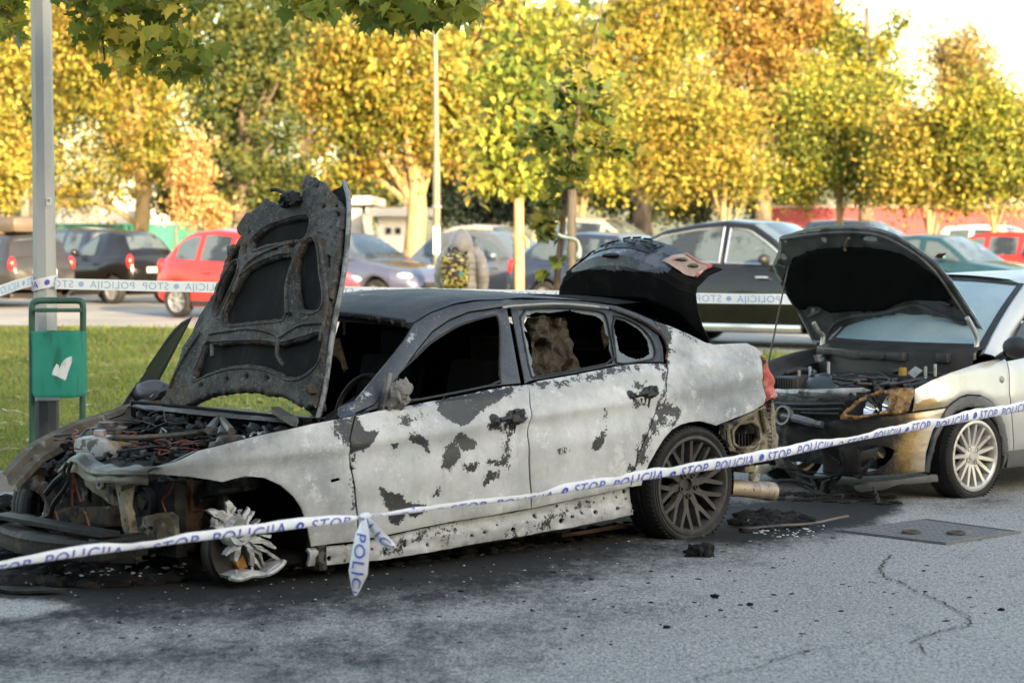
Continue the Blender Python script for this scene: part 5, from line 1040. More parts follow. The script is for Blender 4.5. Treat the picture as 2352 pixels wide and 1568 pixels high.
for L, r in (([(440, 520), (420, 560), (425, 610)], .010), ([(470, 510), (450, 570), (448, 640), (400, 720)], .010), ([(400, 720), (350, 790), (322, 890)], .012), ([(300, 720), (360, 640), (420, 590)], .014), ([(420, 690), (330, 830)], .008)):
    tb.tube(smooth_curve(fx(R2(L), 3.30), 4), r, 6)
tb.build("bent_bracket", M_dark, bmw)
for k in range(18):                                            # torn sheet-metal bits hanging round the lost headlamp
    x_, y_ = rng.uniform(110, 520), rng.uniform(570, 790); w_, h_ = rng.uniform(14, 48), rng.uniform(20, 80); q_ = [(x_ - w_ * rng.uniform(.2, .6), y_), (x_ + w_ * rng.uniform(.2, .6), y_ + rng.uniform(-12, 12)), (x_ + w_ * rng.uniform(.1, .5), y_ + h_), (x_ - w_ * rng.uniform(.1, .5), y_ + h_ * rng.uniform(.5, .9))]
    fpan("torn_sheet", R2(q_), rng.uniform(3.0, 3.22), [M_rusty, M_dark, M_steel][k % 3], th=.006, lean=rng.uniform(-.4, .4), amp=.05)
# engine, pulleys, tank, hoses
en = MB(); en.box((2.72, 0, .48), (.70, .62, .40), bev=.06).box((2.92, .05, .62), (.5, .5, .14), bev=.05)
for k in range(220): en.blob((rng.uniform(2.45, 3.12), rng.uniform(-.55, .60), rng.uniform(.60, .74)), rng.uniform(.012, .042), k, .9, 2, (1, 1, .7), fr=3)
en.box((3.02, .0, .45), (.06, 1.1, .36)).build("engine", M_dark, bmw, angle=30)
pu = MB()
for (x, y), r, X in ((R2([(850, 745)])[0], .062, 3.06), (R2([(962, 780)])[0], .078, 3.06), (R2([(905, 710)])[0], .045, 3.04)):
    p = B.on(x, y, x=X); pu.lathe([(0, .03), (r * .35, .03), (r * .4, .015), (r * .85, .015), (r, .03), (r, -.02), (r * .95, -.03), (r, -.05), (r * .9, -.22), (0, -.22)], 28, Matrix.Translation(p) @ Matrix.Rotation(R(90), 4, 'Y'))
pu.build("pulley", mat("greasy_black", (.028, .029, .031), .42, .4, layers=[(9, (.05, .045, .04), .5, .7)]), bmw)
tk = B.on(*R2([(690, 430)])[0], x=2.95)
MB().box(tk, (.20, .30, .13), bev=.045).tube([tk + Vector((0, -.04, .06)), tk + Vector((0, -.04, .095))], .03, 12).build("coolant_tank", mat("scorched_tank", (.33, .32, .31), .6, layers=[(5, (.20, .13, .06), .52, .62), (9, (.05, .045, .04), .58, .64), (3, (.44, .43, .42), .55, .7)]), bmw)
MB().tube(smooth_curve([B.on(a, b, z=.80) for a, b in R2([(740, 352), (900, 352), (1200, 330), (1400, 300), (1490, 292)])], 4), .014, 8).build("strut_brace", M_steel, bmw)
wp = MB()
for k in range(40):
    a = Vector((rng.uniform(2.5, 3.0), rng.uniform(-.5, .5), rng.uniform(.68, .78))); pts = [a]
    for j in range(4): pts.append(pts[-1] + Vector((rng.uniform(-.10, .10), rng.uniform(-.14, .14), rng.uniform(-.03, .035))))
    wp.tube(smooth_curve(pts, 4), rng.uniform(.003, .009), 5)
wp.build("scorched_hose", M_rubberm, bmw)
M_fit = mat("ashen_fittings", (.11, .105, .098), .55, .3, layers=[(9, (.04, .036, .032), .48, .6), (20, (.34, .33, .32), .62, .72)])
for k in range(34):
    p = Vector((rng.uniform(2.45, 3.05), rng.uniform(-.5, .62), rng.uniform(.67, .76))); MB().box(p, (rng.uniform(.015, .045), rng.uniform(.015, .05), rng.uniform(.01, .03)), rz=rng.uniform(0, 3), bev=.004).build("metal_fitting", M_fit, bmw)
for (x, y), Z_ in ((R2([(1450, 340)])[0], .80), (R2([(1440, 400)])[0], .78)): MB().tube([B.on(x, y, z=Z_), B.on(x + 8, y - 30, z=Z_)], .022, 10).build("pipe_stub", M_fit, bmw)
for L, Z_ in (([(1565, 365), (1575, 348), (1600, 345), (1608, 362)], .79), ([(1640, 350), (1655, 325), (1690, 318), (1705, 335)], .81), ([(1690, 345), (1720, 318), (1755, 322)], .82)):
    MB().tube(smooth_curve([B.on(a, b, z=Z_) for a, b in R2(L)], 4), .007, 6).build("bright_clip", M_alu, bmw)
wi = MB()
for L, X, n in (([(478, 555), (480, 640), (478, 700), (470, 800)], 3.24, 5), ([(490, 620), (505, 680), (530, 770)], 3.22, 3), ([(365, 830), (395, 950)], 3.3, 1), ([(560, 830), (575, 890), (595, 955)], 3.3, 2), ([(545, 460), (560, 420), (575, 395)], 2.95, 4), ([(1105, 420), (1115, 460), (1150, 480)], 2.7, 4), ([(1260, 680), (1255, 830), (1240, 920), (1215, 1090)], 2.93, 4), ([(1140, 640), (1110, 720), (1070, 760), (1085, 830)], 3.08, 2), ([(1265, 835), (1330, 828), (1390, 835)], 2.9, 2)):
    wi = MB()
    for j in range(n):
        c = [B.on(a + rng.uniform(-3, 3), b + rng.uniform(-2, 2), x=X) for a, b in R2(L)]; wi.tube(smooth_curve(c, 4), .0035, 4)
    wi.build("copper_wiring", M_wire, bmw)
wi = MB()
for j in range(26):
    p = Vector((rng.uniform(2.5, 3.05), rng.uniform(-.4, .5), .75)); c = [p]
    for q in range(3): c.append(c[-1] + Vector((rng.uniform(-.08, .08), rng.uniform(-.12, .12), rng.uniform(-.02, .03))))
    wi.tube(smooth_curve(c, 4), .003, 4)
wl_ = wi.build("loose_wiring", M_wire, bmw); wl_['kind'] = 'stuff'
# wing lips, cowl, strut towers
M_tan2 = mat('dark_tanned_steel', (.11, .095, .07), .75, .1, layers=[(5, (.07, .052, .034), .46, .62), (14, (.26, .24, .20), .58, .7), (30, (.03, .028, .026), .6, .66)], bump=(40, .6, .006))
for s in (1, -1):
    L = SB(FENDER[0:10]); rows = [[(x, s * (wB(x, z) - .004), z - .002), (x, s * (wB(x, z) - .05), z - .012), (x, s * (wB(x, z) - .07), z - .05), (x, s * (wB(x, z) - .12), z - .06), (x, s * (wB(x, z) - .13), z - .09)] for x, z in L]
    if s < 0: rows = [[(x, y + max(0, x - 2.3) * .10, z - max(0, x - 2.3) * .085) for x, y, z in r] for r in rows]
    MB().grid(rows).build("wing_channel", M_tan2 if s < 0 else M_steel, bmw)
    MB().lathe([(.0, .05), (.05, .05), (.055, .03), (.10, .02), (.12, -.05), (.13, -.2)], 24, Matrix.Translation((2.72, s * .54, .76))).build("strut_tower", M_steel, bmw)
cw = MB(); rows = []
for v in np.linspace(-.68, .68, 24): rows.append([(2.46 + .06 * (1 - v * v) + .02 * noise.noise((v * 5, 1, 1)), v, .86), (2.44 + .06 * (1 - v * v), v, .872 + .012 * noise.noise((v * 7, 3, 1))), (2.34 + .08 * (1 - v * v), v, .872), (2.26, v, .865)])
cw.grid(rows)
fwk = MB()
for k in range(130): fwk.blob((rng.uniform(2.34, 2.56), rng.uniform(-.66, .66), rng.uniform(.66, .84)), rng.uniform(.012, .045), k + 50, .9, 2, (1, 1.2, .8), fr=3)
for k in range(30):
    c = [Vector((rng.uniform(2.4, 2.56), rng.uniform(-.6, .6), rng.uniform(.74, .84)))]
    for j in range(4): c.append(c[-1] + Vector((rng.uniform(-.05, .09), rng.uniform(-.14, .14), rng.uniform(-.05, .03))))
    fwk.tube(smooth_curve(c, 4), rng.uniform(.004, .012), 6)
fwk.build("burnt_bulkhead_fittings", M_dark, bmw, angle=0)
cw.prism([B.on(a, b, z=.90) for a, b in R2([(1780, 175), (1830, 172), (1960, 250), (1945, 280), (1905, 270), (1790, 195)])], (0, 0, .02)).tube([B.on(a, b, z=.88) for a, b in R2([(1370, 300), (1420, 245), (1450, 230), (1520, 310)])], .02, 6)
cw.build("scuttle_panel", M_steel, bmw)
# door handles (melted), mirror stump
for (px_, py_), par in (((1160, 962), fdl), ((1470, 905), rdl)):
    x, z = B.side(px_, py_, wB); y = wB(x, z); k = 1 if par is fdl else .85
    hb = MB(); hb.blob((x + .075, y + .012, z - .005), .036 * k, 3, .5, 2, (1, .6, 1)); hb.blob((x - .065, y + .02, z + .012), .048 * k, 5, .45, 3, (1.15, .6, .8)); hb.blob((x - .03, y + .016, z + .004), .036 * k, 8, .5, 2, (1, .5, 1))
    hb.tube([(x + .05, y + .02, z), (x - .04, y + .025, z + .008)], .014, 6)
    for j in range(3): hb.tube([(x - .05 + j * .03, y + .02, z - .02), (x - .05 + j * .03, y + .012, z - .055 - .02 * (j == 0))], [.010, .002], 5)
    h_ = hb.build("door_handle", M_rubberm, par)
    MB().lathe([(0, .004), (.008, .005), (.012, 0)], 12, Matrix.Translation((x - .10 if par is fdl else x + .06, y + .042, z + .012)) @ Matrix.Rotation(R(-90), 4, 'X')).build("lock_barrel", M_alu, h_)
    q = B.on(px_ + 14, py_ - 12, y=y + .002); rows = [[(q.x + .06 * r_ * math.cos(a), y - .014 * (1 - r_) - .001 + .004 * (r_ == 1), q.z - .01 + .038 * r_ * math.sin(a)) for a in np.linspace(0, 2 * math.pi, 20)] for r_ in (.02, .5, .85, 1)]
p = B.on(*R3([(560, 770)])[0], y=.86); mm = MB(); mm.blob(p, .055, 4, .55, 3, (.9, .7, 1.25), fr=3).blob(p + Vector((-.03, .01, .03)), .04, 9, .6, 2).tube([p + Vector((.06, -.02, -.06)), p], .025, 8).box(p + Vector((.055, -.03, .02)), (.02, .03, .18), M=Matrix.Rotation(R(-15), 4, 'Y'))
mm.build("mirror_stump", mat("ashen_mirror", (.20, .19, .18), .7, layers=[(10, (.06, .055, .055), .48, .6), (22, (.36, .34, .32), .6, .7)], bump=(20, .9, .02)), ffr)
# far front door, ajar, with its glass and mirror
fd = bpy.data.objects.new("front_door", None); C.objects.link(fd); fd.parent = bmw
HX, HY = 2.20, -.86; Mfd = Matrix.Translation((HX + .21, HY - .21, -.09)) @ Matrix.Rotation(R(44.5), 4, 'Z') @ Matrix.Translation((-HX, -HY, 0)); fd.matrix_local = Mfd
a_ = mirrored(fdl, "door_panel", fd, M_dark); b_ = mirrored(ffr, "door_frame", fd, M_dark)
g = panel("window", SB(WIN_F), [], lambda x, z: (x, -(wB(x, z) - .022), z), mat("smoked_glass", (.02, .026, .028), .45, layers=[(3, (.05, .055, .055), .5, .7), (9, (.012, .012, .012), .6, .7)], spec=.25), fd, .05, .005, (0, -1, 0))
m_ = MB(); m_.blob((0, 0, 0), .115, 2, .08, 4, (.62, 1.0, .62)).tube([(.0, .08, -.03), (-.02, .16, -.06)], .03, 8); mo_ = m_.build("door_mirror", mat("scorched_mirror", (.07, .072, .078), .4, layers=[(6, (.16, .16, .17), .5, .65), (12, (.03, .03, .03), .58, .66)]), fd, angle=0)
mo_.location = Mfd.inverted() @ B.on(350, 902, y=-1.16)
MB().blob((2.03, -.93, .82), .05, 3, .3, 2, (1.4, .6, .6)).build("door_handle", M_dark, fd)
# ================================================================== THE SCORCHED SILVER HATCHBACK
_N = Vector((math.sin(R(41)), -math.cos(R(41)), 0)); _h = at(2239, 1046, 14.9); _o = _h - _N * .80
O = Frame(_o.x, _o.y, R(41), 0.0, 0.0, 0.0)
PLANX = [-3.2, -3.0, -2.6, -2.0, -1.2, -.6, -.1, .15, .35, .5, .62, .70, .76, .80]; PLANY = [.50, .66, .77, .82, .825, .82, .815, .80, .76, .69, .60, .48, .32, .0]
def wO(x, z):
    wb = lerp(x, PLANX, PLANY); belt = lerp(x, [-2.5, 0], [.96, .90])
    if z < belt: return wb + lerp(z, [.12, .3, .45, .62, .78, .92], [-.05, -.015, .0, .002, -.02, -.055])
    return lerp(x, [-2.8, -1.5, -.5, .2], [.70, .765, .745, .70]) - (z - belt) * .46
SO = lambda L: [O.side(x, y, wO) for x, y in L]
def xO(y): return lerp(abs(y), PLANY[::-1][:8], PLANX[::-1][:8])
def FO(L, off=0.0):
    o = []
    for a, b in L:
        x = .75
        for _ in range(60): p = O.on(a, b, x=x); x = .75 * x + .25 * (xO(max(-.80, min(.80, p.y))) + off)
        o.append((p.y, p.z))
    return o
mO = lambda off=0.0: (lambda x, z: (x, wO(x, z) + off, z))
def mat_silver():
    m, t, b, o = _nodes("silver_paint"); v = _coord(t); a = t.nodes.new("ShaderNodeAttribute"); a.attribute_name = "wear"; sp = t.nodes.new("ShaderNodeSeparateColor"); t.links.new(a.outputs['Color'], sp.inputs[0])
    n1 = _noise(t, v, 14, 7, .65); n2 = _noise(t, v, 70, 4, .6); ns = _math(t, 'ADD', _math(t, 'MULTIPLY', _math(t, 'SUBTRACT', n1, .5), .7), _math(t, 'MULTIPLY', _math(t, 'SUBTRACT', n2, .5), .35))
    c = _mix(t, _math(t, 'MULTIPLY', _step(t, _noise(t, v, 3, 6), .4, .7), .3), (.53, .54, .545), (.42, .43, .43))
    c = _mix(t, _step(t, _math(t, 'ADD', sp.outputs[2], _math(t, 'MULTIPLY', ns, .6)), .15, .9), c, (.36, .24, .085))
    c = _mix(t, _step(t, _math(t, 'ADD', sp.outputs[1], ns), .44, .56), c, (.66, .655, .65))
    k = _step(t, _math(t, 'ADD', sp.outputs[0], _math(t, 'MULTIPLY', ns, .9)), .25, .8); c = _mix(t, k, c, (.012, .012, .012))
    t.links.new(c, b.inputs['Base Color']); t.links.new(_math(t, 'SUBTRACT', .55, _math(t, 'MULTIPLY', k, .55)), b.inputs['Metallic']); t.links.new(_math(t, 'ADD', .36, _math(t, 'MULTIPLY', k, .45)), b.inputs['Roughness'])
    _bump(t, b, _math(t, 'MULTIPLY', n2, k), .4, .006); return m
M_silver = mat_silver()
M_black = mat("black_plastic", (.022, .022, .023), .5, layers=[(6, (.035, .035, .036), .45, .65)], bump=(160, .15, .002))
M_clad = mat("grey_plastic", (.085, .088, .092), .55, layers=[(4, (.11, .112, .115), .45, .65)], bump=(180, .2, .002))
M_mchar = mat("melted_black_plastic", (.013, .013, .013), .55, layers=[(8, (.035, .034, .033), .5, .65), (30, (.10, .10, .10), .64, .72)], bump=(16, 1, .02))
M_crust = mat("charred_lens_crust", (.24, .13, .048), .6, layers=[(10, (.05, .026, .013), .46, .56), (24, (.55, .38, .18), .56, .68), (40, (.015, .012, .010), .60, .66)], bump=(24, 1, .015))
M_chrome = mat("chrome", (.75, .77, .80), .12, 1.0)
M_windsc = mat("dewy_sky_windscreen", (.26, .38, .43), .25, layers=[(3, (.31, .43, .48), .4, .65), (60, (.38, .48, .52), .6, .75)], spec=.9, coat=.6)  # light blue base stands in for reflected sky, dew specks over it
M_alloy = mat("dirty_alloy", (.58, .56, .53), .38, .6, layers=[(9, (.38, .34, .30), .5, .7)])
ope = thing("silver_hatchback", "silver hatchback at the right with raised bonnet and scorched, melted front bumper", "car", M=O.M)
def oside(name, ol, holes=(), par=None, m=None, off=0, step=.022, thick=.014, gap=.004, wear=None, roll=.006, dom='px'):
    o = panel(name, SO(ol) if dom == 'px' else ol, [SO(h) for h in holes], mO(off), m or M_silver, par or ope, step, thick, (0, 1, 0), gap, roll)
    if wear: set_wear(o, wear)
    return o
WO = [(R6([(1575, 200), (1640, 160), (1760, 165), (1815, 185), (1822, 225), (1800, 275), (1745, 300), (1720, 270), (1640, 290), (1590, 330)]), 12, 1.1, 1), (R6([(1560, 280), (1680, 290), (1740, 320), (1650, 350), (1560, 378)]), 50, 1.4, 2), (R6([(1560, 330), (1640, 330), (1620, 350), (1560, 378)]), 30, .7, 0),
      (R6([(1430, 60), (1780, 110), (1700, 160), (1580, 200), (1500, 180)]), 60, .9, 2), (R6([(1660, 80), (1900, 90), (1850, 200), (1700, 170)]), 90, .7, 2), (R6([(1650, 190), (1760, 200), (1700, 260), (1620, 250)]), 40, .35, 0),
      (R6([(900, 360), (1500, 380), (1500, 470), (1440, 640), (1450, 830), (620, 900), (600, 400)]), 70, 1.3, 0), (R6([(1400, 380), (1600, 370), (1575, 520), (1560, 640), (1530, 830), (1430, 830)]), 70, 1.5, 2), (R6([(1560, 380), (1590, 380), (1570, 820), (1480, 820)]), 70, .35, 2), (R6([(1540, 555), (1640, 565), (1640, 580), (1540, 570)]), 16, .5, 0),
      (R6([(300, 650), (480, 650), (570, 760), (560, 860), (330, 880)]), 60, .9, 2)]
def wear_o(co):
    P = O.px(co); o = np.zeros((len(co), 3))
    for p, s, k, ch in WO: o[:, ch] = np.maximum(o[:, ch], sd(P, p, s) * k)
    return o
FENO = [(2101, 893), (2140, 872), (2189, 852), (2237, 836), (2258, 830), (2307, 820), (2314, 828), (2320, 855), (2321, 904), (2327, 969), (2330, 1036), (2316, 1044), (2316, 1018), (2309, 976), (2296, 943), (2277, 921), (2254, 908), (2225, 906), (2205, 912), (2189, 924), (2176, 935), (2135, 941), (2096, 946), (2100, 920)]
feo = oside("front_fender", FENO, wear=wear_o)
CLAD = [(2176, 935), (2189, 924), (2205, 912), (2225, 906), (2254, 908), (2277, 921), (2296, 943), (2309, 976), (2316, 1018), (2316, 1046), (2301, 1048), (2298, 1012), (2290, 976), (2273, 951), (2254, 938), (2225, 936), (2196, 946), (2173, 967), (2153, 1006), (2140, 1060), (2134, 1087), (2119, 1085), (2127, 1051), (2140, 1005), (2160, 966)]
oside("wheel_arch_trim", CLAD, m=M_clad, off=.012, step=.015, thick=.03, roll=.010)
gt = SO([(2314, 828), (2320, 855), (2321, 904), (2327, 969), (2330, 1036)])
dro = oside("door", gt + [(-1.62, .27), (-1.64, .60), (-1.62, .945)], dom='xz', step=.04, wear=const_wear(0))
oside("side_skirt", [(gt[-1][0] + .10, .27), (-1.9, .26), (-1.9, .16), (gt[-1][0] + .10, .155)], dom='xz', m=M_clad, off=.01, step=.04, thick=.03)
qo = oside("rear_quarter_panel", [(-1.63, .945), (-1.65, .60), (-1.63, .27), (-2.16, .27), (-2.2, .45), (-2.35, .58), (-2.5, .60), (-2.65, .56), (-2.78, .45), (-2.82, .30), (-3.0, .32), (-3.05, .7), (-2.95, 1.0)], dom='xz', step=.05, wear=const_wear(0))
for s_ in (feo, qo): mo_ = mirrored(s_); set_wear(mo_, const_wear(0, 0, .1))
mo_ = mirrored(dro); set_wear(mo_, const_wear(0))
MB().lathe([(0, .012), (.012, .012), (.020, .004), (.024, 0)], 18, Matrix.Translation((lambda q: (q[0], wO(*q), q[1]))(SO([(2301, 872)])[0])) @ Matrix.Rotation(R(-90), 4, 'X')).build("side_indicator", mat("grey_lens", (.30, .30, .31), .2, spec=.6), feo)
# bumper, wrapped round the nose
BUM = R6([(560, 425), (700, 440), (880, 485), (1000, 440), (1070, 425), (1300, 410), (1555, 385), (1700, 365), (1808, 348), (1758, 440), (1698, 560), (1658, 700), (1632, 805), (1450, 822), (1300, 832), (1100, 842), (900, 832), (700, 800), (560, 780), (420, 850), (335, 800), (330, 700), (400, 560)])
BH1 = [roundpoly(R6([(640, 620), (950, 608), (1055, 640), (1050, 825), (800, 815), (660, 740)]), 1), roundpoly(R6([(1180, 622), (1455, 622), (1400, 730), (1250, 808), (1172, 795), (1190, 700)]), 1), roundpoly(R6([(440, 640), (560, 640), (590, 740), (540, 775), (480, 720)]), 1)]
def mF(off=0, amp=0.0):
    def f(y, z): 
        n = amp * (noise.noise((y * 7, z * 7, 1)) + .5 * noise.noise((y * 17, z * 17, 6))) * max(0, min(1, (.50 - y) * 6)); return (xO(max(-.8, min(.8, y))) + off + n + lerp(z, [.12, .3, .45, .65], [-.05, 0, .0, -.03]), y, z)
    return f
bmo = panel("bumper", FO(BUM), [FO(h) for h in BH1], mF(0, .03), M_silver, ope, .018, .012, (1, 0, 0), .002, .008); set_wear(bmo, wear_o)
# headlamp: charred shell, hollow, with its two reflectors
HL = roundpoly(R6([(1068, 418), (1130, 340), (1200, 280), (1290, 235), (1400, 212), (1500, 205), (1565, 207), (1582, 232), (1575, 320), (1562, 376), (1450, 392), (1300, 406), (1150, 424)]), 1)
HLH = roundpoly(R6([(1105, 395), (1180, 318), (1280, 268), (1350, 250), (1400, 262), (1420, 330), (1412, 362), (1250, 396)]), 1)
hlo = panel("headlamp", FO(HL), [FO(HLH)], lambda y, z: (xO(min(.8, y)) - .02 + .014 * noise.noise((y * 30, z * 30, 0)) - (z - .72) * .35, y, z), M_crust, ope, .012, .02, (1, 0, 0), 0, .008)
rf = MB()
for (x, y), r in ((R6([(1235, 340)])[0], .068), (R6([(1365, 325)])[0], .072)):
    yy, zz = FO([(x, y)])[0]; p = Vector((xO(yy) - .05, yy, zz)); rf.lathe([(r * .25, -.07), (r * .5, -.055), (r * .8, -.03), (r, 0), (r * 1.05, .005)], 24, Matrix.Translation(p) @ Matrix.Rotation(R(62), 4, 'Y') @ Matrix.Rotation(R(18), 4, 'X'))
rf.build("reflector", M_chrome, hlo, recalc=False)
bl = FO([R6([(1320, 320)])[0]])[0]; MB().grid([[(xO(min(.8, y_)) - .13, y_, z_) for y_ in np.linspace(bl[0] - .2, min(.76, bl[0] + .2), 12)] for z_ in (bl[1] - .08, bl[1] + .06)]).build("lamp_housing", M_black, hlo, recalc=False)
# dark mess behind the bumper: slam panel, grille, radiator, bars
MB().box((.40, -.10, .38), (.05, .95, .42)).build("radiator_frame", M_mchar, ope)
rd = MB(); ra = FO(R6([(800, 650), (1030, 650), (1030, 810), (800, 810)])); y0, y1 = min(p[0] for p in ra), max(p[0] for p in ra); z0, z1 = min(p[1] for p in ra), max(p[1] for p in ra)
for k in range(22): rd.box((.60, (y0 + y1) / 2, z0 + (z1 - z0) * (k + .5) / 22), (.04, y1 - y0, (z1 - z0) / 22 * .55))
rd.box((.575, (y0 + y1) / 2, (z0 + z1) / 2), (.03, y1 - y0 + .04, z1 - z0 + .04)).build("radiator", mat("sooty_fins", (.055, .048, .042), .6, .4, layers=[(8, (.12, .09, .065), .5, .68)]), ope, smooth=False)
sp_ = panel("slam_panel", FO(R6([(560, 222), (900, 215), (1190, 205), (1250, 230), (1180, 262), (900, 262), (700, 258), (560, 262)]), -.16), [], lambda y, z: (xO(y) - .16 + .01 * noise.noise((y * 9, z * 9, 0)), y, z), mat("scorched_galvanised", (.40, .40, .40), .5, .3, layers=[(8, (.13, .11, .09), .48, .6), (3, (.60, .60, .60), .55, .7)]), ope, .02, .05, (1, 0, 0), 0, .008)
gp = panel("grille_panel", FO(R6([(560, 262), (700, 262), (760, 290), (860, 285), (900, 262), (1170, 262), (1130, 330), (1060, 420), (980, 470), (880, 470), (560, 400)]), -.08), [], lambda y, z: (xO(y) - .08 + .02 * noise.noise((y * 7, z * 7, 3)), y, z), M_mchar, ope, .02, .03, (1, 0, 0), 0, .01)
lb = MB()
for k, L in enumerate(([(560, 315), (800, 325), (1080, 318)], [(560, 350), (800, 362), (1060, 358)], [(780, 385), (1040, 392)])): lb.tube(smooth_curve([Vector((xO(y) - .05, y, z)) for y, z in FO(R6(L), -.05)], 4), .012, 6)
lb.build("grille_bar", M_black, ope)
ch = MB(); c = [Vector((xO(y) + .01, y, z)) for y, z in FO(R6([(560, 370), (620, 392), (690, 410), (780, 430), (880, 458), (935, 466)]))]; ch.tube(smooth_curve(c, 4), [.016] * 5 + [.02] * 5 + [.026] * 6 + [.022] * 5, 8); ch.build("chrome_grille_bar", mat("burnt_chrome", (.20, .20, .205), .4, .7, layers=[(9, (.05, .047, .044), .46, .58)]), ope)
bd_ = FO(R6([(672, 400)]))[0]; Mb = Matrix.Translation((xO(bd_[0]) + .02, bd_[0], bd_[1])) @ Matrix.Rotation(R(80), 4, 'Y')
MB().lathe([(.050, -.02), (.062, -.02), (.062, .02), (.050, .02)], 26, Mb, closed=True).tube([Mb @ Vector((0, -.05, 0)), Mb @ Vector((0, .05, 0))], .008, 6).build("badge_ring", bpy.data.materials["burnt_chrome"], ope)
mel = MB()
def strip3(L, w, x=.68):
    P = [Vector((x + .05 * noise.noise((a * .01, b * .01, 3)), y, z)) for (a, b), (y, z) in zip(L, FO(L, x - .8))]; P = smooth_curve(P, 4)
    mel.tube(P, [w * (.6 + .7 * abs(noise.noise((i * .7, w * 90, 2)))) for i in range(len(P))], 6)
for L, w in (([(600, 690), (700, 780), (800, 830), (950, 840), (1040, 820)], .018), ([(720, 820), (800, 890), (900, 940), (950, 970)], .014), ([(1050, 830), (1130, 780), (1200, 690)], .016), ([(1150, 780), (1250, 830), (1330, 780), (1430, 690)], .016), ([(940, 640), (1000, 700), (1060, 740)], .012), ([(560, 600), (640, 560), (650, 640)], .010), ([(640, 860), (760, 860), (900, 900)], .02), ([(590, 930), (800, 960), (1110, 960)], .012), ([(860, 840), (940, 960), (960, 880), (1010, 850)], .016), ([(1060, 640), (1080, 720), (1180, 740)], .012), ([(1430, 890), (1450, 930), (1485, 970), (1488, 1010), (1440, 1036)], .016), ([(1110, 945), (1100, 990), (1120, 1000)], .006)): strip3(R6(L), w)
mel.build("melted_strips", M_mchar, ope)
panel("melted_skin", FO(R6([(620, 740), (800, 850), (1000, 850), (1060, 830), (1000, 900), (960, 965), (900, 930), (800, 900), (700, 850)]), -.1), [], lambda y, z: (xO(y) - .1 + .05 * noise.noise((y * 9, z * 9, 1)), y, z), M_mchar, ope, .018, .012, (1, 0, 0), 0, .006)
panel("splitter", FO(R6([(1080, 905), (1200, 880), (1400, 862), (1640, 830), (1690, 812), (1690, 875), (1500, 892), (1430, 892), (1300, 932), (1130, 952), (1100, 940)])), [], mF(-.03), M_clad, ope, .02, .02, (1, 0, 0), 0, .006)
wa = FO(R6([(1060, 680), (1160, 665), (1180, 700), (1060, 740)])); MB().tube([(.55, wa[0][0], (wa[0][1] + wa[3][1]) / 2), (.56, wa[1][0] + .08, wa[1][1])], .035, 12).build("hose", mat("ashen_hose", (.26, .22, .17), .7, layers=[(9, (.09, .07, .05), .5, .65)]), ope)
# bonnet
OT = R(58); op = Vector((-.40, 0, .985)); of2 = Vector((math.cos(OT), 0, math.sin(OT))); on_ = Vector((math.sin(OT), 0, -math.cos(OT)))
def OP(L):
    o = []
    for a, b in L:
        p = O.pl(a, b, op, on_) - op; o.append((p.y, p.dot(of2)))
    return o
def mOH(off, n=0): return lambda u, v: op + Vector((0, u, 0)) + of2 * v + on_ * (off + .05 * (.6 - u * u) * 0 - .10 * max(0, v - .45) ** 2 + n * noise.noise((u * 6, v * 6, 3)))
OHO = R5([(2055, 1110), (1900, 870), (1750, 640), (1600, 470), (1400, 330), (1270, 255), (1150, 215), (1020, 190), (900, 182), (700, 185), (570, 205), (450, 230), (300, 280), (290, 400), (245, 510), (270, 580), (330, 680), (400, 800), (480, 950), (580, 1150), (640, 1155), (700, 1150), (750, 1100), (900, 1035), (1050, 985), (1200, 948), (1350, 938), (1500, 942), (1700, 970), (1900, 1020), (1990, 1070), (2030, 1105)])
oh = panel("bonnet", OP(OHO), [], mOH(-.012), M_silver, ope, .035, .006, tuple(-on_), 0, .004); set_wear(oh, const_wear(.25, 0, .2))
M_under = mat("sooty_bonnet_frame", (.085, .087, .09), .5, .1, layers=[(4, (.035, .035, .035), .45, .62), (20, (.13, .13, .13), .6, .7)], bump=(25, .3))
ohf = panel("bonnet_frame", inset(resample(OP(OHO), .03), .012), [roundpoly(OP(R5(h)), 1) for h in ([(570, 880), (590, 870), (600, 910), (575, 915)], [(1000, 285), (1100, 280), (1110, 310), (1010, 300)], [(660, 285), (685, 290), (685, 315), (655, 300)], [(325, 430), (345, 430), (345, 455), (322, 450)], [(345, 300), (360, 300), (358, 318), (340, 315)])], mOH(.0, .006), M_under, oh, .02, .016, tuple(on_), 0, .01)
PADP = R5([(410, 480), (450, 430), (520, 400), (600, 375), (700, 360), (900, 350), (1050, 358), (1200, 380), (1330, 420), (1450, 470), (1620, 600), (1720, 720), (1752, 785), (1690, 800), (1600, 800), (1430, 790), (1350, 805), (1300, 830), (1200, 872), (1000, 887), (850, 885), (740, 902), (695, 885), (640, 850), (560, 840), (530, 872), (470, 860), (400, 760), (350, 650), (350, 580)])
panel("sound_pad", OP(PADP), [], mOH(.02, .012), mat("charred_felt", (.006, .006, .006), .98, bump=(50, .4), spec=.1), oh, .02, .014, tuple(on_), 0, .012)
rbm = MB()
for L in ([(700, 1120), (760, 1000), (900, 930), (1100, 905), (1250, 880), (1420, 830), (1500, 850), (1700, 930), (1870, 990)], [(330, 640), (430, 820), (520, 950), (600, 1120)], [(320, 290), (600, 250), (900, 235), (1150, 262), (1400, 380), (1600, 540), (1760, 760), (1870, 930)]): rbm.tube(smooth_curve([Vector(mOH(.006)(u, v)) for u, v in OP(R5(L))], 4), .012, 6)
for L in ([(300, 492), (370, 520)], [(560, 925), (650, 880), (665, 850)], [(1645, 795), (1740, 830)], [(1650, 800), (1720, 850), (1800, 850)]): rbm.tube(smooth_curve([Vector(mOH(.012)(u, v)) for u, v in OP(R5(L))], 4), .011, 6)
rbm.build("rib", M_under, oh)
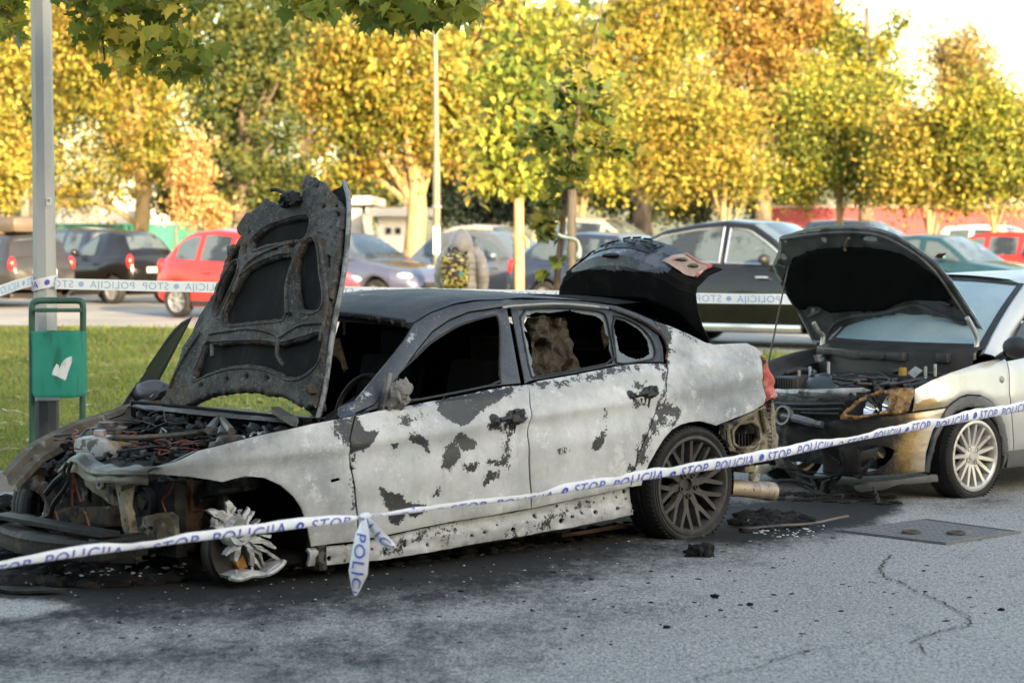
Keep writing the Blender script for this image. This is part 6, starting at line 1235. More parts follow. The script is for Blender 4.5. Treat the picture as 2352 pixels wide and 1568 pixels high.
lt_ = [Vector(mOH(.03)(u, v)) for u, v in OP(R5([(905, 262), (885, 300), (872, 345), (885, 365)]))]; MB().tube(smooth_curve(lt_, 4), .011, 6).build("bonnet_catch", mat("rusted_catch", (.16, .11, .075), .6, .4), oh)
fl = [Vector(mOH(-.05)(u, v)) for u, v in OP(R5([(1575, 462), (1600, 440), (1650, 440), (1672, 432), (1640, 470), (1610, 475)]))]; MB().prism(fl, on_ * .012).build("melted_flap", M_crust, oh)
pr0 = Vector(mOH(.03)(*OP(R5([(405, 490)]))[0])); pr1 = O.on(*R5([(210, 1350)])[0], y=-.55); pr2 = pr1 + (pr1 - pr0) * .12
MB().tube([pr0, pr1, pr2], .006, 6).build("prop_rod", M_steel, ope)
for L, y_ in (([(595, 985), (640, 1060), (672, 1090), (668, 1170), (650, 1235)], -.62), ([(1875, 940), (1930, 1040), (1958, 1110), (1955, 1180), (1930, 1240), (1935, 1290)], .60)): MB().tube(smooth_curve([O.on(a, b, y=y_) for a, b in R5(L)], 4), .016, 8).build("bonnet_hinge", M_silver, ope)
# windscreen, pillars, roof, side glass
pb = O.on(2258, 803, y=.64); pt = O.on(2351, 652, y=.53)
def wsc(u, v, off=0):    # u across -1..1, v up 0..1
    xb = pb.x + .20 * (1 - u * u); xt = pt.x + .10 * (1 - u * u); yb, yt = .655, .54
    x = xb + (xt - xb) * v; return Vector((x + off, u * (yb + (yt - yb) * v), pb.z - .0 * u + (pt.z - pb.z) * v + .035 * (1 - u * u) * v + .02 * math.sin(math.pi * v) + off))
MB().grid([[wsc(-1 + 2 * i / 20, j / 14) for i in range(21)] for j in range(15)]).build("windscreen", M_windsc, ope, recalc=False)
MB().grid([[wsc(u * k, v, .003) for k in (.93, 1.0)] for u in (1,) for v in np.linspace(0, 1, 9)]).grid([[wsc(-k, v, .003) for k in (.93, 1.0)] for v in np.linspace(0, 1, 9)]).grid([[wsc(u, v, .003) for u in np.linspace(-1, 1, 17)] for v in (0, .07)]).grid([[wsc(u, v, .003) for u in np.linspace(-1, 1, 17)] for v in (.95, 1.0)]).build("windscreen_border", M_black, ope, recalc=False)
for s in (1, -1):
    rows = []
    for v in np.linspace(-.06, 1, 14):
        q = wsc(s, v); q.y = s * abs(q.y); rows.append([q + Vector((.01, -s * .01, -.004)), q + Vector((0, s * .012, .008)), q + Vector((-.05, s * .035, -.004)), q + Vector((-.11, s * .045, -.03)), q + Vector((-.125, s * .040, -.045))])
    ap = MB().grid(rows).build("windscreen_pillar", M_silver, ope, recalc=True); set_wear(ap, const_wear(0))
rows = []
for i in range(17):
    f = i / 16; x = pt.x - 1.75 * f; zz = pt.z + .03 * math.sin(math.pi * min(1, f * .8 + .12)) - .10 * max(0, f - .6) ** 2 * 4; hw = .575 - .03 * f
    rows.append([(x + .10 * (1 - u * u) * (1 - f), u * hw, zz + .045 * (1 - u * u) - .035 * max(0, abs(u) - .8) / .2) for u in np.linspace(-1, 1, 19)])
M_roofd = mat("dewy_roof", (.52, .53, .54), .45, .35, layers=[(90, (.66, .67, .68), .55, .65), (4, (.45, .46, .47), .4, .6)], bump=(120, .3, .003))
MB().grid(rows).build("roof", M_roofd, ope, recalc=False)
sg = [(pb.x - .22, .955), (pb.x - .36, 1.06), (pt.x - .17, pt.z - .07), (-1.62, pt.z - .03), (-1.62, .965)]
for s in (1, -1):
    o_ = panel("side_window", sg, [], lambda x, z: (x, wO(x, z) - .01, z), mat("side_glass", (.03, .04, .045), .08, spec=.8), ope, .06, .006, (0, 1, 0), 0, 0)
    if s < 0: mirrored(o_); bpy.data.objects.remove(o_)
o_ = panel("side_window", [(-1.68, .97), (-1.68, pt.z - .03), (-2.3, pt.z - .08), (-2.75, 1.0)], [], lambda x, z: (x, wO(x, z) - .01, z), bpy.data.materials["side_glass"], ope, .08, .006, (0, 1, 0), 0, 0); mirrored(o_)
for s in (1, -1):
    rw = [[(x, s * wO(x, .93), .93), (x, s * (wO(x, .96) + .004), .97)] for x in np.linspace(-.62, -2.9, 12)]; MB().grid(rw).build("window_sill", M_silver, ope)
MB().grid([[(-2.62, -.5, 1.36), (-2.62, .5, 1.36)], [(-2.95, -.6, 1.0), (-2.95, .6, 1.0)], [(-3.06, -.62, .9), (-3.06, .62, .9)], [(-3.06, -.62, .3), (-3.06, .62, .3)]]).build("tailgate", M_silver, ope)
pm = O.on(*R5([(2290, 1190)])[0], y=.90); MB().blob(pm, .10, 3, .08, 3, (.6, 1.0, .72)).tube([pm + Vector((0, -.08, -.04)), pm + Vector((-.02, -.16, -.08))], .025, 8).build("door_mirror", M_black, dro)
pm = O.on(*R5([(800, 1100)])[0], y=-.93); MB().blob(pm, .105, 5, .08, 3, (.6, 1.0, .75)).tube([pm, pm + Vector((0, .2, -.06))], .025, 8).build("door_mirror", M_silver, ope)
# scuttle, wipers, engine bay
cwl = MB(); rows = []
for u in np.linspace(-1, 1, 25): q = wsc(u, .02); rows.append([q + Vector((.01, 0, .01)), q + Vector((.07, 0, -.01)), q + Vector((.12, 0, -.03)), q + Vector((.13, 0, -.10)), q + Vector((.13, 0, -.3))])
cwl.grid(rows)
for k in range(14): q = wsc(rng.uniform(-.9, .9), .0); cwl.box(q + Vector((.12, 0, -.05)), (.05, rng.uniform(.05, .22), rng.uniform(.03, .06)), bev=.008)
cwl.build("scuttle_panel", M_black, ope)
for L, A in (([(815, 1182), (930, 1180), (1075, 1200)], [(930, 1178), (960, 1195), (1000, 1225)]), ([(1162, 1168), (1400, 1172), (1660, 1188)], [(1400, 1160), (1560, 1150), (1700, 1160), (1850, 1215), (1870, 1240)])):
    pts = []
    for a, b in L + A:
        p = O.on(a, b, x=pb.x + .2)
        for _ in range(8):
            u = max(-1, min(1, p.y / .64)); p = O.on(a, b, x=pb.x + .20 * (1 - u * u) + (pt.x - pb.x) * max(0, (p.z - pb.z) / (pt.z - pb.z)) + .03)
        pts.append(p)
    n = len(L); wm = MB(); wm.tube(pts[:n], [.010, .014, .008], 6).tube(pts[n:], [.014] * (len(A) - 1) + [.018], 6).box(pts[n], (.03, .10, .035), bev=.008); wm.build("wiper", M_black, ope)
bay = MB(); bay.box((.0, 0, .40), (.75, 1.35, .36)); bay.build("engine_bay", M_soot, ope, smooth=False)
ecv = MB(); XE = .30; yl, yr_ = O.on(*R6([(725, 200)])[0], x=XE).y, O.on(*R6([(1270, 200)])[0], x=XE).y; zt0 = O.on(*R6([(1180, 100)])[0], x=XE - .18).z
rows = []
for f in np.linspace(0, 1, 15):
    y_ = yl + (yr_ - yl) * f; e_ = 1 - abs(2 * f - 1) ** 6; h_ = (zt0 - .50) * (.72 + .28 * e_); rows.append([(XE + .02, y_, .50), (XE, y_, .50 + h_ * .45), (XE - .03, y_, .50 + h_ * .75), (XE - .09, y_, .50 + h_ * .93), (XE - .2, y_, .50 + h_), (XE - .36, y_, .50 + h_ * .98), (XE - .40, y_, .5)])
ec = ecv.grid(rows).box((XE - .2, (yl + yr_) / 2, .52), (.36, abs(yr_ - yl) - .02, .2)).build("engine_cover", mat("engine_plastic", (.022, .023, .026), .36, layers=[(6, (.034, .036, .04), .45, .65)], bump=(90, .15, .002)), ope, angle=50)
ya, yb_ = O.on(*R6([(575, 190)])[0], x=.34).y, O.on(*R6([(735, 190)])[0], x=.34).y; za = O.on(*R6([(700, 100)])[0], x=.1).z; am = MB(); am.box((.16, (ya + yb_) / 2, za - .12), (.34, abs(yb_ - ya), .22), bev=.015)
for k in range(9): am.box((.16 + .18, min(ya, yb_) + abs(yb_ - ya) * (k + .5) / 9, za - .12), (.02, .010, .20))
am.build("air_filter_box", M_black, ope)
eb = MB()
for k in range(46): eb.blob((rng.uniform(-.25, .36), rng.uniform(.18, .60), rng.uniform(.60, .68)), rng.uniform(.02, .045), k, .6, 2)
for k in range(20):
    c = [Vector((rng.uniform(-.2, .35), rng.uniform(.15, .6), .69))]
    for j in range(3): c.append(c[-1] + Vector((rng.uniform(-.1, .1), rng.uniform(-.12, .12), rng.uniform(-.03, .03))))
    eb.tube(smooth_curve(c, 4), rng.uniform(.006, .014), 6)
eb.box((.05, .46, .64), (.22, .16, .12), rz=.4, bev=.01).build("battery", M_black, ope)
lp_ = [O.on(a, b, x=.06 + (1400 - b) * .0012) for a, b in R5([(1380, 1405), (1445, 1352), (1502, 1385), (1435, 1448)])]; MB().prism(lp_, (0, 0, .004)).build("service_label", mat("label_paper", (.70, .70, .69), .7, layers=[(30, (.5, .5, .5), .55, .6)]), ope)
p = O.on(*R5([(1340, 1385)])[0], x=.10); MB().lathe([(0, .02), (.022, .02), (.026, 0), (.026, -.03)], 16, Matrix.Translation(p)).build("filler_cap", mat("yellow_cap", (.30, .19, .035), .6), ope)
hs = MB()
for k in range(34):
    c = [Vector((rng.uniform(-.28, .30), rng.uniform(-.5, .6), rng.uniform(.64, .72)))]
    for j in range(4): c.append(c[-1] + Vector((rng.uniform(-.10, .10), rng.uniform(-.16, .16), rng.uniform(-.03, .03))))
    for v_ in c: v_.y = max(-.6, min(.62, v_.y)); v_.x = min(v_.x, .34)
    hs.tube(smooth_curve(c, 4), rng.uniform(.005, .016), 6)
hs.build("engine_hose", mat("dusty_hose", (.035, .036, .038), .45, layers=[(7, (.10, .10, .105), .5, .66)]), ope)
mb_ = MB()
for L in ([(600, 1265), (690, 1235), (790, 1290), (740, 1310)], [(590, 1255), (650, 1250), (670, 1300), (610, 1310)]): mb_.prism([O.on(a, b, y=-.50) for a, b in R5(L)], (0, .03, 0))
for (x, y) in R5([(475, 1430), (565, 1400), (720, 1360), (1530, 1400), (1610, 1380)]): mb_.tube([O.on(x, y - 14, x=.2), O.on(x, y + 14, x=.2)], .010, 8)
mb_.build("galvanised_bracket", M_alu, ope)
rows = [[(x, wO(x, z) - .004, z), (x, wO(x, z) - .05, z - .015), (x, wO(x, z) - .09, z - .05), (x, wO(x, z) - .16, z - .07), (x, wO(x, z) - .18, z - .3)] for x, z in SO(FENO[0:6])]
MB().grid(rows).build("wing_channel", M_black, ope); MB().grid([[(p[0], -p[1], p[2]) for p in r] for r in rows]).build("wing_channel", M_black, ope)
# wheels
q = O.on(2239, 1046, y=.805); wheel("front_wheel", ope, Vector((q.x, .715, q.z)), .278, .19, .210, spokes='slim', rim=M_alloy)
wheel("front_wheel", ope, Vector((q.x, -.715, q.z)), .278, .19, .210, spokes='slim', rim=M_alloy, side=-1)
for s in (1, -1): wheel("rear_wheel", ope, Vector((-2.49, s * .715, q.z)), .278, .19, .210, spokes='slim', rim=M_alloy, side=s)
for xw in (q.x, -2.49):
    for s in (1, -1):
        MB().grid([[(xw + .34 * math.cos(a), s * y, q.z + .33 * math.sin(a)) for a in np.linspace(-.3, math.pi + .3, 22)] for y in (.80, .65, .5)]).build("wheel_housing", M_soot, ope, recalc=False)
MB().box((-1.2, 0, .24), (3.2, 1.35, .10)).box((-1.3, 0, .60), (1.9, 1.3, .5)).build("floor_pan", M_soot, ope, smooth=False)
# ================================================================== PARKED CARS BEHIND THE LAWN
def paint(name, c, metal=.35, rough=.28, coat=.7): return mat(name, c, rough, metal, layers=[(1.5, tuple(min(1, x * 1.12) for x in c), .45, .65)], coat=coat)
M_cglass = mat("car_glass", (.075, .10, .115), .10, spec=.9, layers=[(1.1, (.02, .024, .026), .46, .54), (2.3, (.15, .19, .21), .6, .7)]); M_head = mat("headlight_lens", (.70, .72, .74), .12, .3, spec=.8); M_tail = mat("tail_lens", (.50, .02, .02), .2, spec=.7)  # car glass: bluish patchy colour imitates sky reflections
M_plate = mat("plate", (.72, .72, .70), .5); M_trimb = mat("trim_black", (.02, .02, .02), .5); M_arim = mat("car_alloy", (.45, .45, .46), .35, .7); M_brt = mat("bright_trim", (.72, .74, .76), .2, .9)
def simple_wheel(par, c, r, w, side):
    M = Matrix.Translation(c) @ Matrix.Rotation(R(-90 * side), 4, 'X'); h = w / 2; ri = r * .66
    o = MB().lathe([(ri, -h), (r * .9, -h), (r, -h * .6), (r, h * .6), (r * .92, h), (ri, h * .92)], 36, M, closed=True).build("wheel", M_tyre, par)
    rb = MB().lathe([(ri, h * .9), (ri * .93, h * .85), (ri * .9, -h * .2), (0, -h * .2)], 36, M)
    for k in range(7):
        a = 2 * math.pi * k / 7; T = M @ Matrix.Rotation(a, 4, 'Z'); rb.box(T @ Vector((ri * .52, 0, h * .70)), (ri * .86, ri * .17, .02), M=T.to_3x3().to_4x4())
    rb.lathe([(0, h * .85), (ri * .2, h * .8), (ri * .24, h * .5)], 16, M); rb.build("rim", M_arim, o); return o
def gen_car(name, label, px, Y, hdg, col, L=4.2, Wd=1.75, H=1.48, wb=2.6, fo=.85, hood=.93, cowl=.95, wstop=.35, roofend=.62, rbase=.12, belt=(.95, 1.0), wins=((.13, .265), (.295, .46), (.49, .68)), roofm=None, ground=.075, tumb=.42, deck=None, rails=False, trim=None, box=False, wr=.31, group="cars parked beyond the lawn", cat="car", tail_h=.28, open_roof=None):
    """x = 0 at the tail, L at the nose; window and pillar positions are fractions measured from the tail"""
    b = at(px, 600, Y); M = Matrix.Translation((b.x, Y, ground)) @ Matrix.Rotation(R(hdg), 4, 'Z') @ Matrix.Translation((-L / 2, 0, 0))
    t = thing(name, label, cat, M=M, group=group); m = col
    hw = Wd / 2; xr = L - fo - wb; xf = L - fo; xc = cowl_x = L * (1 - .30) if cowl == .95 else cowl; xw = xc - (H - hood) * 1.35; xe = L * (1 - roofend) * .55; xb = L * rbase * .35
    if deck: xe, xb = deck
    TOP = [(0, .80), (.05, belt[1] - .02), (.25, belt[1]), (xb + .1, belt[1]), (xc - .4, belt[0]), (xc, hood + .03), (xc + .25, hood + .0), (L - .35, hood - .13), (L - .08, hood - .27), (L, hood - .36)]
    RO = [(xb, belt[1] + .0), (xe - (xe - xb) * .35, H - .12), (xe, H - .04), ((xe + xw) / 2, H), (xw, H - .04), (xw + (xc - xw) * .4, H - .04 - (H - .04 - hood) * .33), (xc + .05, hood + .0)]
    zt = lambda x: lerp(x, [p[0] for p in TOP], [p[1] for p in TOP]); zr = lambda x: lerp(x, [p[0] for p in RO], [p[1] for p in RO])
    w_ = lambda x: hw * lerp(x, [0, .08, .35, .9, L - 1.0, L - .5, L - .15, L], [.80, .88, .95, 1, 1, .95, .80, .60])
    def zb(x):
        z = lerp(x, [0, .4, L - .5, L], [.38, .20, .20, .26])
        for q in (xr, xf):
            d = abs(x - q)
            if d < wr + .06: z = max(z, wr + math.sqrt((wr + .06) ** 2 - d * d))
        return z
    xs = sorted(set([round(x, 3) for x in np.linspace(0, L, 60)] + [round(q + s * (wr + .06) * f, 3) for q in (xr, xf) for s in (-1, 1) for f in (1.001, .99, .93, .8)])); rows = []
    for x in xs:
        w = w_(x); a, c = zb(x), zt(x); mid = max(a + .02, .50)
        h_ = [(w - .10, a), (w - .02, a + .01), (w, mid), (w + .005, min(mid + .18, c - .12)), (w - .03, c - .07), (w - .07, c - .015), (w - .13, c + .005), (w * .5, c + .03), (0, c + .04)]
        rows.append([(x, y, z) for y, z in h_] + [(x, -y, z) for y, z in h_[-2::-1]])
    mb = MB().grid(rows); k = len(rows[0]); mb.f.append(tuple(range(k))); mb.f.append(tuple((len(rows) - 1) * k + i for i in range(k - 1, -1, -1))); mb.m += [0, 0]
    mb.box((L / 2, 0, .24), (L * .86, Wd * .70, .10))
    body = mb.build("body", m, t, angle=40)
    gx = np.linspace(xb, xc + .03, 46); gr = []
    side = lambda x, z: w_(x) - .085 - max(0, z - zt(x)) * tumb
    for x in gx:
        z1 = max(zr(x), zt(x) + .005); z0 = zt(x) - .01; y0 = w_(x) - .085; y1 = side(x, z1 - .03); h_ = [(y0, z0), (y0 - .3 * (y0 - y1), z0 + (z1 - .03 - z0) * .3), (y1, z1 - .03), (y1 - .05, z1), (y1 * .5, z1 + .025), (0, z1 + .032)]
        gr.append([(x, y, z) for y, z in h_] + [(x, -y, z) for y, z in h_[-2::-1]])
    cab = MB().grid(gr).build("roof", roofm or m, t, angle=45)
    for s in (1, -1):
        for a, c in wins:
            x0, x1 = L * a, L * c; P = []
            for x in np.linspace(x0, x1, 12):
                z0 = zt(x) + .03; z1 = max(z0 + .005, zr(x) - .085); P.append([(x, s * (side(x, z) + .006), z) for z in np.linspace(z0, z1, 5)])
            MB().grid(P).build("side_window", M_cglass, t)
            if trim:
                q = [Vector(p[0]) for p in P] + [Vector(p[-1]) for p in P[::-1]]; q = [v + Vector((0, s * .006, 0)) for v in q]; MB().tube(q + [q[0]], .014, 5, cap=False).build("window_trim", trim, t)
        MB().blob((xc - .42, s * (hw + .07), belt[0] + .10), .10, 3, .06, 2, (.75, 1.05, .72)).tube([(xc - .42, s * (hw - .05), belt[0] + .04), (xc - .42, s * (hw + .05), belt[0] + .08)], .025, 6).build("door_mirror", m if not trim else M_trimb, t)
        for fx_ in (.36, .60): MB().box((L * fx_, s * (hw + .012), belt[0] - .14), (.19, .03, .03), bev=.01).build("door_handle", m if not trim else M_brt, t)
        MB().blob((L - .30, s * (w_(L - .3) - .10), hood - .235), .2, 5, .05, 3, (1.0, .62, .36)).build("headlight", M_head, t)
        MB().blob((.11, s * (w_(.1) - .07), belt[1] - .14), .2, 7, .05, 3, (.42, .42, tail_h * 3)).build("tail_lamp", M_tail, t)
        simple_wheel(t, (xr, s * (hw - .10), wr), wr, .2, s); simple_wheel(t, (xf, s * (hw - .10), wr), wr, .2, s)
        MB().box(((xr + xf) / 2, s * (hw - .02), .27), (wb - 2 * wr - .16, .05, .10), bev=.015).build("sill", M_trimb if not trim else M_brt, t)
        if rails: MB().tube(smooth_curve([(xe + .05, s * (side(xe, H) - .06), H + .0), (xe + .15, s * (side(xe, H) - .05), H + .05), (xw - .1, s * (side(xw, H) - .05), H + .05), (xw + .05, s * (side(xw, H) - .06), H - .01)], 5), .018, 6).build("roof_rail", M_brt, t)
    def cap(x0, x1, nm, k):
        P = []
        for x in np.linspace(x0, x1, 12):
            z1 = max(zr(x), zt(x) + .005); y1 = (side(x, z1 - .03) - .045) * k; P.append([(x, v * y1, z1 + .006 + .03 * (1 - v * v)) for v in np.linspace(-1, 1, 11)])
        MB().grid(P).build(nm, M_cglass, t)
    cap(xw + .03, xc - .02, "windscreen", .97); cap(xb + (.10 if not deck else .04), xe - (xe - xb) * .30, "rear_window", .92)
    MB().box((L + .012, 0, .40), (.03, .52, .11)).build("number_plate", M_plate, t, smooth=False); MB().box((-.012, 0, .72), (.03, .52, .11)).build("number_plate", M_plate, t, smooth=False)
    MB().box((L - .05, 0, .52), (.14, Wd * .5, .12), bev=.03).box((L - .03, 0, .33), (.12, Wd * .6, .10), bev=.03).build("grille", M_trimb, t)
    return t, M
P_red = paint("red_paint", (.62, .03, .025), .1); P_silv = paint("pale_silver", (.55, .57, .60), .6); P_black = paint("black_paint", (.007, .006, .0055), .0, .22, .5); P_brown = paint("dark_wagon_paint", (.035, .030, .028), .3)
P_blue = paint("blue_grey_paint", (.115, .125, .19), .5); P_grey = paint("steel_grey_paint", (.15, .165, .19), .5); P_beige = paint("beige_paint", (.52, .44, .34), .3); P_navy = paint("dark_blue_paint", (.03, .04, .07), .4); P_teal = paint("teal_paint", (.018, .06, .075), .3); P_white = paint("white_paint", (.70, .70, .68), .05)
gen_car("hatchback", "bright red hatchback parked behind the burnt car's raised bonnet", 598, 43, -36, P_red, L=3.8, Wd=1.64, H=1.56, wb=2.4, fo=.78, belt=(.95, 1.02), wr=.30)
gen_car("hatchback", "pale silver hatchback just behind the bright red one", 610, 49.5, -40, P_silv, H=1.58, belt=(.98, 1.05))
gen_car("city_car", "small boxy black car showing its red tail lights and rear, left of the red hatchback", 255, 52, 140, P_black, L=2.9, Wd=1.6, H=1.52, wb=1.87, fo=.5, wins=((.40, .62),), wr=.29, belt=(.98, 1.02))
t4, M4 = gen_car("estate_car", "dark estate car behind the grey lamp post, carrying a roof box", -40, 50, 135, P_brown, L=4.5, H=1.46, roofend=.86, wb=2.65)
rb_ = thing("roof_box", "brown-black roof box on the dark estate car behind the grey lamp post", "roof box", M=M4); MB().box((1.55, .0, 1.66), (2.1, .80, .34), bev=.15).box((1.55, 0, 1.50), (1.2, .9, .05)).box((1.55, 0, 1.49), (.06, 1.1, .08)).build("shell", paint("roof_box_shell", (.10, .075, .055), 0, .4, .2), rb_)
MB().box((1.0, .0, 1.50), (.06, 1.2, .05)).build("crossbar", M_trimb, rb_); MB().box((2.1, .0, 1.50), (.06, 1.2, .05)).build("crossbar", M_trimb, rb_)
gen_car("people_carrier", "dark blue people carrier half hidden behind the small boxy black car", 150, 59, 135, P_navy, L=4.3, H=1.58, roofend=.84)
gen_car("hatchback", "blue grey hatchback between the raised burnt bonnet and the walking person", 812, 47, -37, P_blue, H=1.50)
gen_car("hatchback", "steel grey hatchback behind the walking person and the left stake", 1160, 49, -37, P_grey, H=1.53)
gen_car("hatchback", "beige roofed car behind the steel grey hatchback", 1165, 57, -37, P_beige, H=1.66)
gen_car("minivan", "tall beige minivan behind the shade-toned stake, above the burnt boot lid", 1425, 54, -33, P_beige, L=4.4, H=1.82, roofend=.88, belt=(1.05, 1.08), hood=1.02)
gen_car("saloon", "dark saloon with a pale windscreen behind the raised burnt boot lid", 1440, 44, -37, P_navy, L=4.4, H=1.50)
gen_car("off_roader", "large black off-roader with bright window trim between the two raised lids", 1752, 33, -33, P_black, L=4.8, Wd=1.9, H=1.69, wb=2.85, fo=.9, hood=1.10, belt=(1.08, 1.13), deck=(1.75, .35), trim=M_brt, wr=.37, wins=((.22, .455), (.475, .66)), tumb=.36)
gen_car("off_roader", "distant grey off-roader roof above the silver hatchback's bonnet", 2020, 63, -35, P_grey, L=4.5, H=1.80, hood=1.05, belt=(1.08, 1.1), roofend=.84)
gen_car("saloon", "old dark teal saloon behind the silver hatchback's roof", 2170, 46, -38, P_teal, L=4.5, H=1.46, deck=(1.45, .62))
gen_car("estate_car", "pale grey car roof at the right edge behind the red one", 2330, 62, -35, P_white, H=1.66, roofend=.84)
gen_car("hatchback", "red car at the right edge behind the old teal saloon", 2385, 54, -38, P_red, H=1.50)

# ================================================================== PERSON WALKING ON THE LAWN
pp = at(1060, 600, 30); per = thing("person", "person walking away in a padded hooded jacket, carrying a white bag", "person", (pp.x, 30, .12), R(-8)); per.scale = (.93, .93, .915)
def skinned(name, chains, mats, parent, sub=2):
    """chains: lists of (point, radius); chains share points by value; the first point of the first chain is the root"""
    idx = {}; V = []; Rr = []; E = []
    for ch in chains:
        prev = None
        for p, r in ch:
            key = tuple(round(c, 4) for c in p)
            if key not in idx: idx[key] = len(V); V.append(p); Rr.append(r)
            i = idx[key]
            if prev is not None and prev != i: E.append((prev, i))
            prev = i
    me = bpy.data.meshes.new(name); me.from_pydata(V, E, []); o = bpy.data.objects.new(name, me); C.objects.link(o)
    md = o.modifiers.new("skin", 'SKIN'); sv = me.skin_vertices[0].data
    for i, r in enumerate(Rr): sv[i].radius = r if isinstance(r, tuple) else (r, r); sv[i].use_root = (i == 0)
    s = o.modifiers.new("sub", 'SUBSURF'); s.levels = s.render_levels = sub; md.use_smooth_shade = True
    me.materials.append(mats)
    if parent: o.parent = parent
    return o
M_jeans = mat("dark_trousers", (.030, .034, .045), .85); M_jacket = mat("padded_jacket", (.33, .30, .295), .45, layers=[(6, (.40, .36, .36), .45, .65)], bump=(9, .4, .02), spec=.4); M_skin = mat("skin", (.45, .27, .19), .55)
pel = (0, 0, .92); ch = [[(pel, .15), ((0, .0, 1.10), .145), ((0, .01, 1.30), .165), ((0, .0, 1.40), .11), ((0, -.01, 1.47), .055), ((0, -.02, 1.55), .085), ((0, -.01, 1.64), .075)]]
for s in (1, -1):
    st = .16 * s
    ch.append([(pel, .15), ((s * .10, 0, .84), .10), ((s * .11, .04 + st * .3, .48), .065), ((s * .11, .02 - st, .10), .045), ((s * .115, .02 - st + .10, .05), .040), ((s * .12, .02 - st + .17, .035), .028)])
    hand = Vector((s * .27, .04, .83)); ar = [((0, .0, 1.40), .11), ((s * .18, 0, 1.38), .062), ((s * .25, -.02, 1.12), .048), ((s * .265, .02, .90), .032), (tuple(hand), .028)]; ch.append(ar)
    for k in range(4): ch.append([(tuple(hand), .028), ((hand.x + s * .006, hand.y - .022 + k * .017, hand.z - .05), .009), ((hand.x - s * .010, hand.y - .02 + k * .017, hand.z - .085 + .006 * abs(k - 1.5)), .0075)])
    ch.append([(tuple(hand), .028), ((hand.x - s * .012, hand.y + .035, hand.z - .02), .010), ((hand.x - s * .02, hand.y + .045, hand.z - .05), .008)])
skinned("body", ch, M_skin, per)
def ring(z, rx, ry, cy=0, n=24, cx=0): return [(cx + rx * math.cos(a), cy + ry * math.sin(a), z) for a in np.linspace(0, 2 * math.pi, n + 1)]
jk = MB(); rows = []
for i in range(37):
    f = i / 36; z = .80 + .64 * f; puff = .014 * abs(math.sin(f * math.pi * 8)); rx = lerp(f, [0, .3, .75, .92, 1], [.205, .20, .225, .19, .10]) + puff; ry = lerp(f, [0, .3, .75, .92, 1], [.155, .15, .16, .13, .09]) + puff; rows.append(ring(z, rx, ry))
jk.grid(rows)
for s in (1, -1):
    c = smooth_curve([(s * .15, 0, 1.37), (s * .235, 0, 1.28), (s * .285, -.02, 1.10), (s * .285, .02, .95), (s * .275, .03, .87)], 8); jk.tube(c, [.088 + .012 * abs(math.sin(i * .8)) - .0007 * i for i in range(len(c))], 14)
jk.build("jacket", M_jacket, per, angle=0)
hd_ = MB(); rows = []
for i in range(19):
    f = i / 18; z = 1.36 + .33 * f; r = math.sin(math.pi * min(1, .30 + f * .70)) ** .6; rows.append(ring(z, max(.004, .152 * r + .008 * abs(math.sin(f * 14))), max(.004, .165 * r), -.015))
hd_.grid(rows).build("hood", M_jacket, per, angle=0)
tr_ = MB()
for s in (1, -1):
    st = .16 * s; c = smooth_curve([(s * .095, 0, .92), (s * .105, .01, .80), (s * .11, .04 + st * .3, .48), (s * .11, .02 - st, .10)], 5); tr_.tube(c, [.115 - .0035 * i for i in range(len(c))], 12)
tr_.build("trousers", M_jeans, per)
for s in (1, -1): MB().blob((s * .115, .05 - .16 * s, .045), .11, 2, .08, 2, (.45, 1.2, .42)).build("shoe", M_trimb, per)
def mat_camo():
    m, t, b, o = _nodes("backpack_camouflage"); v = _coord(t)
    n = t.nodes.new("ShaderNodeTexVoronoi"); n.inputs['Scale'].default_value = 26; t.links.new(_coord(t, 'Object', (1, 1, 1.7)), n.inputs['Vector']); sp = t.nodes.new("ShaderNodeSeparateColor"); t.links.new(n.outputs['Color'], sp.inputs[0])
    c = _mix(t, _step(t, sp.outputs[0], .50, .52), (.09, .05, .04), (.46, .38, .08)); c = _mix(t, _step(t, sp.outputs[1], .74, .76), c, (.012, .012, .012)); c = _mix(t, _step(t, sp.outputs[2], .90, .92), c, (.60, .58, .40))
    t.links.new(c, b.inputs['Base Color']); b.inputs['Roughness'].default_value = .7; return m
M_camo = mat_camo()
bp = MB(); rows = []
for i in range(21):
    f = i / 20; z = .84 + .54 * f; r = (1 - abs(2 * f - 1) ** 5) ** .5; rows.append([(-.05 + .19 * r * math.copysign(abs(math.cos(a)) ** .6, math.cos(a)), -.24 + .14 * r * math.copysign(abs(math.sin(a)) ** .7, math.sin(a)), z) for a in np.linspace(0, 2 * math.pi, 29)])
bk = bp.grid(rows).build("backpack", M_camo, None, angle=0); tag(bk, "yellow, brown and black camouflage backpack on the walking person's back", "backpack"); bk.matrix_world = per.matrix_world.copy(); bk.location = per.location; bk.rotation_euler = per.rotation_euler; bk.scale = per.scale
MB().box((-.05, -.38, 1.02), (.26, .05, .20), bev=.022).build("front_pocket", M_camo, bk); MB().box((.06, -.40, 1.08), (.05, .02, .06), bev=.008).build("badge", mat("teal_badge", (.03, .35, .32), .5), bk)
MB().tube(smooth_curve([(-.10, -.2, 1.36), (-.05, -.22, 1.43), (0, -.2, 1.36)], 4), .012, 6).build("carry_loop", M_trimb, bk)
for s in (1, -1): MB().tube(smooth_curve([(s * .11 - .03, -.16, 1.34), (s * .13 - .03, -.02, 1.42), (s * .14 - .03, .12, 1.36), (s * .14 - .03, .17, 1.2)], 5), .022, 6).build("strap", M_trimb, bk)
bag = MB(); rows = []
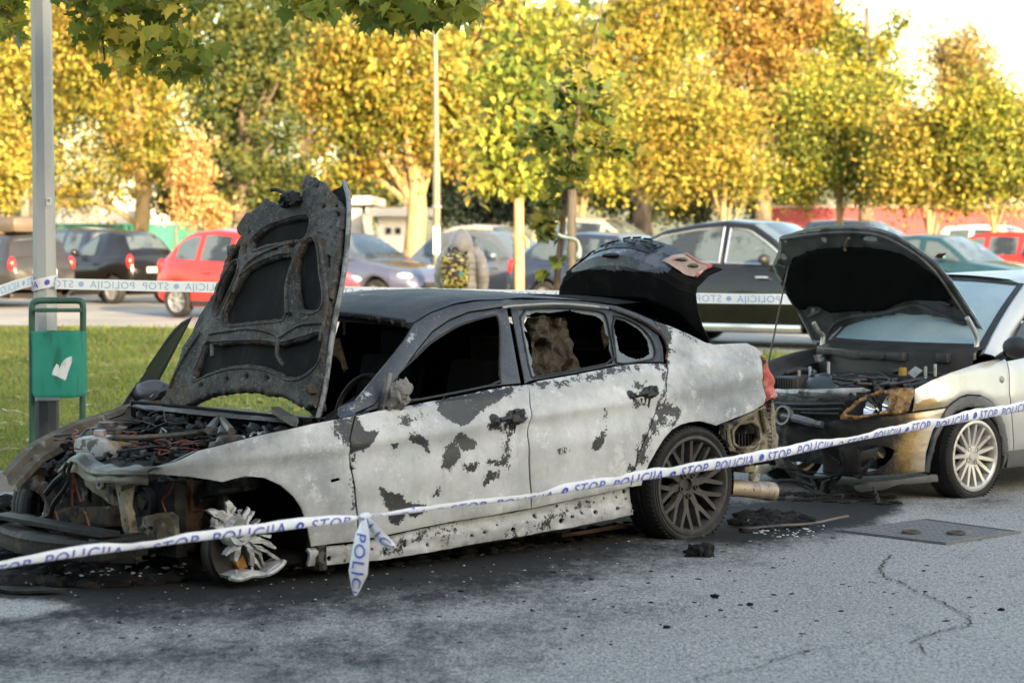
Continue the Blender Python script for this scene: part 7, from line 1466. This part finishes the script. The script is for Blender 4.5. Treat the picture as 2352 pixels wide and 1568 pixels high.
for i in range(14):
    f = i / 13; z = .80 - .34 * f; rx = .03 + .10 * math.sin(min(1, f * 1.3) * math.pi / 2) * (1 if f < .92 else .75); rows.append([(.33 + (rx + .015 * noise.noise((math.cos(a) * 2, z * 9, math.sin(a) * 2))) * math.cos(a), .04 + rx * .7 * math.sin(a), z) for a in np.linspace(0, 2 * math.pi, 21)])
bo = bag.grid(rows).build("carrier_bag", mat("thin_white_plastic", (.62, .68, .72), .4, bump=(20, .6, .02)), None, angle=0); tag(bo, "white plastic carrier bag held by the walking person", "bag"); bo.location = per.location; bo.rotation_euler = per.rotation_euler; bo.scale = per.scale
# ================================================================== GREY LAMP POST, LITTER BIN, POLICE TAPE, DEBRIS
M_galv = mat("galvanised_post", (.44, .445, .45), .5, .25, layers=[(3, (.37, .375, .38), .4, .65, (1, 1, .3)), (14, (.44, .445, .45), .55, .7)], bump=(60, .25, .004)); M_bitum = mat("post_base_paint", (.045, .047, .052), .65, layers=[(6, (.10, .10, .105), .5, .7, (1, 1, .3))], bump=(30, .5, .006))
lpY = 16.35; s_ = FPX / lpY; b = at(107, 900, lpY); lamp = thing("lamp_post", "grey octagonal metal lamp post at the left with police tape wrapped round it", "lamp post", (b.x, lpY, .11))
top = at(94.5, 0, lpY); lx_ = (top.x - b.x) / (top.z - .11)
def octo(z0, z1, r0, r1, m, nm, par):
    v = []
    for z, r in ((z0, r0), (z1, r1)): v += [(lx_ * z + r * math.cos(a + R(18)), r * math.sin(a + R(18)), z) for a in np.arange(8) * math.pi / 4]
    mb = MB(); mb.add(v, [(i, (i + 1) % 8, (i + 1) % 8 + 8, i + 8) for i in range(8)] + [tuple(range(7, -1, -1)), tuple(range(8, 16))]); return mb.build(nm, m, par, angle=20)
zb_ = at(107, 920, lpY).z - .11
octo(-.1, zb_, .083, .083, M_bitum, "base", lamp); pole = octo(zb_ + .002, 8.2, .080, .050, M_galv, "pole", lamp)
MB().box((lx_ * 8.2, 0, 8.2), (.2, .2, .1)).tube([(lx_ * 8.2, 0, 8.2), (lx_ * 8.2, -.3, 8.5), (lx_ * 8.2, -1.0, 8.55)], .035, 8).box((lx_ * 8.2, -1.35, 8.53), (.28, .7, .12), bev=.04).build("lamp_head", M_galv, lamp)
q = at(112, 463, lpY - .085); MB().box(q - lamp.location, (.032, .004, .05), rz=R(20)).build("sticker", mat("sticker_paper", (.72, .72, .72), .6), lamp); 
for k, (dx, dz, w) in enumerate(((0, .012, .018), (0, .004, .014), (.003, -.004, .006))): MB().box(q - lamp.location + Vector((dx, -.003, dz)), (w, .003, .004), rz=R(20)).build("sticker_mark", M_trimb, lamp)
q = at(85, 905, lpY - .09); MB().box(at(108, 911, lpY) - lamp.location, (.165, .168, .04), rz=R(18), bev=.004).build("collar", M_galv, lamp)
M_gpaint = mat("green_frame_paint", (.022, .085, .062), .5, layers=[(7, (.035, .12, .09), .45, .65), (16, (.16, .07, .035), .66, .74)], bump=(30, .3, .004))
M_bin = mat("green_bin_paint", (.010, .25, .185), .42, layers=[(3, (.016, .30, .225), .4, .65), (9, (.012, .15, .105), .52, .66, (1, 1, .25)), (22, (.15, .09, .05), .655, .70), (50, (.10, .22, .17), .64, .72)], bump=(40, .2, .003))
bY = 16.0; bx = lambda x, y: at(x, y, bY); bn = thing("litter_bin", "green metal litter bin hung in a tubular frame beside the grey lamp post", "bin", (bx(133, 900).x, bY, .11)); bo_ = bn.location.copy()
fr = MB(); c = [bx(74, 1075) - bo_, bx(73, 800) - bo_, bx(73, 716) - bo_] + smooth_curve([bx(73, 716) - bo_, bx(76, 696) - bo_, bx(92, 690) - bo_], 5)[1:] + [bx(176, 690) - bo_] + smooth_curve([bx(176, 690) - bo_, bx(188, 694) - bo_, bx(191, 712) - bo_], 5)[1:] + [bx(190, 800) - bo_, bx(189, 1075) - bo_]
fr.tube(c, .0215, 12); fr.build("frame", M_gpaint, bn); MB().box((bx(137, 712) - bo_), (.31, .16, .024), bev=.008).build("rain_cover", M_gpaint, bn)
zt_, zl_ = bx(140, 760).z - .11, bx(140, 910).z - .11
bm_ = MB(); hw_, hd2 = .152, .12; ring_ = roundpoly([(-hw_, -hd2), (hw_, -hd2), (hw_, hd2), (-hw_, hd2)], 0); ring_ = resample(ring_, 9)
pr = [(-hw_ + .02, -hd2), (-hw_ + .008, -hd2 + .006), (-hw_, -hd2 + .02), (-hw_, hd2 - .02), (-hw_ + .02, hd2), (hw_ - .02, hd2), (hw_, hd2 - .02), (hw_, -hd2 + .02), (hw_ - .008, -hd2 + .006), (hw_ - .02, -hd2)]
cx_ = bx(140, 840).x - bo_.x; A_ = R(-13); rot = lambda x, y: (cx_ + x * math.cos(A_) - y * math.sin(A_), -.05 + x * math.sin(A_) + y * math.cos(A_))
rows = [[(*rot(x * k, y * k), z) for x, y in pr + pr[:1]] for z, k in ((zl_ + .004, .0), (zl_ + .002, .93), (zl_ + .012, .97), (zl_ + .03, 1), (zt_ - .012, 1), (zt_ - .006, 1.015), (zt_, 1.015), (zt_, .96), (zl_ + .03, .95), (zl_ + .02, 0))]
bm_.grid(rows).build("container", M_bin, bn, angle=40)
st_ = R1([(400, 1440), (412, 1400), (432, 1368), (446, 1378), (452, 1402), (462, 1372), (480, 1345), (505, 1328), (535, 1318), (536, 1350), (522, 1390), (508, 1425), (498, 1460), (490, 1476), (462, 1462), (430, 1448)])
inv = lambda p: ((p.x - bo_.x - cx_) * math.cos(A_) + (p.y - bo_.y + .05) * math.sin(A_))
ol = []
for a, b_ in st_:
    p = bx(a, b_); xx = (p.x - bo_.x - cx_) / math.cos(A_); ol.append((xx, p.z - .11))
panel("torn_sticker", ol, [], lambda u, v: (*rot(u, -hd2 - .003), v), mat("torn_sticker_paper", (.72, .73, .73), .7, layers=[(14, (.50, .56, .53), .5, .62, (1, 1, .4))]), bn, .01, .002, (0, -1, 0), 0, 0)

# ---- police tape
M_tape = mat("tape_white", (.78, .79, .82), .35, layers=[(4, (.70, .72, .77), .4, .65)], bump=(14, .35, .02), spec=.5)
def _tape_thin():
    m, t, b, o = _nodes("tape_back"); b.inputs['Base Color'].default_value = (.80, .82, .84, 1); b.inputs['Roughness'].default_value = .35
    tr = t.nodes.new("ShaderNodeBsdfTranslucent"); tr.inputs[0].default_value = (.8, .82, .85, 1); mx = t.nodes.new("ShaderNodeMixShader"); mx.inputs[0].default_value = .4
    t.links.new(b.outputs[0], mx.inputs[1]); t.links.new(tr.outputs[0], mx.inputs[2]); t.links.new(mx.outputs[0], o.inputs[0]); return m
M_tapeb = _tape_thin()
M_ink = mat("tape_ink", (.06, .085, .46), .5); M_inkb = mat("tape_ink_through", (.30, .39, .60), .5)
def text_mesh(s, size=1.0):
    cu = bpy.data.curves.new("lettering", 'FONT'); cu.body = s; cu.size = size; cu.resolution_u = 3; cu.space_character = 1.12; o = bpy.data.objects.new("lettering", cu); C.objects.link(o)
    dg = bpy.context.evaluated_depsgraph_get(); me = bpy.data.meshes.new_from_object(o.evaluated_get(dg)); bpy.data.objects.remove(o); bpy.data.curves.remove(cu)
    bm = bmesh.new(); bm.from_mesh(me); bmesh.ops.triangulate(bm, faces=bm.faces)
    for _ in range(1): bmesh.ops.subdivide_edges(bm, edges=[e for e in bm.edges if e.calc_length() > size * .25], cuts=1)
    bmesh.ops.triangulate(bm, faces=bm.faces); bm.verts.index_update(); V = np.array([tuple(v.co) for v in bm.verts]); F = [tuple(v.index for v in f.verts) for f in bm.faces]; bm.free(); bpy.data.meshes.remove(me)
    w = V[:, 0].max() - V[:, 0].min(); V[:, 0] -= V[:, 0].min(); return V, F, w
HT = .050; TV, TF, TW = text_mesh("STOP  POLICIJA", HT / .70)
PER = .66; sx_ = .545 / TW; TV = TV * np.array([sx_, 1, 1])
def unit():
    n = len(TV); a = np.linspace(0, 2 * math.pi, 15)[:-1]; D = np.array([(PER - .055 + .019 * math.cos(x), HT * .5 + .019 * math.sin(x), 0) for x in a]); return np.concatenate([TV, D]), TF + [tuple(n + i for i in range(14))]
UV, UF = unit()
class Ribbon:
    """a strip following points P with an across-vector at each point"""
    def __init__(s, P, A, fold=None, roll=None):
        s.roll = roll
        s.P = [Vector(p) for p in P]; s.A = [Vector(a) for a in A]; s.d = np.concatenate([[0], np.cumsum([(s.P[i + 1] - s.P[i]).length for i in range(len(s.P) - 1)])]); s.L = s.d[-1]; s.fold = fold or (lambda u: 0.0)
    def ev(s, u, v, off=0):          # u metres along, v -.5 .. .5 across
        i = int(min(max(np.searchsorted(s.d, u) - 1, 0), len(s.P) - 2)); f = (u - s.d[i]) / max(1e-6, s.d[i + 1] - s.d[i]); p = s.P[i].lerp(s.P[i + 1], f); a = s.A[i].lerp(s.A[i + 1], f); t = (s.P[i + 1] - s.P[i]).normalized(); n = t.cross(a).normalized()
        if s.roll:
            w, ro = s.roll(u); al = a.length; r = al / w; th = v * w + ro; return p + a.normalized() * (r * math.sin(th)) + n * (r * math.cos(th) * .55 + off)
        k = s.fold(u); return p + a * v + n * (off + k * (.5 - abs(v)) * 2)
    def build(s, name, m, par, ink, phase=0.0, flip=False, sgn=1, lo=.0, hi=None, nv=9):
        nu = max(30, int(s.L / .02)); g = [[s.ev(s.L * i / nu, -.5 + j / (nv - 1)) for j in range(nv)] for i in range(nu + 1)]; o = MB().grid(g).build(name, m, par, angle=0, recalc=False)
        mb = MB(); hi = hi or s.L; k = int((lo - phase) / PER) - 1
        while phase + k * PER < hi:
            vs = []; ok = True; ul = phase + k * PER
            pts = [(ul + (PER - x if flip else x), (y - HT / 2) / .075) for x, y, z in UV]
            keep = [lo <= u <= hi and 0 < u < s.L for u, v in pts]; base = len(mb.v); mb.v += [tuple(s.ev(min(max(u, 0), s.L), v, .0035 * sgn)) for u, v in pts]
            for f in UF:
                if all(keep[i] for i in f): mb.f.append(tuple(base + i for i in f)); mb.m.append(0)
            k += 1
        mb.build("lettering", ink, o, smooth=False, recalc=False); return o
UPV = Vector((0, 0, 1))
def tape_pts(L, n=10):              # L: (px, py, Y)
    return smooth_curve([at(x, y, Y) for x, y, Y in L], n)
bt_ = thing("police_tape", "white police tape behind the burnt car, wrapped round the lamp post, lettering reversed", "police tape", (0, 0, 0))
P = tape_pts([(127, 651, 16.27), (320, 656, 16.5), (500, 660, 16.7), (785, 669, 17.0), (1050, 675, 17.2), (1304, 679, 17.3), (1631, 685, 17.2), (1805, 687, 17.1), (1900, 688, 17.6), (2050, 690, 20), (2360, 692, 24), (2700, 690, 26)], 8)
Ribbon(P, [UPV * .073 + Vector((0, .008, 0))] * len(P)).build("tape_span", M_tapeb, bt_, M_inkb, phase=.12, flip=True, sgn=1)
wr_ = [Vector((b.x + lx_ * 1.3 + .088 * math.cos(a), lpY + .088 * math.sin(a), at(100, 650, lpY).z + .012 * math.cos(a) * 1.6)) for a in np.linspace(R(-195), R(15), 22)]
Ribbon(wr_, [UPV * .075 + Vector((-.0, 0, 0))] * 22).build("tape_loop", M_tape, bt_, M_ink, phase=-.41, flip=False, sgn=1)
P = tape_pts([(77, 644, 16.33), (40, 654, 16.1), (-10, 671, 15.8), (-150, 716, 15.0)], 8); Ribbon(P, [UPV * .073 + Vector((0, .02, .0))] * len(P)).build("tape_span", M_tapeb, bt_, M_inkb, phase=.1, flip=True, sgn=-1)
# near tape, twisted, sagging, with a knot and two loose ends
ft = thing("police_tape", "twisted foreground police tape with a knot and hanging end, crossing the whole picture", "police tape", (0, 0, 0))
NT = [(-420, 1350, 7.6), (-120, 1308, 8.0), (20, 1286, 8.25), (150, 1266, 8.4), (300, 1246, 8.55), (450, 1227, 8.7), (600, 1209, 8.85), (720, 1194, 9.0), (800, 1187, 9.1), (838, 1184, 9.15), (900, 1172, 9.2), (1000, 1156, 9.35), (1200, 1130, 9.65), (1400, 1097, 10.0), (1600, 1064, 10.4), (1750, 1041, 10.8), (1900, 1010, 11.2), (2000, 990, 11.5), (2100, 972, 11.9), (2200, 955, 12.2), (2370, 924, 12.8), (2700, 868, 14.0)]
P = tape_pts(NT, 8); A = []
for i, p in enumerate(P):
    x = proj([p])[0][0]; ang = lerp(x, [-400, 300, 700, 780, 838, 900, 1000, 1500, 1760, 1850, 2020, 2100, 2400], [20, 14, 20, 40, 70, 50, 30, 14, 10, 26, 24, 12, 10]); wdt = lerp(x, [-400, 760, 800, 838, 880, 960, 2400], [.074, .074, .060, .022, .050, .072, .074])
    A.append((UPV * math.cos(R(ang)) + Vector((.08, -1, 0)).normalized() * -math.sin(R(ang))) * wdt)
def troll(u):
    x = lerp(u, T_u, T_x)
    nz = .45 * noise.noise((u * 3.1, 4, 1)) + .22 * noise.noise((u * 9, 1, 6))
    return lerp(x, [-400, 0, 700, 838, 1000, 1300, 1650, 1900, 2400], [2.7, 2.9, 2.9, 2.4, 2.7, 2.3, 1.9, 2.1, 1.9]), lerp(x, [-400, 0, 110, 200, 300, 430, 560, 640, 720, 800, 900, 1050, 1200, 1320, 1420, 1560, 1760, 1860, 1960, 2020, 2100, 2400], [-.9, -1.2, -1.05, -1.0, -1.6, -1.15, -.9, -.75, -1.1, -1.4, -2.0, -1.7, -1.5, -1.1, -1.0, -.75, -.55, -.8, -1.3, -1.1, -.6, -.5]) + nz
rb0 = Ribbon(P, A); T_u = list(rb0.d); T_x = [float(proj([p])[0][0]) for p in P]
Ribbon(P, A, None, troll).build("tape_span", M_tape, ft, M_ink, phase=.05, flip=False, sgn=1, nv=17)
def tail(L, wd, ph, tw):
    P = tape_pts(L, 8); n = len(P); t = (P[-1] - P[0]).normalized(); side_ = t.cross(Vector((0, 1, 0))).normalized()
    A_ = [(side_ * math.cos(R(tw * (1 - i / n))) + Vector((0, -1, 0)) * math.sin(R(tw * (1 - i / n)))) * wd * min(1, .28 + 2.4 * i / n) * min(1, .12 + 3.2 * (1 - i / (n - 1))) for i in range(n)]
    Ribbon(P, A_, lambda u: .008).build("loose_end", M_tape, ft, M_ink, phase=ph, sgn=1 if side_.x > 0 else -1)
tail([(838, 1186, 9.12), (834, 1220, 9.08), (828, 1270, 9.05), (822, 1320, 9.05), (816, 1366, 9.08)], .078, -.16, 60)
tail([(840, 1184, 9.12), (858, 1210, 9.10), (880, 1238, 9.10), (908, 1256, 9.1)], .048, -.3, 50)
kn = MB().blob(at(838, 1186, 9.12), .020, 3, .4, 2, (1.1, .8, .8)); kn.build("knot", M_tape, ft)

# ---- inspection cover, crack, debris
M_iron = mat("cast_iron", (.15, .15, .152), .7, .2, layers=[(8, (.20, .185, .175), .5, .65), (30, (.09, .09, .09), .55, .68)], bump=(30, .5, .006), coord='Object')
mc = [gnd(x, y, .012) for x, y in [(1932, 1217), (2127, 1190.6), (2345, 1220), (2173, 1246)]]; c0 = sum(mc, Vector()) / 4
man = thing("manhole_cover", "square iron inspection cover set in the road at the right", "manhole cover", (c0.x, c0.y, .0))
q = [p - c0 for p in mc]; mm = MB(); mm.prism([v * .93 for v in q], (0, 0, .010)); 
for k in range(1, 26):
    f = k / 26
    for a, b_, c_, d in ((0, 1, 3, 2), (0, 3, 1, 2)):
        p0 = q[a].lerp(q[b_], f) * .9; p1 = q[c_].lerp(q[d], f) * .9
        if k % 2: mm.tube([p0 + UPV * .010, p1 + UPV * .010], .0028, 4)
mm.build("lid", M_iron, man, smooth=False); fm = MB()
for i in range(4): fm.prism([q[i], q[(i + 1) % 4], q[(i + 1) % 4] * .95, q[i] * .95], (0, 0, .014))
fm.build("frame", M_iron, man, smooth=False)
for x, y in ((2093, 1220), (2196, 1222)): p = gnd(x, y, .02); MB().lathe([(.055, 0), (.05, .012), (.035, .012), (.03, .004), (0, .003)], 18, Matrix.Translation((p.x - c0.x, p.y - c0.y, .014))).build("lifting_eye", mat("dark_rust", (.07, .055, .045), .8), man)
M_crack = mat("crack_shadow", (.012, .012, .011), .95)
for L, wd in (([(2040, 1272), (2030, 1290), (2026, 1306), (2034, 1320), (2056, 1330), (2080, 1345), (2098, 1352), (2120, 1362), (2150, 1374), (2180, 1390), (2205, 1402), (2218, 1412), (2222, 1425), (2216, 1436), (2190, 1440), (2150, 1450), (2118, 1462), (2100, 1470), (2112, 1484), (2120, 1500)], .006), ([(1600, 1560), (1680, 1540), (1740, 1530), (1790, 1510), (1840, 1498), (1900, 1488), (1960, 1480), (2010, 1472)], .0045)):
    c = smooth_curve([gnd(x, y, .0065) for x, y in L], 6); rows = []
    for i, p in enumerate(c):
        t = (c[min(i + 1, len(c) - 1)] - c[max(i - 1, 0)]).normalized(); n = Vector((-t.y, t.x, 0)); w = wd * (.4 + 1.2 * abs(noise.noise((i * .6, wd * 50, 0)))); o_ = n * (.035 * noise.noise((i * .8, 3, wd * 90))); z_ = Vector((0, 0, .004 * noise.noise((p.x * .8, p.y * .8, 0)))); rows.append([p + n * w + o_ + z_, p - n * w + o_ + z_])
    tag(MB().grid(rows).build("road_crack", M_crack, smooth=False, recalc=False), kind="structure")
M_ash = mat("ash_debris", (.010, .010, .0105), .85, layers=[(8, (.030, .029, .028), .48, .64), (30, (.20, .195, .19), .63, .70)], bump=(40, 1, .01), spec=.2); M_pale = mat("pale_scrap", (.60, .62, .62), .5, .2, layers=[(14, (.34, .35, .35), .5, .65)], bump=(30, .6))
ash = MB(); chips = MB()
def pile(mb, L, n, s0, s1, flat=.5, seed=0, zz=0.0):
    poly = np.array(L); lo, hi = poly.min(0), poly.max(0); k = 0
    while k < n:
        p = rng.uniform(lo, hi)
        if not inpoly([p], L)[0]: continue
        g = gnd(p[0], p[1]); s = rng.uniform(s0, s1)
        mb.blob((g.x, g.y, s * flat * .35 + zz), s, k + seed, .75, 1, (1 + rng.uniform(0, 1.2), 1, flat), fr=3); k += 1
pile(ash, [(-30, 1235), (-30, 1345), (200, 1352), (480, 1335), (690, 1310), (720, 1290), (480, 1225), (200, 1215)], 900, .012, .055, .75)
pile(ash, [(700, 1296), (1000, 1272), (1460, 1195), (1470, 1225), (1000, 1290), (720, 1318)], 260, .008, .03)
pile(ash, [(1690, 1205), (1700, 1185), (1760, 1178), (1860, 1192), (1830, 1212), (1720, 1222)], 190, .01, .04, .8)
pile(ash, [(1700, 1130), (2050, 1140), (2060, 1160), (1750, 1150)], 70, .008, .03)
pile(ash, [(100, 1300), (2300, 1180), (2300, 1500), (100, 1560)], 220, .003, .009)
for k in range(60):
    p = gnd(rng.uniform(0, 660), rng.uniform(1240, 1328)); d_ = Vector((rng.uniform(-1, 1), rng.uniform(-1, 1), rng.uniform(.1, .8))) * rng.uniform(.04, .12); n_ = Vector((rng.uniform(-1, 1), rng.uniform(-1, 1), rng.uniform(-.3, .3))) * rng.uniform(.01, .03)
    ash.prism([p + Vector((0, 0, .012)), p + n_ + Vector((0, 0, .012)), p + d_ + n_ * .4, p + d_ * .8 - n_ * .3], (.003, .003, .004))
for k in range(160):                                           # burnt threads and wires in the heap
    p = gnd(rng.uniform(0, 640), rng.uniform(1240, 1330)); c = [p + Vector((0, 0, .02))]
    for j in range(4): c.append(c[-1] + Vector((rng.uniform(-.09, .09), rng.uniform(-.08, .08), rng.uniform(-.02, .045))))
    for v in c: v.z = max(v.z, .006)
    ash.tube(smooth_curve(c, 3), rng.uniform(.002, .006), 4)
tag(ash.build("charred_debris", M_ash, angle=0), "black ash, cinders and burnt threads heaped on the road round the burnt car", "debris", kind="stuff")
pile(chips, [(60, 1300), (700, 1290), (1500, 1215), (1900, 1205), (1900, 1260), (1300, 1420), (300, 1460), (40, 1400)], 230, .0015, .0045, .6)
pile(chips, [(20, 1262), (480, 1262), (690, 1300), (460, 1336), (60, 1340)], 150, .004, .012, .6, zz=.03); pile(chips, [(640, 1285), (790, 1270), (760, 1310), (640, 1305)], 40, .005, .014, .6); pile(chips, [(1720, 1215), (1900, 1205), (1880, 1232), (1740, 1236)], 40, .003, .008, .6)
tag(chips.build("glass_fragments", M_pale, angle=0), "tiny pale glass and metal fragments scattered on the road", "fragments", kind="stuff")
def scrap(name, label, L, th, m, tilt=.03, cat="scrap"):
    pts = [gnd(x, y, .015) for x, y in L]; c = sum(pts, Vector()) / len(pts); t = MB()
    t.prism([p - c + Vector((0, 0, .012 + tilt * noise.noise((p.x * 9, p.y * 9, 3)))) for p in pts], (0, 0, th)); o = t.build(name, m, None, angle=30); o.location = (c.x, c.y, 0.0); tag(o, label, cat)
scrap("aluminium_scrap", "crumpled pale aluminium scrap in the ash heap below the burnt car's front", [(308, 1300), (322, 1296), (334, 1300), (345, 1289), (358, 1290), (359, 1304), (342, 1312), (334, 1322), (322, 1316)], .03, M_pale, .25)
scrap("panel_strip", "flat burnt panel strip lying at the front edge of the ash heap, lower left", [(-20, 1344), (60, 1350), (105, 1352), (150, 1356), (100, 1360), (30, 1358), (-20, 1352)], .012, M_ash)
scrap("aluminium_spill", "pool of solidified melted aluminium left of the burnt front wheel", [(462, 1300), (490, 1296), (510, 1303), (540, 1310), (520, 1318), (495, 1316), (468, 1326), (470, 1312)], .02, M_pale, .1)
scrap("aluminium_flake", "pale molten aluminium flake at the foot of the burnt wheel arch", [(655, 1290), (668, 1284), (684, 1290), (696, 1300), (680, 1304), (660, 1300)], .02, M_pale, .1)
def lumpy(label, px, py, r, seed, m=None, name="charred_lump"):
    g = gnd(px, py); mb = MB(); mb.blob((0, 0, r * .55), r, seed, .8, 3, (1.3, 1, .75), fr=2.6)
    for k in range(5): mb.blob((rng.uniform(-r, r), rng.uniform(-r, r), r * .3), r * .4, k + seed, .7, 2)
    o = mb.build(name, M_ash, None, angle=0); o.location = (g.x, g.y, 0); tag(o, label, "debris")
lumpy("charred black lump lying alone on the road in front of the rear wheel", 1606, 1276, .050, 4)
lumpy("small charred crumb on the road below and right of the lone black lump", 1642, 1372, .013, 7)
lumpy("charred mound beside the kerb at the far left edge", 0, 1186, .09, 9)
for x, y, lab in ((1722, 1390, "thin charred scrap on the open road right of centre"), (1530, 1442, "charred fleck on the open road near the bottom centre"), (2300, 1402, "small charred crumb at the right edge of the road")): lumpy(lab, x, y, .010, int(x))
stp = MB(); rows = []
for i in range(41):
    f = i / 40; p = gnd(1668 + 282 * f, 1206 - 12 * f + 9 * math.sin(f * 3.6 + .3) + 2 * math.sin(f * 11), .03 + .012 * math.sin(f * 5)); rows.append([p + Vector((0, -.012, .0)), p + Vector((0, 0, .010)), p + Vector((0, .012, 0))])
o = stp.grid(rows).build("trim_strip", mat("coppery_trim", (.16, .10, .065), .45, .6, layers=[(5, (.06, .05, .045), .48, .62, (.3, 1, 1))]), None); tag(o, "long thin coppery trim strip lying on the road behind the burnt car's rear wheel", "trim strip")
stp = MB().tube(smooth_curve([gnd(1290, 1229, .05), gnd(1340, 1222, .06), gnd(1400, 1212, .055), gnd(1440, 1208, .05)], 6), .012, 6); o = stp.build("trim_strip", bpy.data.materials["coppery_trim"], None); tag(o, "short bright trim strip on the road under the burnt car's sill", "trim strip")
